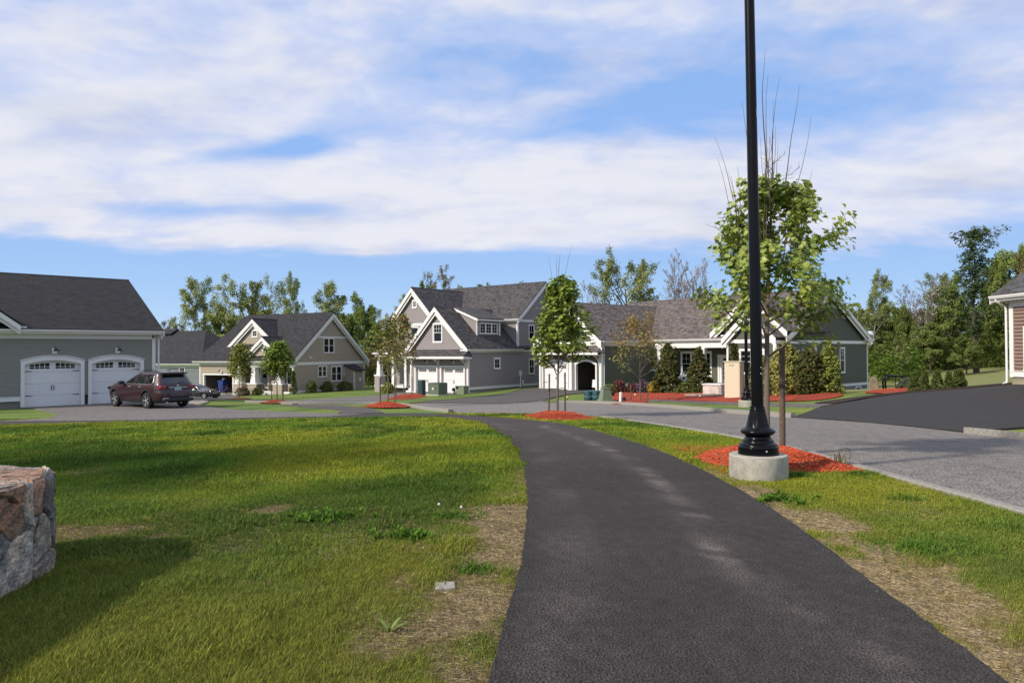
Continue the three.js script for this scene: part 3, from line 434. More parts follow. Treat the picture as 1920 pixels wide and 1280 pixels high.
// eave: gutter, fascia and frieze along a wall; out: how far the eave stands from the wall
function eaves(h, W, x0, x1, y, out, o = {}) {
  const gt = along(prism([[0, 0], [0.09, 0.01], [0.125, 0.08], [0.13, 0.125], [0.11, 0.125], [0.1, 0.03], [0.0, 0.03]], x0, x1), 0, y - 0.14, out);
  part('gutter', put(W, gt, box(x0, x1, y - 0.19, y - 0.02, out - 0.03, out)), M.gutter, h);
  part('soffit', put(W, box(x0, x1, y - 0.215, y - 0.19, 0.03, out - 0.001)), M.trim, h);
  if (o.frieze !== 0) part('frieze_board', put(W, box(o.fx0 ?? x0, o.fx1 ?? x1, y - 0.215 - (o.frieze ?? 0.24), y - 0.216, 0, 0.028)), M.trim, h);
}
function downspout(h, W, x, y0, y1, out, n = 'downspout') { const d = (a, b) => rod(a, b, 0.045, 0.045, 6); part(n, put(W, pipe([[x, y1, out + 0.06], [x, y1 - 0.12, out + 0.05], [x, y1 - 0.32, 0.11], [x, y1 - 0.45, 0.075]], 0.043, 6, 10), d([x, y1 - 0.44, 0.075], [x, y0 + 0.12, 0.075]), pipe([[x, y0 + 0.14, 0.075], [x, y0 + 0.07, 0.1], [x, y0 + 0.05, 0.24]], 0.043, 6, 6)), M.gutter, h); }
function wallLamp(h, W, x, y) { // goose-neck lamp on a pale backplate
  const g = new THREE.Group(); g.name = 'wall_lamp'; g.applyMatrix4(W.clone().multiply(new THREE.Matrix4().makeTranslation(x, y, 0))); h.add(g);
  part('backplate', [rbox(-0.11, 0.11, -0.15, 0.15, 0, 0.04, 0.01)], M.trim, g);
  part('arm', [pipe([[0, 0.03, 0.03], [0.0, 0.17, 0.1], [0.02, 0.2, 0.22], [0.03, 0.12, 0.28]], 0.016, 6, 10)], M.black, g);
  part('lamp_shade', [T(new THREE.LatheGeometry([[0.03, 0.09], [0.05, 0.06], [0.09, 0.0], [0.15, -0.05], [0.145, -0.05], [0.02, 0.05]].map(p => new THREE.Vector2(...p)), 12), 0.035, 0.03, 0.27)], M.black, g);
}
function bracket(h, W, x, y, out, drop) { // curved knee brace
  const o = []; for (let i = 0; i <= 8; i++) { const t = i / 8 * Math.PI / 2; o.push([out * (1 - Math.cos(t)) * 0.92 + 0.05, -drop * (1 - Math.sin(t)) * 0.92 - 0.05]); }
  const out1 = o.map(([a, b]) => [a, b]), poly = [[0, 0], [0, -drop], [0.08, -drop], ...out1, [out, -0.08], [out, 0]];
  part('bracket', put(W, along(prism([[0, 0], [0, -drop], [0.09, -drop], [0.09, -0.09], [out, -0.09], [out, 0]], -0.05, 0.05), x, y, 0), pipe([[0, -drop + 0.06, 0.05], [0, -drop * 0.55, out * 0.28], [0, -drop * 0.22, out * 0.62], [0, -0.05, out - 0.06]], 0.045, 6, 12).applyMatrix4(new THREE.Matrix4().makeTranslation(x, y, 0))), M.trim, h); void poly;
}
function footing(h, W, x0, x1, y0, y1, mat = M.foundation) { return part('foundation', put(W, box(x0, x1, y0, y1, -0.25, -0.015)), mat, h); }
const skirt = (h, W, x0, x1, y0, y1) => part('skirt_board', put(W, box(x0, x1, y0, y1, -0.02, 0.045), box(x0, x1, y1, y1 + 0.02, -0.02, 0.06)), M.trim, h);
const corner = (h, W, list) => list.forEach(([x, y0, y1, w]) => part('corner_board', put(W, box(x, x + (w ?? 0.13), y0, y1, -0.02, 0.034)), M.trim, h));
const D2R = Math.PI / 180;
// ------------------------------------------------------------------ the houses
{ // slate grey house with two arched garage doors, at the left
  const h = thing('house', 'slate grey clapboard house with two white arched garage doors under a black shingle roof', 'house', [-23.93, -1.0, -34.5], 43 * D2R);
  const S = siding([0.30, 0.295, 0.258]), R = roofMat([0.028, 0.027, 0.028], shA), W = front(0, 0), X1 = 6.08;
  const doors = [[0.17, 2.55], [3.06, 5.35]], ys = 2.1, rise = 0.2;
  clap(h, W, [[-9, 0.55], [X1, 0.55], [X1, 3.45], [-9, 3.45]], [[-0.0, 2.71, -1, 2.3], [2.9, 5.5, -1, 2.3], [0.3, 2.45, 2, 2.43], [3.2, 5.25, 2, 2.43]], S, 0.114);
  footing(h, W, -9, -0.01, -0.6, 0.34); skirt(h, W, -9, -0.01, 0.34, 0.54);
  footing(h, W, 5.66, X1, -0.6, 0.34); skirt(h, W, 5.66, X1 - 0.14, 0.34, 0.54);
  for (const [a, b] of doors) {
    const m = (a + b) / 2, wO = (b - a) / 2 + 0.17, wI = (b - a) / 2, arc = (w, y0, y1, n = 18) => Array.from({ length: n + 1 }, (_, i) => { const t = -1 + 2 * i / n; return [m + t * w, y0 + (y1 - y0) * (1 - t * t)]; });
    const outer = arc(wO, 2.27, 2.52), inner = arc(wI, ys, ys + rise).reverse();
    part('door_casing', [prism([[m - wO, -0.05], [m - wO, 2.27], ...outer.slice(1, -1), [m + wO, 2.27], [m + wO, -0.05], [m + wI, -0.05], ...inner, [m - wI, -0.05]], -0.02, 0.07, 0.008)], M.trim, h);
    part('keystone_cap', [prism([...arc(wO + 0.04, 2.275, 2.53), ...arc(wO + 0.04, 2.32, 2.575).reverse()], -0.02, 0.1)], M.trim, h);
    jambs(h, W, a, b, -0.05, ys); part('door_head', [prism([...arc(wI, ys, ys + rise), ...arc(wI, ys + 0.03, ys + rise + 0.03).reverse()], -0.17, 0.0)], M.trim, h);
    garageDoor(h, W, a, b, 0.0, ys, { rise, py: 1.88, ph: 0.22, hinge: 0.33 });
    wallLamp(h, W, m + 0.05, 2.78);
  }
  part('wall_backing', [box(-9, -0.01, 0.3, 3.5, -0.2, -0.03), box(5.51, X1, 0.0, 3.5, -0.2, -0.03), box(2.66, 2.95, -0.1, 2.45, -0.2, -0.03), box(-0.01, 5.51, 2.45, 3.5, -0.2, -0.03)], M.interior, h);
  corner(h, W, [[X1 - 0.14, 0.0, 3.45, 0.15]]);
  part('corner_board', put(sideR(X1, 0), box(0, 0.14, 0, 3.6, -0.02, 0.034)), M.trim, h);
  clap(h, sideR(X1, 0), [[0.1, 0.3], [12.9, 0.3], [12.9, 3.6], [6.5, 6.9], [0.1, 3.6]], [], S, 0.114);
  eaves(h, W, -9.2, X1 + 0.36, 3.84, 0.42, { fx0: -9, fx1: X1 - 0.14 });
  gable(h, { axis: 'x', c: -6.2, a: -12, b: X1 + 0.32, ridge: 7.12, hp: 6.72, hm: 7, eaveP: 3.86, eaveM: 3.86 }, R);
  rake(h, (s, y, o) => [X1 + 0.3 + o, y, -6.2 + s], 6.72, 7.0, 3.8, { w: 0.2, w2: 0.18 });
  downspout(h, front(X1 + 0.2, -0.1), 0, 0.1, 3.78, 0.4);
  part('roof_vent', [rbox(-0.25, 0.2, 3.86, 3.96, 0.2, 0.45, 0.02)], M.gutter, h);
  // cross gable whose foot shows at the frame's edge
  gable(h, { axis: 'z', c: -3.2, a: -5, b: 0.72, ridge: 6.5, hp: 3.1, hm: 3.1, eaveP: 4.1, eaveM: 4.1 }, R);
  rake(h, (s, y, o) => [-3.2 + s, y, 0.7 + o], 3.1, 6.4, 4.02, { w: 0.2, w2: 0.16 });
  clap(h, front(0, 0.45), [[-5.8, 4.1], [-0.6, 4.1], [-3.2, 6.1]], [], S, 0.114);
}
{ // small slate blue house seen between the two
  const h = thing('house', 'low slate blue house with a plain charcoal roof behind the dark red car', 'house', [-38.38, -3.69, -88], -25 * D2R);
  const S = siding([0.195, 0.221, 0.215]), R = roofMat([0.045, 0.044, 0.048], shA), W = front(0, 0);
  clap(h, W, [[-14, 0.4], [0, 0.4], [0, 3.45], [-14, 3.45]], [opn(-4.05, 2.8, 0.85, 0.7)], S, 0.15);
  footing(h, W, -14, 0, -0.8, 0.4); win(h, W, -4.05, 2.78, 0.85, 0.66, { grid: [2, 2] });
  part('wall_backing', [box(-14, 0, 0.3, 3.5, -0.2, -0.03)], M.interior, h);
  eaves(h, W, -14.2, 0.3, 3.98, 0.45, { frieze: 0.3 }); corner(h, W, [[-0.14, 0.3, 3.5]]);
  gable(h, { axis: 'x', c: -6, a: -20, b: -6.3, a2: -20, b2: 0.3, ridge: 8.35, hp: 6.5, hm: 6.5, eaveP: 4.0, eaveM: 4.0 }, R);
  part('roof', [slab([[-11.7, 8.68, -6], [-20, 8.68, -6], [-20, 8.0, -4.9], [-11.7, 8.0, -4.9]], 0.14), slab([[-11.7, 8.68, -6], [-20, 8.68, -6], [-20, 8.0, -7.1], [-11.7, 8.0, -7.1]], 0.14), slab([[-6.3, 8.35, -6], [0.3, 4.0, 0.5], [0.3, 4.0, -12.5]], 0.14)], R, h);
  clap(h, sideR(0, 0), [[0, 0.4], [12, 0.4], [12, 3.7], [0, 3.7]], [], S, 0.15);
}
{ // tan house with the craftsman porch
  const h = thing('house', 'tan clapboard house with stacked front gables, tapered porch columns and an open garage', 'house', [-21.59, -2.45, -70], -25 * D2R);
  const S = siding([0.455, 0.38, 0.29]), R = roofMat([0.05, 0.047, 0.049], shA), W = front(0, 0), WS = sideR(0, 0), D = 11.4;
  // garage front
  const gx0 = -12.15, gx1 = -8.1, gy = 1.75;
  clap(h, W, [[-12.85, 0], [-7.6, 0], [-7.6, 2.98], [-12.85, 2.98]], [[gx0 - 0.15, gx1 + 0.15, -1, gy + 0.14]], S, 0.15);
  part('door_casing', [box(gx0 - 0.17, gx0, -0.3, gy, -0.02, 0.06), box(gx1, gx1 + 0.17, -0.3, gy, -0.02, 0.06), box(gx0 - 0.2, gx1 + 0.2, gy, gy + 0.17, -0.02, 0.08)], M.trim, h);
  jambs(h, W, gx0, gx1, -0.3, gy);
  part('garage_interior', [box(gx0 - 0.6, gx0 - 0.5, -0.4, 2.9, -6.3, -0.15), box(gx1 + 0.5, gx1 + 0.6, -0.4, 2.9, -6.3, -0.15), box(gx0 - 0.6, gx1 + 0.6, -0.4, 2.9, -6.4, -6.3), box(gx0 - 0.6, gx1 + 0.6, 2.8, 2.9, -6.3, -0.15)], std([0.2, 0.18, 0.15], 0.9), h);
  part('garage_floor', [box(gx0 - 0.5, gx1 + 0.5, -0.45, -0.18, -6.3, 0.3)], M.concrete, h);
  part('wall_backing', [box(-12.85, gx0 - 0.05, 0, 3, -0.2, -0.03), box(gx1 + 0.05, -7.62, 0, 3, -0.2, -0.03), box(gx0 - 0.05, gx1 + 0.05, gy + 0.06, 3, -0.2, -0.03)], M.interior, h);
  corner(h, W, [[-12.87, -0.3, 3.0, 0.15], [-7.74, 0, 3.0, 0.14]]); wallLamp(h, W, -9.75, 2.15);
  clap(h, sideL(-12.85, -D), [[0, 0], [D, 0], [D, 3.0], [D / 2, 7.9], [0, 3.0]], [], S, 0.15);
  // porch: set back wall, door, window, deck, three tapered columns on clapboard piers
  const WP = front(0, -1.9);
  clap(h, WP, [[-7.6, 0.2], [-0.02, 0.2], [-0.02, 2.9], [-7.6, 2.9]], [opn(-6.1, 0.2, 1.0, 2.2), opn(-3.35, 0.75, 1.6, 1.7)], S, 0.15);
  clap(h, sideR(-7.6, 0), [[0, 0], [1.9, 0], [1.9, 2.9], [0, 2.9]], [], S, 0.15);
  { const d = new THREE.Group(); d.name = 'front_door'; d.position.set(-6.05, 0.24, -1.9); h.add(d); part('frame', [box(-0.12, 0, 0, 2.1, -0.02, 0.06), box(0.92, 1.04, 0, 2.1, -0.02, 0.06), box(-0.14, 1.06, 2.1, 2.25, -0.02, 0.07)], M.trim, d); part('door_leaf', [box(0, 0.92, 0, 2.1, -0.03, 0.02)], std([0.2, 0.26, 0.26], 0.5), d); part('pane', [box(0.2, 0.72, 1.2, 1.9, 0.021, 0.03)], M.glass, d); part('handle', [cyl(0.02, 0.02, 0.95, 1.1, 8, 0.83, 0.05)], M.iron, d); }
  win(h, WP, -3.3, 0.8, 1.5, 1.6, { units: 2, split: 0.5, casing: 0.12 });
  part('porch_deck', [box(-7.5, 0.35, 0.04, 0.2, -1.9, 0.32), box(-7.4, 0.3, -0.5, 0.03, 0.1, 0.28)], M.trim, h);
  part('porch_ceiling', [box(-7.6, 0, 2.9, 2.95, -1.9, 0.1)], M.trim, h);
  part('porch_beam', [box(-7.75, 0.1, 2.62, 3.0, -0.16, 0.12)], M.trim, h);
  for (const cx of [-7.0, -5.02, -1.68]) { const c = new THREE.Group(); c.name = 'porch_column'; c.position.set(cx, 0, 0.02); h.add(c);
    const tp = taper4(0.33, 0.33, 0.22, 0.22, 0.97, 2.63); part('shaft', [tp, box(-0.27, 0.27, 2.54, 2.64, -0.27, 0.27)], M.trim, c);
    part('pier_cap', [box(-0.66, 0.66, 0.87, 0.98, -0.48, 0.48)], M.trim, c);
    const pw = [front(-0.59, 0.42), sideR(0.59, 0.42), sideL(-0.59, -0.42)]; part('pier', [boards(pw[0], [[0, -0.35], [1.18, -0.35], [1.18, 0.87], [0, 0.87]], [], 0.15), boards(pw[1], [[0, -0.35], [0.84, -0.35], [0.84, 0.87], [0, 0.87]], [], 0.15), boards(pw[2], [[0, -0.35], [0.84, -0.35], [0.84, 0.87], [0, 0.87]], [], 0.15), box(-0.57, 0.57, -0.4, 0.86, -0.4, 0.4)], S, c); }
  for (let i = 0; i < 3; i++) part('step', [box(-7.1 - 0.06 * i, -5.7 + 0.02 * i, 0.04 - 0.18 * (i + 1), 0.04 - 0.18 * i, 0.3 + 0.3 * i, 0.62 + 0.3 * i)], M.trim, h);
  // right gable wall
  const up = [opn(4.5, 4.02, 1.6, 1.52), opn(3.62, 1.52, 1.28, 1.1), opn(5.72, 1.0, 1.62, 1.55), opn(7.83, 1.63, 0.6, 0.78)];
  clap(h, WS, [[0.1, 0.22], [D, 0.22], [D, 2.8], [0.1, 2.8]], up, S, 0.13); clap(h, WS, [[-0.3, 3.1], [D + 0.3, 3.1], [D + 0.3, 3.25], [D / 2, 8.1], [-0.3, 3.25]], up, S, 0.13);
  part('wall_backing', put(WS, box(0.1, D, 0, 3.2, -0.2, -0.03), prism([[0, 3.2], [D, 3.2], [D / 2, 7.9]], -0.2, -0.03)), M.interior, h);
  part('band_board', put(WS, box(-0.2, D + 0.1, 2.8, 3.09, -0.02, 0.05), box(2.6, D - 2.75, 5.56, 5.74, -0.02, 0.05)), M.trim, h);
  win(h, WS, 4.53, 4.05, 1.54, 1.46, { units: 2, split: 0.5 }); win(h, WS, 3.65, 1.55, 1.22, 1.04, { units: 2, split: 0.55 }); win(h, WS, 5.75, 1.04, 1.56, 1.48, { units: 2, split: 0.5 }); win(h, WS, 7.86, 1.66, 0.54, 0.72);
  footing(h, WS, 0, D, -0.7, 0.02); skirt(h, WS, 0.14, 8.2, 0.02, 0.22); corner(h, WS, [[0, -0.2, 2.8, 0.14], [D - 0.14, -0.2, 2.8, 0.14]]); corner(h, W, [[-0.16, -0.1, 3.0, 0.16]]);
  part('flood_light', put(WS, T(new THREE.CylinderGeometry(0.06, 0.1, 0.2, 8), 2.4, 3.5, 0.14, 0, 1.1), box(2.32, 2.48, 3.52, 3.68, 0, 0.05)), M.trim, h);
  { // side entry bump-out with its own shed roof
    const b = new THREE.Group(); b.name = 'side_entry'; h.add(b);
    part('wall', [boards(sideR(1.25, -7.95), [[0, -0.3], [1.55, -0.3], [1.55, 2.1], [0, 2.1]], [], 0.13), boards(front(0, -7.95), [[0, -0.3], [1.25, -0.3], [1.25, 2.1], [0, 2.55]], [], 0.13), box(0, 1.22, -0.5, 2.1, -9.48, -7.97)], S, b);
    part('trim', [box(1.2, 1.3, -0.35, 2.12, -8.03, -7.9), box(1.2, 1.3, -0.35, 2.12, -9.56, -9.45), box(1.2, 1.32, 2.02, 2.16, -9.56, -7.9)], M.trim, b); part('roof', [slab([[-0.02, 2.75, -9.75], [-0.02, 2.75, -7.75], [1.5, 2.12, -7.75], [1.5, 2.12, -9.75]], 0.1)], R, b); part('meter_box', [rbox(1.25, 1.4, 0.9, 1.3, -9.0, -8.75)], M.gutter, b);
  }
  // roofs
  eaves(h, W, -13.3, 0.32, 3.22, 0.5, { fx0: -12.85, fx1: 0.0 });
  gable(h, { axis: 'x', c: -5.7, a: -11.75, b: 0.34, a2: -13.25, b2: 0.34, ridge: 8.3, hp: 6.2, hm: 6.2, eaveP: 3.25, eaveM: 3.25 }, R);
  part('roof', [slab([[-11.75, 8.3, -5.7], [-13.25, 3.25, 0.5], [-13.25, 3.25, -11.9]], 0.14)], R, h);
  rake(h, (s, y, o) => [0.32 + o, y, -5.7 + s], 6.2, 8.2, 3.2, { w: 0.3, w2: 0.22 });
  downspout(h, WS, D - 0.05, -0.3, 3.0, 0.25);
  gable(h, { axis: 'z', c: -6.75, a: -6.2, b: -1.3, ridge: 7.66, hp: 4.15, hm: 4.15, eaveP: 4.3, eaveM: 4.3 }, R);
  rake(h, (s, y, o) => [-6.75 + s, y, -1.33 + o], 4.15, 7.6, 4.25, { w: 0.32, w2: 0.26, back: -0.1 });
  const WG = front(0, -1.65); clap(h, WG, [[-10.6, 4.35], [-2.9, 4.35], [-6.75, 7.45]], [opn(-6.98, 5.76, 0.6, 0.62)], S, 0.19); win(h, WG, -6.98, 5.78, 0.56, 0.56, { grid: [2, 2], casing: 0.13 });
  part('band_board', put(WG, box(-7.85, -5.65, 6.48, 6.68, -0.02, 0.04)), M.trim, h);
  gable(h, { axis: 'z', c: -3.75, a: -3.2, b: 0.4, ridge: 5.72, hp: 2.5, hm: 2.5, eaveP: 3.72, eaveM: 3.72 }, R);
  rake(h, (s, y, o) => [-3.75 + s, y, 0.38 + o], 2.5, 5.66, 3.68, { w: 0.3, w2: 0.24, back: -0.1 });
  const WH = front(0, 0.08); clap(h, WH, [[-5.9, 3.76], [-1.6, 3.76], [-3.75, 5.5]], [opn(-3.86, 3.9, 0.62, 0.6)], S, 0.19); win(h, WH, -3.84, 3.93, 0.58, 0.54, { grid: [2, 2], casing: 0.13 }); part('band_board', put(WH, box(-4.75, -2.75, 4.62, 4.8, -0.02, 0.04)), M.trim, h);
}
{ // mauve grey house with the two car garage facing left
  const h = thing('house', 'two storey mauve grey house with steep white edged gables, shed dormer and two garage doors', 'house', [-3.72, -1.95, -60], -38 * D2R);
  const S = siding([0.335, 0.297, 0.287]), R = roofMat([0.125, 0.112, 0.108], shB), W = front(0, 0), WS = sideR(0, 0), bl = 6.9;
  const doors = [[-6.27, -3.68], [-3.1, -0.48]], top = 2.2;
  clap(h, W, [[-7, 0], [0, 0], [0, 3.75], [-7, 3.75]], [[-6.45, -3.5, -1, 2.33], [-3.28, -0.3, -1, 2.33]], S, 0.16);
  clap(h, W, [[-7, 3.75], [0, 3.75], [-3.6, 7.25]], [opn(-4.03, 4.42, 1.0, 1.56)], S, 0.19);
  part('wall_backing', [box(-7, -6.3, 0, 4, -0.2, -0.03), box(-3.65, -3.13, 0, 4, -0.2, -0.03), box(-0.45, 0, 0, 4, -0.2, -0.03), box(-6.3, -0.45, top + 0.1, 4, -0.2, -0.03), prism([[-7, 4], [0, 4], [-3.6, 7.2]], -0.2, -0.03)], M.interior, h);
  for (const [a, b] of doors) { part('door_casing', [box(a - 0.17, a, -0.1, top, -0.02, 0.06), box(b, b + 0.14, -0.1, top, -0.02, 0.06), box(a - 0.2, b + 0.17, top, top + 0.16, -0.02, 0.075)], M.trim, h); jambs(h, W, a, b, -0.1, top); garageDoor(h, W, a, b, 0, top, { py: 1.77, ph: 0.25 }); wallLamp(h, W, (a + b) / 2 + 0.1, 2.72); }
  win(h, W, -4.0, 4.45, 0.94, 1.5, { split: 0.52, grid: [3, 2], casing: 0.12 });
  corner(h, W, [[-0.15, 0, 3.55, 0.17], [-7.0, 0, 3.55, 0.16]]);
  // canopy over the doors on brackets
  part('canopy_roof', [slab([[-6.85, 3.78, 0], [0.1, 3.78, 0], [0.1, 3.2, 1.1], [-6.85, 3.2, 1.1]], 0.09), slab([[0.1, 3.78, 0], [0.1, 3.2, 1.1], [0.5, 3.2, 1.1], [0.5, 3.12, 0.02]], 0.06)], R, h);
  part('canopy_fascia', [box(-6.9, 0.45, 2.95, 3.15, 1.04, 1.12), box(-6.85, 0.1, 2.92, 2.95, 0.03, 1.03), box(0.4, 0.46, 2.95, 3.15, 0.03, 1.03)], M.trim, h);
  for (const x of [-6.7, -3.38, -0.2]) bracket(h, W, x, 2.9, 0.75, 0.72);
  // right wall of the garage wing and of the main block
  clap(h, WS, [[0.12, 0.52], [bl, 0.52], [bl, 3.5], [0.12, 3.5]], [opn(3.48, 2.05, 0.72, 0.86)], S, 0.118);
  clap(h, WS, [[bl, 0.52], [15.1, 0.52], [15.1, 3.5], [bl, 3.5]], [opn(8.62, 1.43, 0.78, 1.38)], S, 0.118);
  clap(h, WS, [[bl, 3.74], [15.1, 3.74], [15.1, 6.3], [bl, 6.3]], [opn(8.64, 4.68, 0.78, 1.32)], S, 0.118);
  clap(h, WS, [[bl - 0.3, 6.5], [15.4, 6.5], [11, 10.05]], [], S, 0.118);
  part('band_board', put(WS, box(bl, 15.1, 3.51, 3.73, -0.02, 0.045), box(bl, 15.1, 6.3, 6.5, -0.02, 0.045)), M.trim, h);
  win(h, WS, 3.5, 2.08, 0.68, 0.8, { grid: [2, 2], casing: 0.12 }); win(h, WS, 8.64, 1.46, 0.74, 1.3, { split: 0.5, grid: [2, 0] }); win(h, WS, 8.66, 4.7, 0.74, 1.28, { split: 0.5, grid: [2, 0] });
  footing(h, WS, 0, 15.1, -0.5, 0.31); skirt(h, WS, 0.14, 15.1, 0.31, 0.51); corner(h, WS, [[0, 0.0, 3.5, 0.13], [bl, 3.74, 6.3, 0.15], [14.97, 0.5, 6.3, 0.13]]);
  part('wall_backing', put(WS, box(0, 15.1, 0.3, 3.7, -0.2, -0.03), box(bl, 15.1, 3.7, 6.5, -0.2, -0.03), prism([[bl, 6.5], [15.1, 6.5], [11, 10]], -0.2, -0.03)), M.interior, h);
  eaves(h, WS, -0.2, bl + 0.55, 3.78, 0.22, { frieze: 0.1 });
  part('utility_pipe', put(WS, rod([7.15, 0.1, 0.1], [7.15, 1.75, 0.1], 0.06, 0.06, 8), box(7.0, 7.3, 1.3, 1.75, 0.02, 0.16), rod([7.55, 0.5, 0.08], [7.55, 0.9, 0.08], 0.1, 0.1, 8)), M.gutter, h);
  const WF = front(0, -bl); // main block: front wall above the garage roof
  clap(h, WF, [[-16, 0], [-6.8, 0], [-6.8, 6.3], [-16, 6.3]], [], S, 0.16); clap(h, WF, [[-7, 3.2], [-0.02, 3.2], [-0.02, 6.3], [-7, 6.3]], [], S, 0.16); corner(h, WF, [[-0.14, 3.6, 6.3, 0.16]]);
  eaves(h, WF, -16.3, 0.34, 6.55, 0.4, { fx1: 0 });
  gable(h, { axis: 'x', c: -11, a: -16.3, b: 0.36, ridge: 10.28, hp: 4.52, hm: 4.52, eaveP: 6.58, eaveM: 6.58 }, R);
  rake(h, (s, y, o) => [0.34 + o, y, -11 + s], 4.52, 10.2, 6.52, { w: 0.26, w2: 0.2, back: -0.1 });
  gable(h, { axis: 'z', c: -3.6, a: -8.6, b: 0.36, ridge: 7.55, hp: 3.84, hm: 3.74, eaveP: 3.82, eaveM: 3.82 }, R);
  rake(h, (s, y, o) => [-3.6 + s, y, 0.34 + o], [3.74, 3.84], 7.5, [3.8, 3.8], { w: 0.3, w2: 0.24, back: -0.1 });
  part('eave_return', [box(-0.6, 0.27, 3.62, 3.73, 0.03, 0.36)], M.trim, h); part('return_roof', [slab([[-0.6, 3.74, 0.37], [0.28, 3.74, 0.37], [0.2, 3.92, 0.02], [-0.5, 3.92, 0.02]], 0.01)], R, h);
  { // shed dormer
    const d = new THREE.Group(); d.name = 'dormer'; h.add(d); const WD = sideR(-1.0, 0);
    part('siding', [boards(WD, [[2.3, 4.95], [5.5, 4.95], [5.5, 6.3], [2.3, 6.3]], [opn(2.6, 5.12, 2.6, 1.0)], 0.12), boards(front(0, -2.28), [[-3.4, 4.95], [-1.0, 4.95], [-1.0, 6.3], [-3.4, 7.3]], [], 0.16), boards(new THREE.Matrix4().makeRotationY(Math.PI).setPosition(-1.0, 0, -5.52), [[0, 4.95], [2.4, 4.95], [2.4, 7.3], [0, 6.3]], [], 0.16), box(-1.2, -1.03, 4.9, 6.3, -5.5, -2.3)], S, d);
    part('trim', put(WD, box(2.25, 2.42, 4.9, 6.28, -0.03, 0.04), box(5.38, 5.55, 4.9, 6.28, -0.03, 0.04), box(2.05, 5.75, 6.28, 6.46, -0.05, 0.28)), M.trim, d);
    part('roof', [slab([[-3.62, 7.62, -2.05], [-0.68, 6.5, -2.05], [-0.68, 6.5, -5.75], [-3.62, 7.62, -5.75]], 0.08)], R, d);
    part('rake_board', [slab([[-3.5, 7.5, -2.06], [-0.7, 6.43, -2.06], [-0.7, 6.2, -2.06], [-3.5, 7.27, -2.06]], 0.05, [0, 0, 1])], M.trim, d);
    for (let i = 0; i < 3; i++) win(h, WD, 2.72 + i * 0.83, 5.18, 0.7, 0.86, { grid: [2, 3], casing: 0.07 });
  }
  // tall front gable and porch at the left
  const zg = -3.24, WG = front(0, zg);
  clap(h, WG, [[-12.75, 0.3], [-7, 0.3], [-7, 6.05], [-12.75, 6.05]], [opn(-12.0, 4.55, 0.95, 1.4), opn(-10.2, 4.55, 0.95, 1.4)], S, 0.16); clap(h, WG, [[-12.75, 6.3], [-6.95, 6.3], [-9.85, 9.4]], [opn(-9.95, 7.85, 0.45, 0.62)], S, 0.19);
  part('wall_backing', put(WG, box(-12.75, -7, 0, 6.3, -0.2, -0.03), prism([[-12.75, 6.3], [-6.95, 6.3], [-9.85, 9.3]], -0.2, -0.03)), M.interior, h);
  part('band_board', put(WG, box(-12.75, -6.95, 6.05, 6.3, -0.02, 0.05)), M.trim, h); corner(h, WG, [[-12.77, 0.2, 6.05, 0.17]]);
  win(h, WG, -11.97, 4.6, 0.9, 1.3, { split: 0.5 }); win(h, WG, -10.17, 4.6, 0.9, 1.3, { split: 0.5 }); win(h, WG, -9.93, 7.88, 0.4, 0.56, { grid: [2, 3], casing: 0.12 });
  clap(h, sideL(-12.75, -7), [[0, 0.3], [3.76, 0.3], [3.76, 6.3], [0, 6.3]], [], S, 0.16); clap(h, sideR(-7.0, zg), [[0, 0.3], [3.6, 0.3], [3.6, 6.3], [0, 6.3]], [], S, 0.16);
  gable(h, { axis: 'z', c: -9.85, a: -10.6, b: zg + 0.36, ridge: 9.82, hp: 3.25, hm: 3.25, eaveP: 6.55, eaveM: 6.55 }, R);
  rake(h, (s, y, o) => [-9.85 + s, y, zg + 0.34 + o], 3.25, 9.76, 6.5, { w: 0.3, w2: 0.24, back: -0.1 });
  part('eave_return', [box(-13.15, -12.4, 6.3, 6.46, zg + 0.05, zg + 0.4)], M.trim, h);
  part('porch_roof', [slab([[-13.2, 4.2, zg], [-7.1, 4.2, zg], [-7.1, 3.5, -0.9], [-13.2, 3.5, -0.9]], 0.1)], R, h); part('porch_beam', [box(-13.1, -7.1, 3.12, 3.42, -1.35, -1.1), box(-13.25, -7.1, 3.36, 3.5, -1.0, -0.88), box(-13.0, -7.1, 3.1, 3.14, zg, -1.36)], M.trim, h);
  part('porch_deck', [box(-13, -8.6, 0.2, 0.42, zg, -0.95)], M.trim, h); part('porch_lattice', [box(-12.9, -8.8, -0.5, 0.19, zg, -1.15)], M.dark, h);
  for (const x of [-12.47, -10.5, -8.8]) { const c = new THREE.Group(); c.name = 'porch_column'; c.position.set(x, 0, -1.22); h.add(c); const tall = x < -12; const tp = tall ? taper4(0.24, 0.24, 0.17, 0.17, 1.38, 3.12) : taper4(0.16, 0.16, 0.15, 0.15, 0.42, 3.12); part('shaft', [tp], M.trim, c); if (tall) { part('pier', [box(-0.4, 0.4, -0.5, 1.25, -0.34, 0.34)], S, c); part('pier_cap', [box(-0.45, 0.45, 1.25, 1.38, -0.39, 0.39)], M.trim, c); } }
  for (let i = 0; i < 2; i++) part('step', [box(-8.55, -7.3, 0.2 - 0.2 * (i + 1), 0.2 - 0.2 * i, -1.6 + 0.3 * i, -1.2 + 0.3 * i)], M.trim, h);
  { const d = new THREE.Group(); d.name = 'front_door'; d.position.set(-8.3, 0.42, zg); h.add(d); part('frame', [box(-0.12, 0, 0, 2.1, -0.02, 0.06), box(0.92, 1.04, 0, 2.1, -0.02, 0.06), box(-0.14, 1.06, 2.1, 2.25, -0.02, 0.07)], M.trim, d); part('door_leaf', [box(0, 0.92, 0, 2.1, -0.03, 0.03)], std([0.07, 0.05, 0.05], 0.5), d); part('handle', [cyl(0.02, 0.02, 0.95, 1.1, 8, 0.83, 0.05)], M.iron, d); }
}
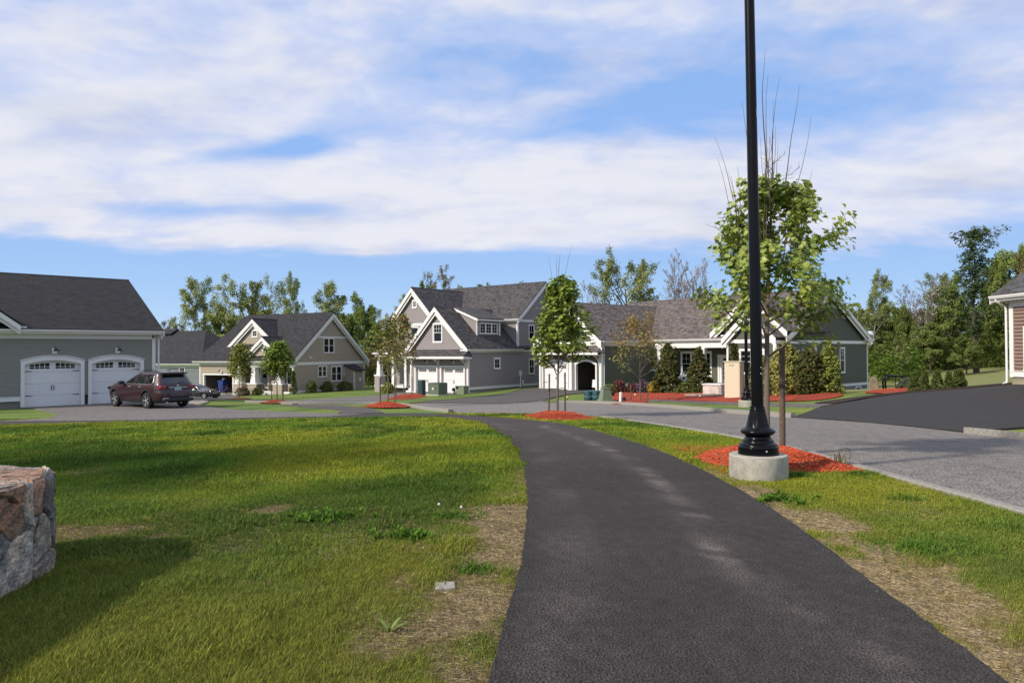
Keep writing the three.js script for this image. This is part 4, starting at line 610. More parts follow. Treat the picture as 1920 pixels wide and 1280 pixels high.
{ // dark green house with the arched garage and the long porch
  const h = thing('house', 'long dark green house with brown roof, white porch columns and an open arched garage', 'house', [7.04, -1.65, -56], -50 * D2R);
  const S = siding([0.114, 0.125, 0.088]), R = roofMat([0.235, 0.19, 0.165], shB), W = front(0, 0), WS = sideR(0, 0);
  const arcTop = (m, w, y0, y1, n = 16) => Array.from({ length: n + 1 }, (_, i) => { const t = -1 + 2 * i / n; return [m + t * w, y0 + (y1 - y0) * (1 - t * t)]; });
  clap(h, W, [[-7.25, 0], [0, 0], [0, 3.68], [-7.25, 3.68]], [[-6.95, -3.65, -1, 2.35], [-2.95, -0.42, -1, 2.35], [-6.3, -4.3, 2.3, 2.5], [-2.5, -0.9, 2.3, 2.5]], S, 0.15); clap(h, W, [[-7.25, 4.0], [-0.05, 4.0], [-3.65, 6.95]], [opn(-3.9, 5.3, 0.5, 0.75)], S, 0.19);
  for (const [a, b, open] of [[-6.78, -3.83, 0], [-2.78, -0.6, 1]]) {
    const m = (a + b) / 2, wi = (b - a) / 2, wo = wi + 0.16;
    part('door_casing', [prism([[m - wo, -0.1], ...arcTop(m, wo, 2.3, 2.57), [m + wo, -0.1], [m + wi, -0.1], ...arcTop(m, wi, 2.12, 2.4).reverse(), [m - wi, -0.1]], -0.02, 0.06, 0.006)], M.trim, h); jambs(h, W, a, b, -0.1, 2.12);
    if (!open) garageDoor(h, W, a, b, 0, 2.12, { rise: 0.26, py: 1.8, ph: 0.24 });
    wallLamp(h, W, m - 0.3, 2.82);
  }
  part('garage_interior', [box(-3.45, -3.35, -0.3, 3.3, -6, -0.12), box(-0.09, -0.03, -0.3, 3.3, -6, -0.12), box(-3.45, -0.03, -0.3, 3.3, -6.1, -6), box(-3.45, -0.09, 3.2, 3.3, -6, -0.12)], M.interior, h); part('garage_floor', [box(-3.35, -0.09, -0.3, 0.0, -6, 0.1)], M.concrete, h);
  part('wall_backing', [box(-7.25, -6.8, 0, 3.9, -0.2, -0.03), box(-3.8, -2.82, 0, 3.9, -0.11, -0.03), box(-0.55, 0, 0, 3.9, -0.11, -0.03), box(-6.8, -3.8, 2.45, 3.9, -0.2, -0.03), box(-2.82, -0.55, 2.45, 3.9, -0.11, -0.03), prism([[-7.25, 3.9], [0, 3.9], [-3.65, 6.9]], -0.2, -0.03)], M.interior, h);
  part('garage_post', [box(-3.3, -2.96, -0.1, 2.3, 0.03, 0.36), box(-3.35, -2.92, -0.15, 0.15, 0.02, 0.4)], M.trim, h);
  part('band_board', [box(-7.3, 0.05, 3.68, 3.99, -0.02, 0.06)], M.trim, h); corner(h, W, [[-0.22, 0.0, 3.68, 0.24], [-7.27, 0, 3.68, 0.2]]); win(h, W, -3.88, 5.33, 0.46, 0.68, { grid: [2, 3], casing: 0.12 });
  part('canopy_roof', [slab([[-7.1, 3.64, 0], [0.0, 3.64, 0], [0.0, 3.15, 0.95], [-7.1, 3.15, 0.95]], 0.08), slab([[0.0, 3.64, 0.0], [0.0, 3.15, 0.95], [0.45, 3.15, 0.95], [0.45, 3.1, 0.0]], 0.06)], R, h); part('canopy_fascia', [box(-7.1, 0.5, 2.95, 3.12, 0.9, 0.98), box(-7.1, 0.4, 2.92, 2.95, 0.03, 0.89)], M.trim, h); for (const x of [-6.95, -3.3, -0.15]) bracket(h, W, x, 2.9, 0.7, 0.75);
  // garage side wall
  clap(h, WS, [[0.12, 0.6], [6.3, 0.6], [6.3, 3.72], [0.12, 3.72]], [], S, 0.127); footing(h, WS, 0, 6.3, -0.5, 0.36); skirt(h, WS, 0.1, 6.3, 0.36, 0.58); corner(h, WS, [[0, 0, 3.7, 0.2]]); part('wall_backing', put(WS, box(0, 6.3, 0.3, 3.75, -0.2, -0.03)), M.interior, h);
  eaves(h, WS, -0.15, 6.4, 4.06, 0.3, { frieze: 0.2, fx0: 0 }); downspout(h, WS, 0.25, 0, 3.95, 0.3);
  // porch
  const WB = front(0, -8.3);
  clap(h, WB, [[0, 0.6], [8.1, 0.6], [8.1, 3.6], [0, 3.6]], [opn(1.55, 1.2, 2.9, 1.9), opn(5.25, 0.6, 0.95, 2.1)], S, 0.127); win(h, WB, 1.6, 1.22, 2.8, 1.8, { units: 3, split: 0.5, grid: [2, 2], casing: 0.14 });
  { const d = new THREE.Group(); d.name = 'front_door'; d.position.set(5.25, 0.62, -8.3); h.add(d); part('frame', [box(-0.14, 0, 0, 2.1, -0.02, 0.07), box(0.95, 1.1, 0, 2.1, -0.02, 0.07), box(-0.16, 1.12, 2.1, 2.27, -0.02, 0.08)], M.trim, d); part('door_leaf', [box(0, 0.95, 0, 2.1, -0.03, 0.02)], M.trim, d); for (let i = 0; i < 5; i++) part('pane', [box(0.36, 0.62, 0.3 + i * 0.35, 0.58 + i * 0.35, 0.021, 0.03)], M.glass, d); part('handle', [cyl(0.02, 0.02, 0.95, 1.1, 8, 0.85, 0.05)], M.iron, d); }
  part('porch_deck', [box(0.02, 8.0, 0.35, 0.6, -8.3, -6.05)], M.concrete, h); part('porch_ceiling', [box(0, 8.1, 3.55, 3.6, -8.3, -6.2)], M.trim, h);
  part('porch_beam', [box(0.05, 8.0, 3.45, 3.86, -6.35, -6.05)], M.trim, h); clap(h, front(0, -6.1), [[0.02, 0.3], [1.7, 0.3], [1.7, 1.55], [0.02, 1.55]], [], S, 0.127); part('rail_cap', [box(0.0, 1.75, 1.55, 1.66, -6.3, -5.98)], M.trim, h);
  for (const x of [0.9, 5.2, 7.86]) { const c = new THREE.Group(); c.name = 'porch_column'; c.position.set(x, 0, -6.2); h.add(c); const y0 = x < 2 ? 1.66 : 0.6; part('shaft', [box(-0.17, 0.17, y0 + 0.15, 3.3, -0.15, 0.15)], M.trim, c); part('base', [box(-0.22, 0.22, y0, y0 + 0.15, -0.2, 0.2)], M.trim, c); part('cap', [box(-0.21, 0.21, 3.3, 3.45, -0.19, 0.19)], M.trim, c); }
  for (let i = 0; i < 3; i++) part('step', [box(6.4, 7.8, 0.5 - 0.19 * (i + 1), 0.5 - 0.19 * i, -6.05 + 0.3 * i, -5.7 + 0.3 * i)], M.concrete, h);
  eaves(h, front(0, -6.2), -0.1, 8.6, 4.16, 0.32, { frieze: 0.12 }); part('roof_vent', [rbox(7.1, 7.5, 4.3, 4.42, -5.95, -5.7, 0.02)], M.gutter, h); downspout(h, front(0, -5.0), 8.25, 0.3, 3.95, 0.05);
  // projecting bay with a gable, and its twin behind
  const WC = front(0, -5.0);
  clap(h, WC, [[8.1, 0.4], [12, 0.4], [12, 3.75], [8.1, 3.75]], [opn(9.2, 1.5, 1.9, 1.8)], S, 0.15); clap(h, WC, [[8.1, 4.05], [12, 4.05], [10.05, 5.9]], [], S, 0.15); part('band_board', put(WC, box(8.05, 12.02, 3.75, 4.03, -0.02, 0.05)), M.trim, h); win(h, WC, 9.25, 1.6, 1.8, 1.6, { units: 2, split: 0.5, grid: [2, 2], casing: 0.13 }); corner(h, WC, [[8.08, 0.2, 3.75, 0.16], [11.84, 0.2, 3.75, 0.18]]);
  clap(h, sideL(8.1, -8.3), [[0, 0.4], [3.3, 0.4], [3.3, 3.9], [0, 3.9]], [], S, 0.15);
  gable(h, { axis: 'z', c: 10.05, a: -9.5, b: -4.62, ridge: 6.25, hp: 2.2, hm: 2.2, eaveP: 4.15, eaveM: 4.15 }, R); rake(h, (s, y, o) => [10.05 + s, y, -4.65 + o], 2.2, 6.2, 4.1, { w: 0.3, w2: 0.24, back: -0.1 });
  gable(h, { axis: 'z', c: 9.2, a: -12.4, b: -5.9, ridge: 7.35, hp: 3.2, hm: 3.2, eaveP: 4.65, eaveM: 4.65 }, R); rake(h, (s, y, o) => [9.2 + s, y, -5.93 + o], 3.2, 7.3, 4.6, { w: 0.32, w2: 0.26, back: -0.1 }); const WE = front(0, -6.25); clap(h, WE, [[6.2, 4.6], [12.2, 4.6], [9.2, 7.1]], [opn(8.4, 5.0, 0.62, 0.85)], S, 0.15); win(h, WE, 8.43, 5.03, 0.56, 0.8, { grid: [2, 2], casing: 0.14 });
  // right gable wall
  const WR = sideR(12, -5.0), D = 14.6; const o2 = [opn(11.1 - 0.0 - 1.0, 1.45, 0.72, 1.9), opn(6.9, 1.45, 0.72, 1.9), opn(2.0, 1.45, 0.72, 1.9)];
  clap(h, WR, [[0.1, 0.5], [D, 0.5], [D, 3.7], [0.1, 3.7]], [opn(9.65, 1.42, 0.8, 1.94), opn(5.0, 1.42, 0.8, 1.94)], S, 0.127); clap(h, WR, [[0.9, 3.95], [D, 3.95], [7.8, 7.75]], [], S, 0.127); void o2;
  win(h, WR, 9.7, 1.46, 0.7, 1.86, { split: 0.5, grid: [2, 2], casing: 0.1 }); win(h, WR, 5.05, 1.46, 0.7, 1.86, { split: 0.5, grid: [2, 2], casing: 0.1 });
  part('band_board', put(WR, box(0, D, 3.7, 3.94, -0.02, 0.06)), M.trim, h); skirt(h, WR, 0, D, 0.3, 0.5); footing(h, WR, 0, D, -0.9, 0.3); corner(h, WR, [[0, 0.2, 3.7, 0.16], [D - 0.15, -0.1, 3.7, 0.17]]); part('wall_backing', put(WR, box(0, D, 0.2, 3.9, -0.2, -0.03), prism([[0.9, 3.9], [D, 3.9], [7.8, 7.7]], -0.2, -0.03)), M.interior, h); win(h, WR, 12.4, -0.28, 0.85, 0.42, { casing: 0.07 });
  clap(h, new THREE.Matrix4().makeRotationY(Math.PI).setPosition(12, 0, -5 - D), [[0, 0.4], [12, 0.4], [12, 3.9], [0, 3.9]], [], S, 0.15);
  gable(h, { axis: 'x', c: -12.8, a: -8, b: 12.36, ridge: 8.0, hp: 6.95, hm: 6.95, eaveP: 4.16, eaveM: 4.2 }, R); rake(h, (s, y, o) => [12.34 + o, y, -12.8 + s], 6.95, 7.92, 4.14, { w: 0.3, w2: 0.25, back: -0.1 }); part('eave_return', [box(12.03, 12.45, 3.95, 4.12, -19.95, -18.9)], M.trim, h);
  gable(h, { axis: 'z', c: -3.65, a: -12.8, b: 0.36, ridge: 7.3, hp: 3.98, hm: 3.98, eaveP: 4.06, eaveM: 4.06 }, R); rake(h, (s, y, o) => [-3.65 + s, y, 0.34 + o], 3.98, 7.24, 4.0, { w: 0.34, w2: 0.26, back: -0.1 }); part('eave_return', [box(-0.75, 0.34, 3.95, 4.07, 0.03, 0.38)], M.trim, h); part('return_roof', [slab([[-0.75, 4.08, 0.39], [0.34, 4.08, 0.39], [0.25, 4.26, 0.02], [-0.6, 4.26, 0.02]], 0.01)], R, h);
  clap(h, sideL(-7.25, -9), [[0, 0], [9, 0], [9, 3.9], [0, 3.9]], [], S, 0.15);
}
{ // brown house at the right edge
  const h = thing('house', 'brown clapboard house corner with white trim at the right edge above the black driveway', 'house', [18.86, 0.23, -26.8], -88 * D2R);
  const S = siding([0.280, 0.182, 0.140]), R = roofMat([0.14, 0.13, 0.13], shB), W = front(0, 0);
  clap(h, W, [[0.1, 0.52], [14, 0.52], [14, 3.02], [0.1, 3.02]], [opn(0.75, 0.3, 1.6, 1.8)], S, 0.135); part('wall_backing', [box(0, 14, 0.3, 3.2, -0.2, -0.03)], M.interior, h); footing(h, W, 0.02, 14, -0.5, 0.33, std([0.40, 0.36, 0.27], 0.9, { map: M.foundation.map })); skirt(h, W, 0.0, 14, 0.33, 0.52); corner(h, W, [[-0.03, 0.3, 3.0, 0.2]]);
  win(h, W, 0.78, 0.62, 1.5, 1.48, { units: 2, split: 0.5 });
  eaves(h, W, -0.42, 14.3, 3.4, 0.42, { fx0: 0 }); part('eave_return', [box(-0.42, 0, 3.15, 3.36, -0.5, 0.4)], M.trim, h); downspout(h, W, -0.12, 0.02, 3.3, 0.4);
  gable(h, { axis: 'x', c: -4.6, a: -0.45, b: 14.3, ridge: 6.9, hp: 5.05, hm: 5.05, eaveP: 3.42, eaveM: 3.42 }, R); rake(h, (s, y, o) => [-0.43 + o - 0.05, y, -4.6 + s], 5.05, 6.84, 3.38, { w: 0.22, w2: 0 });
  clap(h, new THREE.Matrix4().makeRotationY(-Math.PI / 2).setPosition(0, 0, -9.2), [[0, 0.5], [9.2, 0.5], [9.2, 3.3], [4.6, 6.6], [0, 3.3]], [], S, 0.135);
}
{ // far building glimpsed through the trees
  const h = thing('building', 'low building with a pale metal roof glimpsed through the trees at the right', 'building', [56, -0.9, -102], 0.2);
  clap(h, front(0, 0), [[-6, 0], [8, 0], [8, 3.2], [-6, 3.2]], [], siding([0.130, 0.130, 0.130]), 0.2); part('wall_backing', [box(-6, 8, 0, 3.2, -0.3, -0.05)], M.interior, h);
  gable(h, { axis: 'x', c: -5, a: -6.5, b: 8.5, ridge: 5.2, hp: 5.6, hm: 5.6, eaveP: 3.2, eaveM: 3.2 }, std([0.6, 0.6, 0.6], 0.5));
}
// ------------------------------------------------------------------ trees
const V3 = (x, y, z) => new THREE.Vector3(x, y, z);
// tapered tube through points with radii
function limb(pts, rad, n, t) {
  let prev = null, up = V3(0.31, 0.2, 0.93);
  for (let i = 0; i < pts.length; i++) {
    const d = (i < pts.length - 1 ? pts[i + 1].clone().sub(pts[i]) : pts[i].clone().sub(pts[i - 1])).normalize(), a = up.clone().addScaledVector(d, -up.dot(d)).normalize(), b = d.clone().cross(a); up = a;
    const ring = []; for (let k = 0; k < n; k++) { const th = k / n * Math.PI * 2; ring.push(pts[i].clone().addScaledVector(a, Math.cos(th) * rad[i]).addScaledVector(b, Math.sin(th) * rad[i])); }
    if (prev) for (let k = 0; k < n; k++) { const m = (k + 1) % n, A = prev[k], B = prev[m], C = ring[m], D = ring[k], u0 = k / n, u1 = (k + 1) / n; t.pos.push(A.x, A.y, A.z, B.x, B.y, B.z, C.x, C.y, C.z, A.x, A.y, A.z, C.x, C.y, C.z, D.x, D.y, D.z); t.uv.push(u0, A.y, u1, B.y, u1, C.y, u0, A.y, u1, C.y, u0, D.y); }
    prev = ring;
  }
}
const woodGeo = t => { let g = new THREE.BufferGeometry(); g.setAttribute('position', new THREE.Float32BufferAttribute(t.pos, 3)); g.setAttribute('uv', new THREE.Float32BufferAttribute(t.uv, 2)); g = mergeVertices(g, 1e-5); g.computeVertexNormals(); return g; };
// grows a tree; spec: height, trunk radius, first fork, levels [{n, len, ang, up, wob, seg}], envelope(y01) -> radius factor
function grow(spec, seed) {
  const r = rng(seed), wood = { pos: [], uv: [] }, tips = [], bare = [];
  const go = (p, d, len, rad, lvl, yTop) => {
    const L_ = spec.levels[lvl], seg = L_.seg ?? 5, pts = [p.clone()], rr = [rad]; let q = p.clone(), v = d.clone();
    for (let i = 1; i <= seg; i++) { v.add(V3((r() - 0.5), (r() - 0.5) * 0.6, (r() - 0.5)).multiplyScalar(L_.wob)); v.y += L_.up / seg; v.normalize(); q = q.clone().addScaledVector(v, len / seg); pts.push(q); rr.push(Math.max(spec.minR, rad * (1 - (L_.taper ?? 0.75) * i / seg))); }
    if (rad > (spec.drawMin ?? 0)) limb(pts, rr, lvl === 0 ? 9 : lvl === 1 ? 6 : 4, wood);
    const nx = spec.levels[lvl + 1];
    const leafFrom = spec.leafLevel ?? spec.levels.length - 1;
    if (lvl >= leafFrom) for (let i = 1; i <= seg; i++) tips.push([pts[i], pts[i].clone().sub(pts[i - 1]).normalize(), i / seg]);
    if (!nx) return;
    const n = typeof nx.n === 'function' ? nx.n(len) : nx.n;
    for (let k = 0; k < n; k++) {
      const t0 = L_.from ?? 0.3, t = t0 + (1 - t0) * (k + 0.3 + 0.6 * r()) / n, f = t * seg, i = Math.min(seg - 1, Math.floor(f)), at = pts[i].clone().lerp(pts[i + 1], f - i), dir = pts[i + 1].clone().sub(pts[i]).normalize();
      const az = k * 2.399 + r() * 0.9, side = V3(Math.cos(az), 0, Math.sin(az)); side.addScaledVector(dir, -side.dot(dir)).normalize();
      const an = nx.ang * (0.75 + 0.5 * r()) * D2R, nd = dir.clone().multiplyScalar(Math.cos(an)).addScaledVector(side, Math.sin(an)).normalize();
      const sh = nx.shape ? nx.shape(t) : 1 - 0.45 * t;
      go(at, nd, len * nx.len * sh * (0.75 + 0.5 * r()), Math.max(spec.minR, rr[i] * (nx.thin ?? 0.55)), lvl + 1, yTop);
    }
    if (L_.tip !== false && lvl > 0) { /* the limb's own end carries leaves too */ tips.push([pts[seg], v.clone(), 1]); }
  };
  for (const st of spec.stems ?? [[0, 0, 0, 1, 0]]) go(V3(st[0], -0.1, st[1]), V3(st[2] || 0, 1, st[4] || 0).normalize(), spec.height * (st[3] ?? 1), spec.radius * (st[3] ?? 1), 0);
  return { wood: woodGeo(wood), tips };
}
// leaves: folded four-sided blades (two faces) about the tips. opt: per, size, spread, droop, tint(r, pos) -> rgb factors
function foliage(tips, o, seed) {
  const r = rng(seed), pos = [], nor = [], col = [], per = o.per; let cnt = 0;
  const c0 = V3(); tips.forEach(t => c0.add(t[0])); c0.multiplyScalar(1 / tips.length);
  for (const [p, d] of tips) { const m = Math.floor(per) + (r() < per % 1 ? 1 : 0); for (let k = 0; k < m; k++) {
    if (o.keep && !o.keep(p, r)) continue;
    const c = p.clone().add(V3(r() - 0.5, (r() - 0.5) * (o.flat ?? 1), r() - 0.5).multiplyScalar(o.spread * 2)), s = o.size * (0.65 + 0.7 * r());
    const ow = o.out ?? 0.45, ol = Math.hypot(c.x - (o.cx ?? 0), c.z - (o.cz ?? 0)) + 0.3, n = V3(r() - 0.5 + ow * (c.x - (o.cx ?? 0)) / ol, (o.lift ?? 0.45) * 0.8 + r() * 0.6, r() - 0.5 + ow * (c.z - (o.cz ?? 0)) / ol).normalize(), a = V3(r() - 0.5, -(o.droop ?? 0.2) * r(), r() - 0.5); a.addScaledVector(n, -a.dot(n)).normalize(); const b = n.clone().cross(a), w = s * (o.aspect ?? 0.42);
    const A = c.clone().addScaledVector(a, -s * 0.5), B = c.clone().addScaledVector(b, w).addScaledVector(n, s * 0.13), C = c.clone().addScaledVector(a, s * 0.5).addScaledVector(n, -s * 0.1), D = c.clone().addScaledVector(b, -w).addScaledVector(n, s * 0.13);
    const n1 = B.clone().sub(A).cross(C.clone().sub(A)).normalize(), n2 = C.clone().sub(A).cross(D.clone().sub(A)).normalize();
    pos.push(A.x, A.y, A.z, B.x, B.y, B.z, C.x, C.y, C.z, A.x, A.y, A.z, C.x, C.y, C.z, D.x, D.y, D.z); for (let q = 0; q < 3; q++) nor.push(n1.x, n1.y, n1.z); for (let q = 0; q < 3; q++) nor.push(n2.x, n2.y, n2.z);
    const t = o.tint ? o.tint(r, c) : [1, 1, 1], j = 0.78 + 0.44 * r(); for (let q = 0; q < 6; q++) col.push(t[0] * j, t[1] * j, t[2] * j); cnt++;
  } }
  const g = new THREE.BufferGeometry(); g.setAttribute('position', new THREE.Float32BufferAttribute(pos, 3)); g.setAttribute('normal', new THREE.Float32BufferAttribute(nor, 3)); g.setAttribute('color', new THREE.Float32BufferAttribute(col, 3)); return g;
}
function mesh(name, g, mat, parent) { const m = new THREE.Mesh(g, mat); m.name = name; m.castShadow = m.receiveShadow = true; parent.add(m); return m; }
const crownMat = leafMat([1, 1, 1], 0.3), crownMatFar = leafMat([1, 1, 1], 0.25);
const hue = (a, b, k = 1) => r => { const t = r() ** k; return a.map((v, i) => lerp(v, b[i], t)); };

// --- the young maple beside the lamp: lobed leaves, the nearest of them meshes of their own
function mapleLeaf(s, fold) {
  const o = [[0, -0.5], [0.1, -0.22], [0.34, -0.3], [0.27, -0.12], [0.5, 0.02], [0.3, 0.1], [0.34, 0.28], [0.14, 0.24], [0, 0.52]], t = new Tri();
  for (const sg of [1, -1]) for (let i = 0; i < o.length - 1; i++) { const f = p => [p[0] * s * sg, Math.abs(p[0]) * s * fold - p[1] * p[1] * s * 0.25, p[1] * s], A = f([0, 0.0]), B = f(o[i]), C = f(o[i + 1]); sg > 0 ? t.tri(A, C, B) : t.tri(A, B, C); }
  return t.geo;
}
{
  const tr = thing('maple_tree', 'young green maple with lobed leaves and bare top twigs standing behind the near lamp post', 'tree', at(3.86, -10.75));
  const spec = { height: 4.6, radius: 0.05, minR: 0.003, levels: [{ seg: 10, wob: 0.05, up: 0, from: 0.34, taper: 0.8 }, { n: 30, len: 0.42, ang: 55, up: 0.25, wob: 0.16, seg: 6, thin: 0.5, from: 0.25, shape: t => 1.12 - 0.98 * t }, { n: 5, len: 0.42, ang: 42, up: 0.12, wob: 0.2, seg: 4, thin: 0.55 }] };
  const { wood, tips } = grow(spec, 21);
  // whips above the crown
  const w2 = { pos: [], uv: [] }, r = rng(77);
  for (let i = 0; i < 26; i++) { const a = r() * 6.28, y = 2.6 + r() * 1.7, k = r(), L0 = 0.9 + 1.35 * r(), p = V3(Math.cos(a) * (0.05 + k * 0.45), y, Math.sin(a) * (0.05 + k * 0.45)), pts = [p], rr = [0.01]; let v = V3(Math.cos(a) * 0.3 * k, 1, Math.sin(a) * 0.3 * k).normalize(), q = p; for (let j = 1; j <= 6; j++) { v.add(V3(r() - 0.5, 0.1, r() - 0.5).multiplyScalar(0.14)).normalize(); q = q.clone().addScaledVector(v, L0 / 6); pts.push(q); rr.push(0.01 * (1 - j / 7.5)); } limb(pts, rr, 4, w2); }
  const leader = [], lr = []; for (let j = 0; j <= 8; j++) { leader.push(V3(0.03 * Math.sin(j), 4.2 + j * 0.25, 0.03 * Math.cos(j * 1.4))); lr.push(0.013 * (1 - j / 9)); } limb(leader, lr, 5, w2);
  mesh('trunk', wood, M.barkPale, tr); mesh('whip_twigs', woodGeo(w2), M.bark, tr);
  const rl = rng(9), leaves = []; const outline = p => { const y = p.y; return y > 1.25 && y < 4.15; };
  for (const [p, d] of tips) { if (!outline(p) || p.x < -1.0 + 0.25 * Math.max(0, p.y - 2)) continue; const n = 9 + Math.floor(rl() * 5); for (let k = 0; k < n; k++) { const c = p.clone().add(V3(rl() - 0.5, rl() - 0.6, rl() - 0.5).multiplyScalar(0.27)); leaves.push([c, 0.075 + 0.055 * rl(), V3(rl() - 0.5 + 0.55 * c.x, 0.25 + rl() * 0.5, rl() - 0.5 + 0.55 * c.z).normalize(), rl() * 6.28, 0.75 + 0.5 * rl(), rl()]); } }
  const cam = V3(-3.86, 1.63, 10.75); leaves.sort((a, b) => a[0].distanceTo(cam) - b[0].distanceTo(cam));
  const tints = [[0.27, 0.35, 0.04], [0.31, 0.375, 0.045], [0.21, 0.29, 0.035], [0.35, 0.385, 0.055], [0.17, 0.24, 0.03]], mats = tints.map(c => new THREE.MeshPhysicalMaterial({ color: L(...c), roughness: 0.5, transmission: 0.33, thickness: 0, side: THREE.DoubleSide }));
  const shapes = [0.1, 0.25, 0.4].map(f => mapleLeaf(1, f)), rest = mats.map(() => []);
  leaves.forEach((l, i) => {
    const q = new THREE.Quaternion().setFromUnitVectors(V3(0, 1, 0), l[2]).multiply(new THREE.Quaternion().setFromAxisAngle(V3(0, 1, 0), l[3])), k = Math.floor(l[5] * 5) % 5, sh = i % 3;
    if (i < 280) { const m = new THREE.Mesh(shapes[sh], mats[k]); m.name = 'leaf'; m.position.copy(l[0]); m.quaternion.copy(q); m.scale.setScalar(l[1]); m.castShadow = m.receiveShadow = true; tr.add(m); }
    else rest[k].push(shapes[sh].clone().applyMatrix4(new THREE.Matrix4().compose(l[0], q, V3(l[1], l[1], l[1]))));
  });
  mats.forEach((m, k) => { if (rest[k].length) { const c = part('foliage', rest[k], m, tr); c.userData.kind = 'stuff'; } });
}
// --- other young trees
function young(name, label, x, z, o, seed, group) {
  const tr = thing(name, label, 'tree', at(x, z), (seed * 1.7) % 6.28, group), h = o.h;
  const spec = { height: h * (o.trunkK ?? 0.93), radius: o.rad ?? 0.04, minR: 0.004, levels: [{ seg: 9, wob: 0.04, up: 0, from: o.from ?? 0.3, taper: 0.85 }, { n: o.n ?? 26, len: o.len ?? 0.3, ang: o.ang ?? 45, up: o.up ?? 0.35, wob: 0.15, seg: 5, thin: 0.5, shape: o.shape ?? (t => 1.25 - 0.9 * t) }, { n: o.n2 ?? 4, len: 0.45, ang: 45, up: 0.1, wob: 0.2, seg: 3, thin: 0.55 }] };
  const { wood, tips } = grow(spec, seed); mesh('trunk', wood, o.bark ?? M.barkPale, tr);
  mesh('crown', foliage(tips.filter(t => t[0].y > h * (o.from ?? 0.3) * 0.8), { per: o.per ?? 4, size: o.size ?? 0.14, spread: o.spread ?? 0.13, tint: o.tint, keep: o.keep }, seed + 5), crownMat, tr);
  if (o.whips) { const w2 = { pos: [], uv: [] }, r = rng(seed + 70); for (let i = 0; i < o.whips; i++) { const a = r() * 6.28, p = V3(Math.cos(a) * 0.12, h * 0.86, Math.sin(a) * 0.12), pts = [p], rr = [0.012]; let v = V3(Math.cos(a) * 0.22, 1, Math.sin(a) * 0.22).normalize(), q = p; const L0 = h * (0.2 + 0.2 * r()); for (let j = 1; j <= 5; j++) { v.add(V3(r() - 0.5, 0.1, r() - 0.5).multiplyScalar(0.12)).normalize(); q = q.clone().addScaledVector(v, L0 / 5); pts.push(q); rr.push(0.012 * (1 - j / 6)); } limb(pts, rr, 3, w2); } mesh('whip_twigs', woodGeo(w2), M.bark, tr); }
  return tr;
}
const green = hue([0.16, 0.235, 0.03], [0.30, 0.37, 0.06]), limeGreen = hue([0.19, 0.22, 0.04], [0.34, 0.35, 0.08]), olive = hue([0.23, 0.23, 0.055], [0.38, 0.36, 0.10]), rust = r => r() < 0.6 ? [lerp(0.22, 0.32, r()), lerp(0.13, 0.17, r()), 0.04] : [0.16, 0.17, 0.035];
young('young_maple', 'young full green tree with bare whip top on the mulch mound between path and road', 1.47, -23.1, { h: 4.55, from: 0.32, n: 34, len: 0.36, n2: 5, per: 7, size: 0.15, spread: 0.16, tint: green, rad: 0.045, shape: t => 1.2 - 0.9 * t, whips: 6 }, 31);
young('young_tree', 'young olive leaved tree in the front red mulch bed on the grass tip', -5.85, -33.3, { h: 4.1, from: 0.3, n: 26, len: 0.42, n2: 4, per: 3.2, size: 0.14, spread: 0.2, tint: r => r() < 0.22 ? [0.36, 0.24, 0.11] : limeGreen(r), ang: 38, up: 0.5 }, 42);
young('young_tree', 'young reddish green tree in the rear red mulch bed before the mauve garage', -7.4, -48.5, { h: 5.6, from: 0.3, n: 24, len: 0.38, n2: 4, per: 4, size: 0.18, spread: 0.22, tint: r => r() < 0.35 ? [0.36, 0.2, 0.1] : limeGreen(r), ang: 40, up: 0.5 }, 43);
young('young_tree', 'small yellowish green tree in front of the tan house garage opening', -21.6, -56, { h: 4.2, from: 0.28, n: 26, len: 0.4, n2: 5, per: 5, size: 0.2, tint: limeGreen, spread: 0.22, shape: t => 1.15 - 0.75 * t }, 44);
young('young_tree', 'small dense green tree in front of the right porch column of the tan house', -12.6, -38.0, { h: 3.15, from: 0.36, n: 30, len: 0.42, n2: 5, per: 8, size: 0.13, spread: 0.15, tint: green, whips: 5, shape: t => 1.2 - 0.8 * t }, 45);
young('young_tree', 'young tree with orange tipped olive leaves in the mulch before the dark green wall', 6.85, -38.0, { h: 4.4, from: 0.31, n: 30, len: 0.56, n2: 6, per: 3.4, size: 0.11, spread: 0.15, ang: 55, up: 0.55, tint: (r, c) => c.y > 3.0 && r() < 0.45 ? [0.38, 0.22, 0.07] : (r() < 0.3 ? [0.3, 0.24, 0.07] : [0.27, 0.265, 0.06]), shape: t => 1.1 - 0.7 * t }, 46);
function stake(x, z, hgt, label, lean = 0.02, rad = 0.03) { const s = thing('tree_stake', label, 'stake', at(x, z), x * 3, 'tree stakes'); const g = new THREE.CylinderGeometry(rad * 0.95, rad, hgt + 0.2, 8, 3); g.translate(0, hgt / 2 - 0.1, 0); g.rotateZ(lean); part('post', [g], M.stake, s); part('tie_band', [new THREE.CylinderGeometry(rad * 1.12, rad * 1.12, 0.045, 8).translate(-lean * hgt * 0.62, hgt * 0.62, 0)], M.black, s); return s; }
stake(4.2, -11.05, 1.72, 'thick weathered stake right of the maple trunk behind the near lamp post', -0.005, 0.05);
stake(1.18, -23.0, 1.4, 'left stake beside the full green tree on the mulch mound', 0.02); stake(1.72, -23.2, 1.45, 'right stake beside the full green tree on the mulch mound', -0.01);
stake(-6.2, -33.3, 1.35, 'left stake of the olive tree on the grass tip', 0.01); stake(-5.5, -33.2, 1.3, 'right stake of the olive tree on the grass tip', -0.01);
stake(-7.95, -48.6, 1.5, 'left stake of the reddish tree before the mauve garage', 0.01); stake(-6.85, -48.4, 1.5, 'right stake of the reddish tree before the mauve garage', 0.01);
